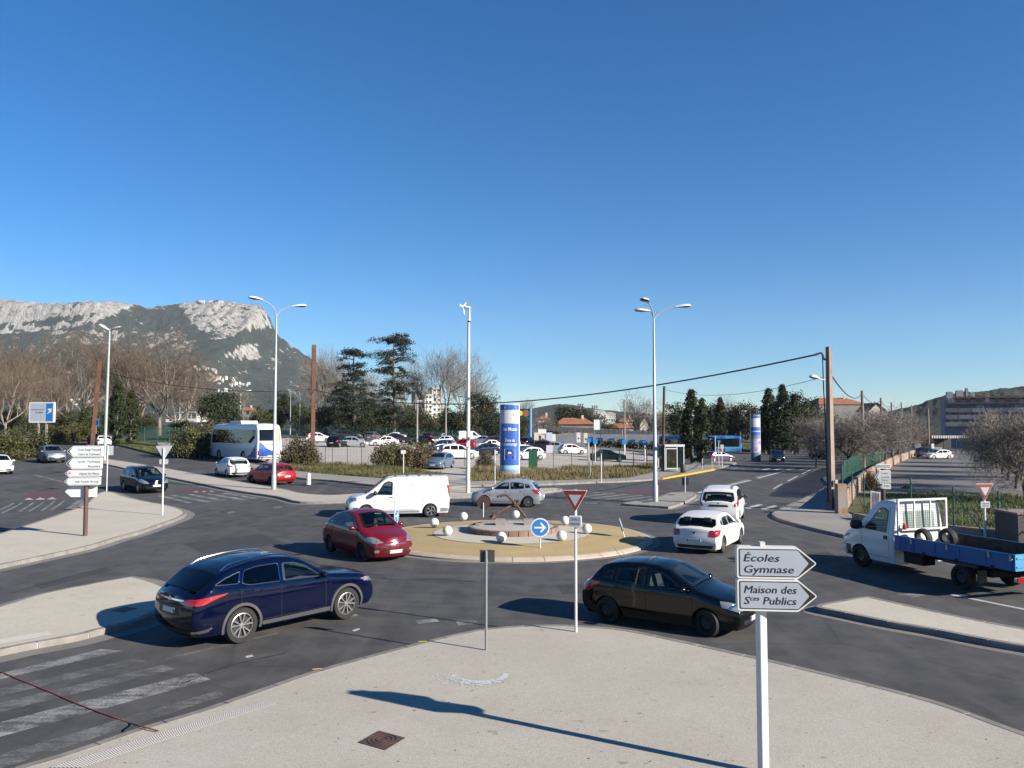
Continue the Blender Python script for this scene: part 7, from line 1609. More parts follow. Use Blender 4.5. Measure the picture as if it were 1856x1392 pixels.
pl_px('cedar0', 713, 604, 150, 20, 'tall dark cedar with flat tiers of branches', 'cedars behind the car park', .95); pl_px('cedar1', 640, 634, 148, 17, 'smaller cedar with drooping tiers, left of the tall one', 'cedars behind the car park', 1.0)
GW = 'dark trees behind the car park fence'
for i, (u, vt, Y, k, w_, lb) in enumerate(((500, 742, 165, 'evg0', 1.2, 'dark evergreen behind the coach roof'), (545, 728, 170, 'evg1', 1.1, 'dark evergreen left of the rust brown beam'), (590, 738, 160, 'evg0', 1.1, 'dark evergreen right of the rust brown beam'), (628, 720, 165, 'pine1', 1.2, 'dark pine under the smaller cedar'), (675, 728, 160, 'evg1', 1.2, 'dark evergreen between the cedars'), (705, 742, 152, 'evg0', 1.3, 'ivy dark evergreen at the foot of the tall cedar'), (742, 735, 158, 'evg1', 1.2, 'dark evergreen left of the left car park lamp'), (775, 750, 152, 'evg0', 1.3, 'dark evergreen between the two car park lamps'), (812, 738, 160, 'evg1', 1.2, 'dark evergreen behind the right car park lamp'), (850, 745, 150, 'evg0', 1.2, 'dark evergreen behind the white mast'), (872, 712, 158, 'pine0', .9, 'pointed dark pine right of the white mast'), (893, 742, 150, 'evg1', 1.1, 'dark evergreen left of the advertising column'), (938, 752, 165, 'evg0', 1.1, 'dark evergreen under the shop sign'), (660, 755, 148, 'evg0', 1.5, 'low dark evergreen behind the back row of cars'), (560, 762, 150, 'evg1', 1.5, 'low dark evergreen behind the white hatchback'))):
    pl_px(k, u, vt, Y, 8.3, lb, GW, w_)
GL = 'evergreens at the far left'
for (u, vt, Y, k, w_, lb) in ((20, 738, 135, 'evg1', 1.3, 'dark evergreen left of the billboard'), (110, 745, 130, 'evg0', 1.4, 'dark evergreen right of the billboard'), (155, 735, 125, 'evg1', 1.2, 'dark evergreen behind the parking sign'), (185, 748, 120, 'evg0', 1.1, 'dark evergreen between the beam and the lamp post'), (268, 752, 150, 'evg0', 1.2, 'dark evergreen right of the cypresses'), (395, 710, 118, 'pine0', 1.15, 'wide dark pine behind the coach front'), (425, 735, 122, 'pine1', 1.1, 'dark pine above the coach roof'), (470, 738, 140, 'evg1', 1.1, 'dark evergreen behind the rear of the coach'), (330, 762, 125, 'evg0', 1.4, 'evergreen beyond the green fence'), (60, 756, 112, 'evg0', 1.3, 'low evergreen under the billboard'), (515, 712, 190, 'pine1', 1.0, 'dark pine behind the thin lamp posts'), (245, 765, 140, 'evg1', 1.6, 'low evergreen behind the green fence')):
    pl_px(k, u, vt, Y, 8.3, lb, GL, w_)
pl_px('cyp0', 212, 690, 104, 8.2, 'taller cypress of the pair on the left', 'cypress pair on the left', .98); pl_px('cyp0', 237, 708, 106, 8.2, 'shorter cypress of the pair on the left', 'cypress pair on the left', 1.15)
GC = 'cypresses at the bus station'
for (u, vt, Y, k, w_, lb) in ((1254, 708, 100, 'cyp0', 1.12, 'bigger cypress in front of the town buses'), (1273, 724, 92, 'cyp0', .92, 'lower cypress reaching down to the far pavement'), (1306, 722, 150, 'cyp0', .95, 'cypress above the town bus'), (1394, 706, 150, 'cyp0', 1.1, 'cypress right of the further advertising column'), (1419, 699, 146, 'cyp0', 1.0, 'tallest cypress left of the concrete pole'), (1440, 716, 148, 'cyp1', 1.0, 'cypress next to the tallest one'), (1386, 740, 155, 'cyp1', 1.2, 'short cypress beside the further advertising column')):
    pl_px(k, u, vt, Y, 8.2, lb, GC, w_)
GD = 'dark pines at the bus station'
for (u, vt, Y, k, w_, lb) in ((1230, 731, 135, 'pine1', .95, 'dark pine left of the big cypress'), (1290, 732, 160, 'pine0', .9, 'dark pine right of the big cypress'), (1340, 731, 160, 'pine0', .9, 'dark pine left of the further advertising column'), (1366, 737, 165, 'pine1', 1.0, 'dark pine behind the further advertising column'), (1446, 712, 160, 'pine1', 1.0, 'grey green pine behind the cypress row'), (1470, 735, 170, 'evg0', 1.0, 'dark evergreen behind the bare tree row'), (1200, 750, 180, 'evg1', 1.0, 'dark evergreen behind the timber pole'), (1220, 752, 200, 'evg0', 1.0, 'dark evergreen beyond the bus station'), (1320, 758, 170, 'evg1', 1.2, 'low evergreen behind the town bus'), (1410, 762, 165, 'evg0', 1.3, 'low evergreen under the cypress row'), (1030, 737, 240, 'pine0', 1.3, 'round dark pine behind the red roofed house'), (1058, 742, 235, 'evg0', 1.3, 'round evergreen behind the red roofed house'), (1000, 757, 190, 'evg1', 1.2, 'evergreen left of the red roofed house'), (1098, 762, 200, 'evg1', 1.2, 'evergreen between the red roofed houses')):
    pl_px(k, u, vt, Y, 8.3, lb, GD, w_)
pl_px('round', 1155, 712, 165, 11.5, 'round bare tree between the houses and the lamp post', 'bare trees near the houses', .8); pl_px('bare1', 1318, 714, 175, 19, 'slim bare tree right of the big cypress', 'bare trees near the houses', .55); pl_px('round', 985, 752, 180, 11.5, 'brown bare tree beside the shop sign', 'bare trees near the houses', 1.2); pl_px('round', 1210, 745, 175, 11.5, 'bare tree left of the dark pine', 'bare trees near the houses', .8); pl_px('bare0', 950, 722, 200, 19, 'thin bare tree above the shop sign', 'bare trees near the houses', .6)
GR = 'row of bare trees along the brick wall'
ordn = ['first', 'second', 'third', 'fourth', 'fifth', 'sixth', 'seventh', 'eighth', 'ninth', 'tenth']
for i, (u, Y, vt) in enumerate(((1478, 92, 752), (1536, 80, 748), (1562, 88, 744), (1578, 98, 746), (1592, 108, 745), (1604, 118, 747), (1616, 128, 746), (1627, 139, 748), (1637, 150, 750), (1646, 160, 752))):
    pl_px('poll%d' % (i % 3), u, vt, Y, 6.4, '%s bare tree of the row along the brick wall, counted from the road' % ordn[i], GR, 1.08 if i else .9)
GQ = 'leaning bare trees at the right edge'
for i, (u, Y, vt) in enumerate(((1856, 47, 742), (1838, 58, 750), (1824, 68, 752), (1814, 80, 756), (1804, 92, 760), (1797, 105, 762), (1791, 122, 765), (1890, 52, 738), (1905, 70, 745), (1870, 90, 752))):
    r = pl_px('poll%d' % ((i + 1) % 3), u, vt, Y, 6.4, '%s bare tree of the cluster at the right edge, counted from the camera' % ordn[i], GQ, 1.0); r.rotation_euler.x = R(4); r.rotation_euler.y = R(-7)
# shrubs
for (key, u, vt, Y, H0, w_, lb) in (('ole0', 45, 776, 84, 3.1, 1.15, 'wide green oleander at the far left behind the grey crossover'), ('ole0', 6, 780, 80, 3.1, 1.0, 'green oleander cut by the left edge'), ('ole0', 352, 772, 84, 3.1, 1.0, 'big oleander left of the coach'), ('ole1', 375, 762, 88, 3.1, .9, 'taller oleander touching the coach front'), ('ole1', 545, 790, 72, 3.1, .82, 'brown green shrub right of the coach'), ('ole1', 705, 800, 73, 3.1, .95, 'left half of the big brown shrub behind the van'), ('ole1', 755, 799, 73, 3.1, .95, 'right half of the big brown shrub behind the van'), ('ole1', 880, 818, 74, 3.1, .75, 'brown shrub left of the advertising column'), ('ole0', 148, 766, 118, 3.1, 1.2, 'clipped green shrub left of the parking sign'), ('ole0', 110, 772, 112, 3.1, 1.2, 'green shrub right of the billboard legs'), ('low', 1690, 889, 55, 1.6, 1.5, 'low dark shrub behind the green fence posts'), ('low', 1728, 893, 54, 1.6, 1.3, 'low rounded shrub right of the second green post'), ('ole1', 1575, 852, 56, 3.1, .5, 'thin brown shrub behind the right direction sign'), ('low', 1640, 880, 58, 1.6, 1.2, 'low brown shrub by the first green post'), ('low', 1500, 826, 120, 1.6, 1.6, 'low shrub beyond the avenue on the right')):
    pl_px(key, u, vt, Y, H0, lb, 'roadside shrubs', w_)
# grass
def grass(name, P, n, h, wd, m, seed, clump=.5):
    rnd = random.Random(seed); xs_ = [p.x for p in P]; ys_ = [p.y for p in P]; Q = [(p.x, p.y) for p in P]; b = MB(); k = 0
    while k < n:
        x, y = rnd.uniform(min(xs_), max(xs_)), rnd.uniform(min(ys_), max(ys_))
        if not inpoly(x, y, Q): n -= 0; continue
        f = fbm(x * .35, y * .35, 3)
        if rnd.random() > .55 + f * clump: k += .3; continue
        hh = h * rnd.uniform(.5, 1.3) * (1 + f * .8); a = rnd.uniform(0, 6.283); dx, dy = math.cos(a) * wd, math.sin(a) * wd; lx, ly = rnd.gauss(0, .35) * hh, rnd.gauss(0, .35) * hh; z = gz(x, y) + .12
        n0 = len(b.v); b.v += [(x - dx, y - dy, z), (x + dx, y + dy, z), (x + lx, y + ly, z + hh)]; b.f.append((n0, n0 + 1, n0 + 2)); b.m.append(0); k += 1
    return stuff(b.build(name, m))
M_DRY = nmat('dry_grass', (.115, .105, .035), (.24, .195, .095), .16, .8, space='World', lo=.38, hi=.6); M_GRN = nmat('green_grass', (.045, .075, .015), (.105, .125, .035), .3, .8, space='World')
tag(grass('verge_grass', PX((525, 852), (600, 860), (700, 867), (790, 869), (804, 866), (798, 858), (720, 852), (640, 846), (560, 838), (520, 832)), 20000, .34, .024, nmat('weeds', (.06, .075, .02), (.17, .145, .06), .25, .8, space='World'), 1), 'weedy grass verge between the left car park and the road', 'grass')
tag(grass('verge_grass', PX((852, 872), (985, 870.5), (1060, 869), (1140, 865.5), (1190, 854.5), (1196, 842), (1140, 845), (1060, 849), (950, 852), (855, 853)), 22000, .36, .024, M_DRY, 2), 'tall dry grass verge behind the silver hatchback', 'grass')
tag(grass('lawn_grass', PX((1560, 925), (1600, 940), (1700, 950), (1820, 958), (1960, 975), (1960, 920), (1830, 898), (1700, 895), (1600, 895)), 16000, .14, .022, M_GRN, 3, .3), 'green lawn behind the green fence on the right', 'grass')
tag(grass('verge_grass', PX((1252, 813), (1340, 815), (1420, 814.5), (1500, 811.5), (1600, 807), (1500, 804), (1330, 806)), 12000, .45, .06, M_GRN, 4, .3), 'green grass bank at the foot of the cypresses', 'grass')
tag(grass('verge_grass', PX((205, 804), (262, 817), (298, 825), (298, 812), (262, 801), (205, 797)), 5000, .2, .04, M_GRN, 6, .3), 'short green grass under the cypress pair', 'grass')
# ------------------------------------------------------------------ fences, walls, houses
def wire_fence(name, pts, h, label, m, posts, wire=.010, cell=.16, braces=(), dz=.1, group=None, top_extra=.1, mm=None):
    root = thing(name, label, 'fence', (0, 0, 0), 0, group)
    for i, p in enumerate(posts):
        b = MB(); b.tube([p + Vector((0, 0, -.1)), p + Vector((0, 0, h + top_extra))], .035 if h < 1.9 else .05, 6); b.build('post', m, root)
    for a, c in braces: b = MB(); b.tube([a, c], .025, 5); b.build('brace', m, root)
    b = MB()
    for a, c in zip(pts, pts[1:]):
        L = (c - a).length; d = (c - a).normalized()
        for k in range(int(h / cell) + 1):
            z = Vector((0, 0, .04 + k * cell)); b.face([a + z, c + z, c + z + Vector((0, 0, wire)), a + z + Vector((0, 0, wire))])
        for k in range(int(L / cell)):
            p = a + d * k * cell; b.face([p, p + d * wire, p + d * wire + Vector((0, 0, h)), p + Vector((0, 0, h))])
    o = b.build('wire_mesh', mm or m, root); stuff(o); return root
fp = [G(1545, 918, .1), G(1567, 924, .1), G(1652, 934, .1), G(1730, 966, .1), G(1812, 978, .1), G(1900, 1000, .1)]
up = lambda p, z: p + Vector((0, 0, z))
wire_fence('wire_fence', fp, 1.75, 'green wire fence with braced posts behind the flatbed truck', M_GREENF, fp, braces=[(up(fp[2], 1.6), up(fp[2].lerp(fp[3], .55), .1)), (up(fp[3], 1.6), up(fp[3].lerp(fp[4], .7), .1)), (up(fp[1], 1.6), up(fp[1].lerp(fp[2], .35), .1)), (up(fp[0], 1.6), up(fp[0].lerp(fp[1], .9), .1)), (up(fp[4], 1.6), up(fp[4].lerp(fp[5], .7), .1))])
gf = [on(1524, 49, .0), on(1528, 60), on(1560, 84), on(1600, 115)]
wire_fence('mesh_fence', gf, 1.9, 'dense dark green mesh fence on top of the brick wall', M_GREENF, gf, .03, .07)
fq = [on(u, 79 + (u - 590) * .004, .05) for u in (590, 603, 630, 656, 680)]
wire_fence('wire_fence', fq, 1.5, 'dark wire fence posts between the gravel car park and the verge', M_BACK, fq, .006, .3)
fq2 = [on(u, 78, .05) for u in (842, 1003, 1036, 1066)]; fq3 = [on(u, 80, .05) for u in (1066, 1074, 1093, 1123, 1148, 1172, 1195)]
wire_fence('wire_fence', fq2, 1.55, 'thin dark wire fence behind the dry grass', M_BACK, fq2, .006, .3)
wire_fence('wire_fence', fq3, 1.9, 'dark green wire fence in front of the dark green saloon', M_GREENF, fq3, .008, .2)
gl = [on(u, 112, 0) for u in (246, 262, 285, 307, 330, 352)]
wire_fence('mesh_fence', gl, 2.2, 'dark green mesh fence right of the cypress pair', M_GREENF, gl, .035, .12)
bf = [on(u, 146, 0) for u in (490, 560, 600, 640, 700, 760, 820, 880)]
wire_fence('wire_fence', bf, 2.0, 'green wire fence at the back of the car park', M_GREENF, bf, .02, .2)
# guard rail left
a0, a1 = G(0, 0), G(0, 0)
root = thing('guard_rail', 'low dark rail beside the left road by the green fence', 'rail', (0, 0, 0)); q = [on(u, Y, .0) for u, Y in ((235, 103), (270, 98), (300, 94), (330, 90))]
b = MB(); b.tube([up(p, .55) for p in q], .09, 6); b.build('rail', M_BARKD, root)
for p in q: b = MB(); b.tube([p, up(p, .6)], .07, 6); b.build('post', M_BARKD, root)
# brick wall of the playground: piers and panels
M_BRICK = mat('pink_brick', (.30, .19, .14), .9); g = N(M_BRICK); p = g.coord('World'); bt = g.n('ShaderNodeTexBrick'); bt.inputs['Scale'].default_value = 2.2
for k, c in (('Color1', al((.36, .24, .18))), ('Color2', al((.30, .20, .15))), ('Mortar', al((.32, .28, .24)))): bt.inputs[k].default_value = (*c, 1)
g.l(g.map(p, (1, 1, 1), (R(90), 0, 0)), bt.inputs['Vector']); g.color(g.mix(1.0, bt.outputs['Color'], g.ramp(g.noise(p, .8, 5), [(.3, .75), (.7, 1.15)]), 'MULTIPLY'))
root = thing('brick_wall', 'long pink brick wall with piers between the avenue and the playground', 'wall', (0, 0, 0)); wp = [G(1530, 930, .0)] + [on(u, Y) for u, Y in ((1548, 52), (1566, 62), (1584, 73), (1600, 84), (1615, 97), (1630, 111), (1645, 126), (1657, 140))]
for a, c in zip(wp, wp[1:]):
    d = (c - a).normalized(); n_ = Vector((-d.y, d.x, 0)); b = MB(); za, zc = a.z, c.z
    vs_ = [a + n_ * s * .1 + Vector((0, 0, z)) for s in (-1, 1) for z in (-.3, 1.08)] + [c + n_ * s * .1 + Vector((0, 0, z)) for s in (-1, 1) for z in (-.3, 1.08)]
    b.add(vs_, [(0, 1, 5, 4), (2, 6, 7, 3), (1, 3, 7, 5)]); b.build('wall_panel', M_BRICK, root)
    b = MB(); b.box(a + Vector((0, 0, .46)), (.36, .36, 1.45), math.atan2(d.y, d.x)); b.build('pier', M_CONC, root)
root2 = thing('concrete_pier', 'weathered concrete pier with an orange stain beside the concrete pole', 'pier', G(1526, 930, .13)); b = MB(); b.bx(-.26, .18, -.22, .22, -.2, 1.45); b.build('pier', nmat('stained_concrete', (.30, .27, .24), (.34, .19, .08), 1.6, .9, .4, 14, lo=.45, hi=.62), root2)
a, c = on(1657, 140), on(1672, 141); root = thing('brick_wall', 'short end of the pink brick wall beside the parked cars', 'wall', a); d = c - a; b = MB(); b.box((d.x / 2 + .4, d.y / 2, .35), (d.length + 1, .2, 1.35), math.atan2(d.y, d.x)); b.build('wall_panel', M_BRICK, root)
P = G(1868, 985, .1); root = thing('concrete_box', 'low grey concrete housing on the lawn at the right edge', 'housing', P); b = MB(); b.bx(-.75, 1.6, -.5, .9, -.1, 1.12); b.build('housing_body', nmat('shaded_grey_render', (.075, .07, .07), (.10, .095, .095), 2, .9), root); b = MB(); b.bx(-.8, 1.65, -.55, .95, 1.12, 1.18); b.build('cap', M_CONC, root)  # housing body coloured darker to stand for the shade on it
# low kerb wall along the lawn
q = [G(1545, 940, .1), G(1600, 952, .1), G(1700, 962, .1), G(1790, 972, .1), G(1815, 975, .1)]; root = thing('low_wall', 'low concrete plinth wall under the green fence', 'wall', (0, 0, 0))
for a, c in zip(q, q[1:]):
    d = c - a; b = MB(); b.box((a + c) / 2 + Vector((0, -.15, .12)), (d.length - .02, .18, .34), math.atan2(d.y, d.x)); b.build('wall_block', M_CONC, root)
# right direction sign and leaning poster
P = on(1598, 43.5, .13); root = thing('direction_sign', 'brown post with grey blue arrow panels pointing left, behind the truck cab', 'road sign', P); k = sc_(P)
post(root, zat(1598, 842, P), .11, M_BROWN, 12); ex, nv, ez = frame(12)
M_SH2 = nmat('shaded_sheet', (.27, .29, .34), (.31, .33, .38), 2, .6); M_SH3 = mat('sheet_slate', (.16, .20, .23), .6)
for (u0, u1, vt, vb, lines, sh) in ((1579, 1610, 841, 849, [('Parking', .13, .06)], M_SH3), (1578, 1610, 852.5, 876, [('Complexe', .19, .52), ('Léo Lagrange', .39, .62), ('Stade', .58, .50)], M_SH2), (1589, 1610, 877.5, 886, [('Tennis', .12, .35)], M_SH2)):
    zt_, zb = zat(1598, vt, P), zat(1598, vb, P); h = zt_ - zb; x1, x0 = (u1 - 1598) * k, (u0 - 1598) * k; tip = min(.30, h * .5)
    fr = panel(root, x1, x0 + tip, tip, zb, h, .10, [(s_, .13, x0 + tip + .08, zt_ - dz_, w_ * .8) for s_, dz_, w_ in lines], .16, arrow=-1, bw=.012, sheet=sh)
P = on(1584, 40, .13); root = thing('poster_board', 'small leaning poster board standing on the right pavement', 'board', P); ex, nv, ez = frame(-8); b = MB(); b.prism([(-.24, .05), (.20, .05), (.24, 1.0), (-.22, 1.08)], (0, 0, 0), ex, ez, -nv, .05); b.build('board', M_WFRM, root); b = MB(); b.prism([(-.20, .1), (.16, .1), (.19, .95), (-.18, 1.02)], nv * .004, ex, ez, -nv, .003); b.build('poster', nmat('poster_print', (.20, .24, .34), (.16, .09, .09), 3, .5), root)

# bus station: white wall with blue squares, grey slat fence, hedge, barrier posts
root = thing('boundary_wall', 'long white wall with blue squares and grey slats at the bus station', 'wall', (0, 0, 0)); ya = 150
w0, w1 = on(985, 160), on(1218, 150); d = (w1 - w0); L = d.length; an_ = math.atan2(d.y, d.x)
b = MB(); b.box((w0 + w1) / 2 + Vector((0, 0, 1.2)), (L, .25, 2.5), an_); b.build('wall_panel', M_WWALL, root)
for k in range(46):
    p = w0.lerp(w1, (k + .5) / 46); b = MB(); b.box(p + Vector((0, 0, 3.0)), (L / 46 * .86, .08, 1.0), an_); b.build('slat_panel', M_PATH, root)
    if k % 3 == 0: b = MB(); b.box(p + Vector((L / 92, -.02, 2.9)), (.14, .14, 1.3), an_); b.build('fence_post', M_WWALL, root)
for u in (1074, 1092, 1113, 1131, 1150, 1169, 1188, 1207):
    t = (u - 985) / 233; p = w0.lerp(w1, t); b = MB(); b.box(p + Vector((0, -.16, 1.25)), (.95, .08, 1.0), an_); b.build('blue_square', M_SBLUE, root)
rnd = random.Random(3); hb = MB()
for k in range(900):
    t = rnd.random(); p = w0.lerp(w1, .35 + t * .6) + Vector((rnd.gauss(0, .3), -2.2 + rnd.gauss(0, .4), rnd.uniform(.1, 1.2))); quad(hb, p, .28, rnd)
o = thing('clipped_hedge', 'low dark clipped hedge along the white wall of the bus station', 'hedge', (0, 0, 0)); hb.build('foliage', M_EVG, o)
for u, v, vt in ((1067, 838, 795), (1079, 838, 797), (1132, 826, 798), (1169, 836, 800)):
    P = G(u, v); plate_post(u, v, vt, .10 if u > 1100 else .06, [(u - 4, u + 4, vt - 1, vt + 7, M_SBLUE)], {1067: 'left post with a blue plate by the dark green saloon', 1079: 'second post with a blue plate by the dark green saloon', 1132: 'stout white post with a blue plate at the bus station', 1169: 'stout white post with a blue plate beside the lamp post'}[u], dz=0, name='plate_post')

M_TILE = nmat('red_roof_tiles', (.30, .105, .055), (.40, .17, .09), .8, .85, .5, 6); M_CREAM = nmat('cream_render', (.50, .46, .38), (.58, .54, .46), .5, .9); M_GREYW = nmat('grey_wall', (.20, .19, .185), (.26, .25, .24), .4, .9); M_WHT = nmat('white_render', (.56, .55, .53), (.64, .63, .61), .4, .9)
M_WIN = mat('window_dark', (.03, .035, .045), .1); M_SLATE = nmat('grey_roof', (.10, .105, .115), (.14, .145, .155), .6, .8)
def house(u0, u1, vt, vr, Y, label, wall=M_CREAM, roof=M_TILE, depth=9, gable=False, wins=3, group=None, name='house', rz=0.0, chim=True):
    """u0..u1 width, vr eaves row, vt ridge row at depth Y"""
    um = (u0 + u1) / 2; P = on(um, Y); k = Y / F; hw = (u1 - u0) * k / 2; ze, zr = hpx(um, vr, Y), hpx(um, vt, Y); ze = max(ze, .8); zr = max(zr, ze + .2)
    root = thing(name, label, 'house', P, rz, group)
    b = MB()
    if not gable:
        b.bx(-hw, hw, 0, depth, -1, ze); b.build('wall', wall, root); r = MB(); e = .4
        vs_ = [(-hw - e, -e, ze - .02), (hw + e, -e, ze - .02), (hw + e, depth + e, ze - .02), (-hw - e, depth + e, ze - .02), (-hw + depth * .18, depth / 2, zr), (hw - depth * .18, depth / 2, zr)]; r.add(vs_, [(0, 1, 5, 4), (2, 3, 4, 5), (1, 2, 5), (3, 0, 4), (0, 3, 2, 1)])
    else:
        b.add([(-hw, 0, -1), (hw, 0, -1), (hw, 0, ze), (0, 0, zr), (-hw, 0, ze), (-hw, depth, -1), (hw, depth, -1), (hw, depth, ze), (0, depth, zr), (-hw, depth, ze)], [(0, 1, 2, 3, 4), (5, 9, 8, 7, 6), (0, 4, 9, 5), (1, 6, 7, 2)]); b.build('wall', wall, root); r = MB()
        for s in (-1, 1): r.add([(s * (hw + .4), -.4, ze - .25), (0, -.4, zr + .06), (0, depth + .4, zr + .06), (s * (hw + .4), depth + .4, ze - .25)], [(0, 1, 2, 3)]); r.add([(s * (hw + .4), -.4, ze - .05), (0, -.4, zr + .26), (0, depth + .4, zr + .26), (s * (hw + .4), depth + .4, ze - .05)], [(0, 1, 2, 3)])
    ro = r.build('roof', roof, root)
    if chim: c = MB(); c.bx(hw * .4, hw * .4 + .6, depth * .4, depth * .4 + .6, ze, zr + .7); c.build('chimney', M_CREAM, ro)
    for i in range(wins):
        x = -hw + 2 * hw * (i + .5) / wins; w_ = MB(); zc = ze * .62; w_.bx(x - min(.55, hw * .2), x + min(.55, hw * .2), -.06, .05, zc - .6, zc + .6); w_.build('window', M_WIN, root)
    return root
house(1008, 1078, 757, 769, 205, 'long low house with an orange red tile roof beyond the car park', M_GREYW, wins=6, depth=12)
house(975, 996, 752, 760, 230, 'small red roofed house with a white gable end behind the shop sign', M_WHT, wins=1)
house(1104, 1154, 767, 776, 200, 'low house with a red orange roof left of the gabled house', M_WHT, wins=2)
house(1160, 1181, 753, 770, 185, 'cream gabled house left of the tall lamp post', M_CREAM, gable=True, wins=2, depth=10)
house(1122, 1152, 757, 764, 240, 'brown roofed house behind the low red orange roof', M_GREYW, wins=2)
house(1182, 1216, 757, 768, 215, 'house with a grey roof behind the timber pole', M_CREAM, M_SLATE, wins=2, chim=False)
house(1076, 1098, 743, 745, 620, 'white apartment block far off above the red roofs, left one', M_WHT, M_WHT, wins=5, depth=14, chim=False, name='apartment_block'); house(1098, 1116, 747, 749, 640, 'white apartment block far off above the red roofs, right one', M_WHT, M_WHT, wins=4, depth=14, chim=False, name='apartment_block')
house(318, 356, 745, 748, 230, 'low white building seen through the bare plane trees', M_WHT, M_WHT, wins=4, chim=False); house(300, 318, 752, 757, 240, 'small white house beside the low white building', M_WHT, wins=1, chim=False)
house(1376, 1402, 789, 792, 175, 'low cream building behind the cypress trunks', M_CREAM, M_WHT, wins=2, chim=False, depth=5)
house(1486, 1574, 719, 733, 300, 'wide building with a low red tile roof behind the bare tree row', M_GREYW, wins=8, depth=22); house(1576, 1606, 731, 745, 250, 'cream house with roof dormer beyond the first concrete pole', M_CREAM, M_TILE, gable=True, wins=2)
house(430, 455, 737, 744, 330, 'house with a brown roof behind the coach', M_GREYW, wins=2)
# white tower block
P = on(776, 480); k = 480 / F; root = thing('apartment_tower', 'white apartment tower seen through the bare trees left of the mast', 'apartment block', P, R(18))
for (x0, x1, y0, y1, v, m) in ((-8, 2, 0, 12, 709, M_GREYW), (2, 8, -1, 11, 702, M_WHT), (-3, 2, -3, 0, 715, M_WHT)):
    zt_ = hpx(776, v, 480); b = MB(); b.bx(x0, x1, y0, y1, -2, zt_); bl_ = b.build('block', m, root)
    for f in range(6):
        for i in range(2): w_ = MB(); xa = x0 + (x1 - x0) * (.28 + .44 * i); w_.bx(xa - .7, xa + .7, y0 - .06, y0 + .02, zt_ - 2.4 - 2.9 * f, zt_ - 1.1 - 2.9 * f); w_.build('window', M_WIN, bl_)
# apartment block on the right with balcony bands
Y = 205; P = on(1714, Y); k = Y / F; root = thing('apartment_block', 'long apartment block with balcony bands and red roof edge at the right', 'apartment block', P, R(-24))
Wd = 30; zr = hpx(1714, 716, Y); fl = [hpx(1714, v, Y) for v in (731, 747, 759, 772)]
M_BLU = nmat('bluish_facade', (.20, .22, .28), (.26, .28, .34), .3, .7); M_BAL = nmat('balcony_band', (.17, .185, .23), (.24, .255, .30), .3, .6); M_REDT = mat('red_roof_edge', (.26, .10, .07), .8)  # balcony tones darkened towards blue-grey for the shade on this front
b = MB(); b.bx(0, Wd, 1.2, 14, -1, zr - 1.2); b.build('wall', M_BLU, root); b = MB(); b.bx(2.0, Wd, .9, 15, zr - .9, zr - .5); b.build('roof', M_REDT, root)
for (x0, x1, z) in ((.8, 2.2, 1.0), (3.0, 4.6, 1.3), (5.2, 5.7, 1.9), (6.6, 7.2, .9)): b = MB(); b.bx(x0, x1, 4, 7, zr - .6, zr + z); b.build('chimney', M_WHT, root)
for i, z in enumerate(fl):
    b = MB(); b.bx(0, Wd, 0, 1.3, z - .18, z); b.build('balcony_floor', M_REDT if i < 2 else M_GREYW, root)
    if i: 
        for j in range(10): b = MB(); x = Wd * j / 10; b.bx(x + .05, x + Wd / 10 - .05, -.02, .05, z, z + 1.0); b.build('balcony_panel', M_BAL if (j * 7 + i) % 3 else mat('pale_panel', (.30, .31, .36), .6), root)
for i, z in enumerate([fl[0]] + fl[1:]):
    for j in range(14):
        x = .8 + j * 2.1; b = MB(); b.bx(x, x + (.9 if (j + i) % 3 else 1.5), 1.14, 1.22, z + .25, z + 1.75); b.build('window', M_WIN if (j + i) % 4 else M_WHT, root)
# carport
Y = 150; P = on(1722, Y); root = thing('carport', 'flat carport roof with pale ribs beyond the parked white hatchback', 'carport', P); zt_ = hpx(1722, 789.5, Y); w_ = 66 * Y / F / 2
for k in range(17): x = -w_ + 2 * w_ * k / 16; b = MB(); b.bx(x - .10, x + .12, -.2, .2, zt_ - .5, zt_); b.build('roof_rib', M_WWALL, root)
b = MB(); b.bx(-w_, w_, 0, 6, zt_ - .45, zt_ - .15); b.build('roof', M_BACK, root)
for x in (-w_, -w_ * .33, w_ * .33, w_): b = MB(); b.tube([(x, .2, -.1), (x, .2, zt_ - .4)], .08, 6); b.build('post', M_BACK, root)
b = MB(); b.bx(-w_, w_, 6, 6.2, -.1, zt_ - .2); b.build('back_wall', mat('carport_dark_wall', (.05, .055, .06), .9), root); b = MB(); b.bx(-w_ * .3, w_ * .45, 5.8, 5.95, 0, 1.2); b.build('pale_panel', M_PATH, root)
for (u, Y, c, w_, h, lb) in ((1680, 148, 'g', 1.6, 1.4, 'dark green container beside the carport'), (1690, 146, 'w', .5, 2.1, 'white narrow cabinet beside the carport'), (1663, 150, 'b', 1.2, 2.2, 'grey blue cabinet at the end of the brick wall')):
    P = on(u, Y); root = thing('cabinet', lb, 'cabinet', P); b = MB(); b.bx(-w_ / 2, w_ / 2, 0, .8, -.1, h); b.build('cabinet_body', {'g': mat('container_green', (.02, .10, .06), .6), 'w': M_WWALL, 'b': M_BAL}[c], root); b = MB(); b.bx(-w_ / 2 - .04, w_ / 2 + .04, -.05, .85, h, h + .06); b.build('lid', M_BACK, root)
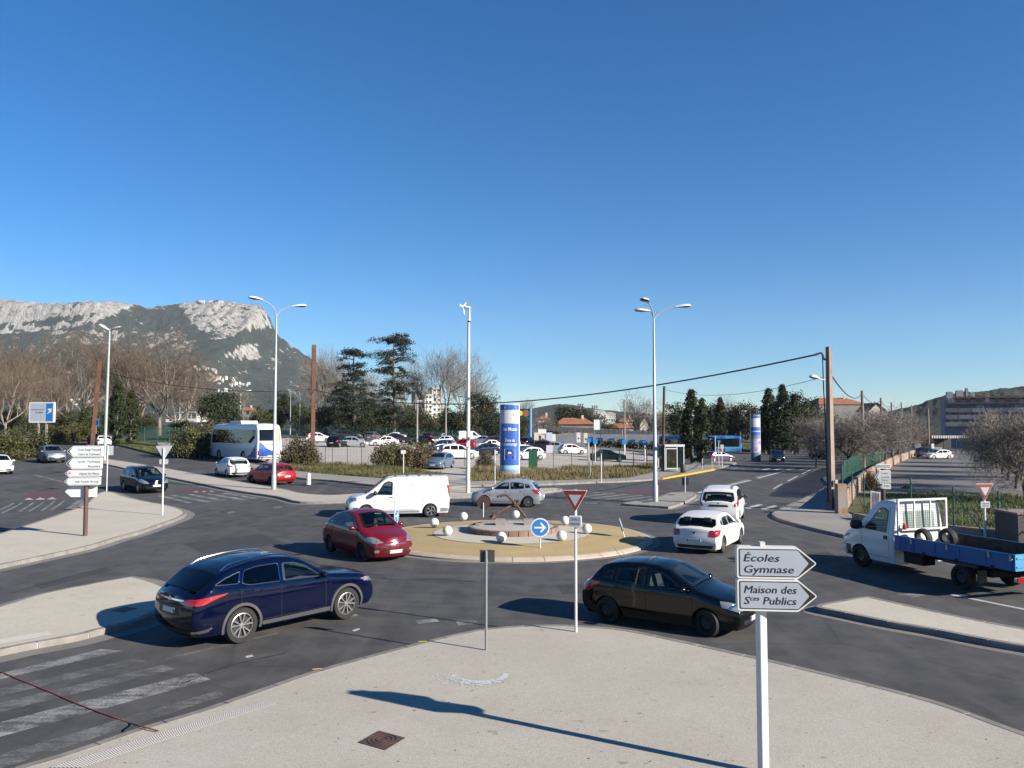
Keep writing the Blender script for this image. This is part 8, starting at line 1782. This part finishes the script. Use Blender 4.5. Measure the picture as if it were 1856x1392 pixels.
# village on the lower slope of the mountain
def hit(u, v):
    t, m = ray(u, v); y = 1510.0
    while y < 3400:
        if CAMH + m * y <= mount(t * y, y): break
        y += 12
    return Vector((t * y, y, mount(t * y, y)))
rnd = random.Random(9); vm = {}
for wl, rf, kk in ((M_WHT, M_TILE, 0), (M_CREAM, M_TILE, 1), (M_WHT, M_WHT, 2)):
    b = MB(); b.bx(-7, 7, -4, 5, -9, 6); w_ = b.mesh('wall', wl); r = MB(); r.add([(-7.6, -4.6, 6), (7.6, -4.6, 6), (7.6, 5.6, 6), (-7.6, 5.6, 6), (-5, .5, 8.6), (5, .5, 8.6)], [(0, 1, 5, 4), (2, 3, 4, 5), (1, 2, 5), (3, 0, 4)]); n_ = MB()
    for x in (-4, 0, 4): n_.bx(x - 1, x + 1, -4.1, -3.9, 2, 4.4)
    vm[kk] = (w_, r.mesh('roof', rf), n_.mesh('window', M_WIN))
pts = []
for cx_, cy_, sx_, sy_, n_, wy_ in ((372, 672, 22, 5, 11, 'in the topmost cluster'), (392, 686, 26, 6, 16, 'in the middle cluster'), (432, 698, 26, 7, 14, 'in the right cluster'), (412, 712, 30, 6, 8, 'in the lowest cluster'), (322, 700, 16, 5, 5, 'left of the clusters'), (128, 676, 9, 2, 3, 'high up far left'), (120, 728, 26, 4, 6, 'low down far left')):
    pts += [(cx_ + rnd.gauss(0, sx_ * .6), cy_ + rnd.gauss(0, sy_ * .7), wy_) for i in range(n_)]
for i, (u, v, wy_) in enumerate(pts):
    p = hit(u, v); k = i % 3; r = thing('hillside_house', ['small white red roofed house ', 'small cream red roofed house ', 'small all white flat house '][k] + wy_ + ' on the mountain slope', 'house', p, R(rnd.uniform(-40, 40)), 'houses on the lower slope of the mountain'); s = p.y / 2000 * rnd.uniform(.38, .72); r.scale = (s, s, s)
    link('wall', vm[k][0], r); link('roof', vm[k][1], r); link('window', vm[k][2], r)
# summit buildings
for u, v, w_, lb in ((363, 544, 26, 'small white building on the mountain summit left of the antenna'), (380, 542, 16, 'tiny summit building with an antenna'), (398, 543.5, 20, 'small white building on the summit right of the antenna')):
    x = (u - CX) / F * YR; z = mount(x, YR - 10); r = thing('summit_building', lb, 'building', (x, YR - 10, z)); b = MB(); b.bx(-w_ / 2, w_ / 2, -4, 4, -6, 6); b.build('wall', M_WHT, r); b = MB(); b.bx(-w_ / 2 - .5, w_ / 2 + .5, -4.5, 4.5, 6, 6.6); b.build('roof', M_GREYW, r)
    if u == 380: b = MB(); b.tube([(0, 0, 6), (0, 0, 20)], .8, 5); b.build('antenna', M_GALV, r)
# ------------------------------------------------------------------ air between here and the mountain
M_HZ = bpy.data.materials.new('haze_air'); M_HZ.use_nodes = True; t_ = M_HZ.node_tree; t_.nodes.remove(t_.nodes['Principled BSDF'])
pv = t_.nodes.new('ShaderNodeVolumePrincipled'); pv.inputs['Color'].default_value = (.74, .88, 1.0, 1); pv.inputs['Density'].default_value = .000043; pv.inputs['Anisotropy'].default_value = 0.0
t_.links.new(pv.outputs[0], t_.nodes['Material Output'].inputs['Volume'])
stuff(MB().bx(-4740, 4740, -430, 4760, -45, 640).build('haze', M_HZ))
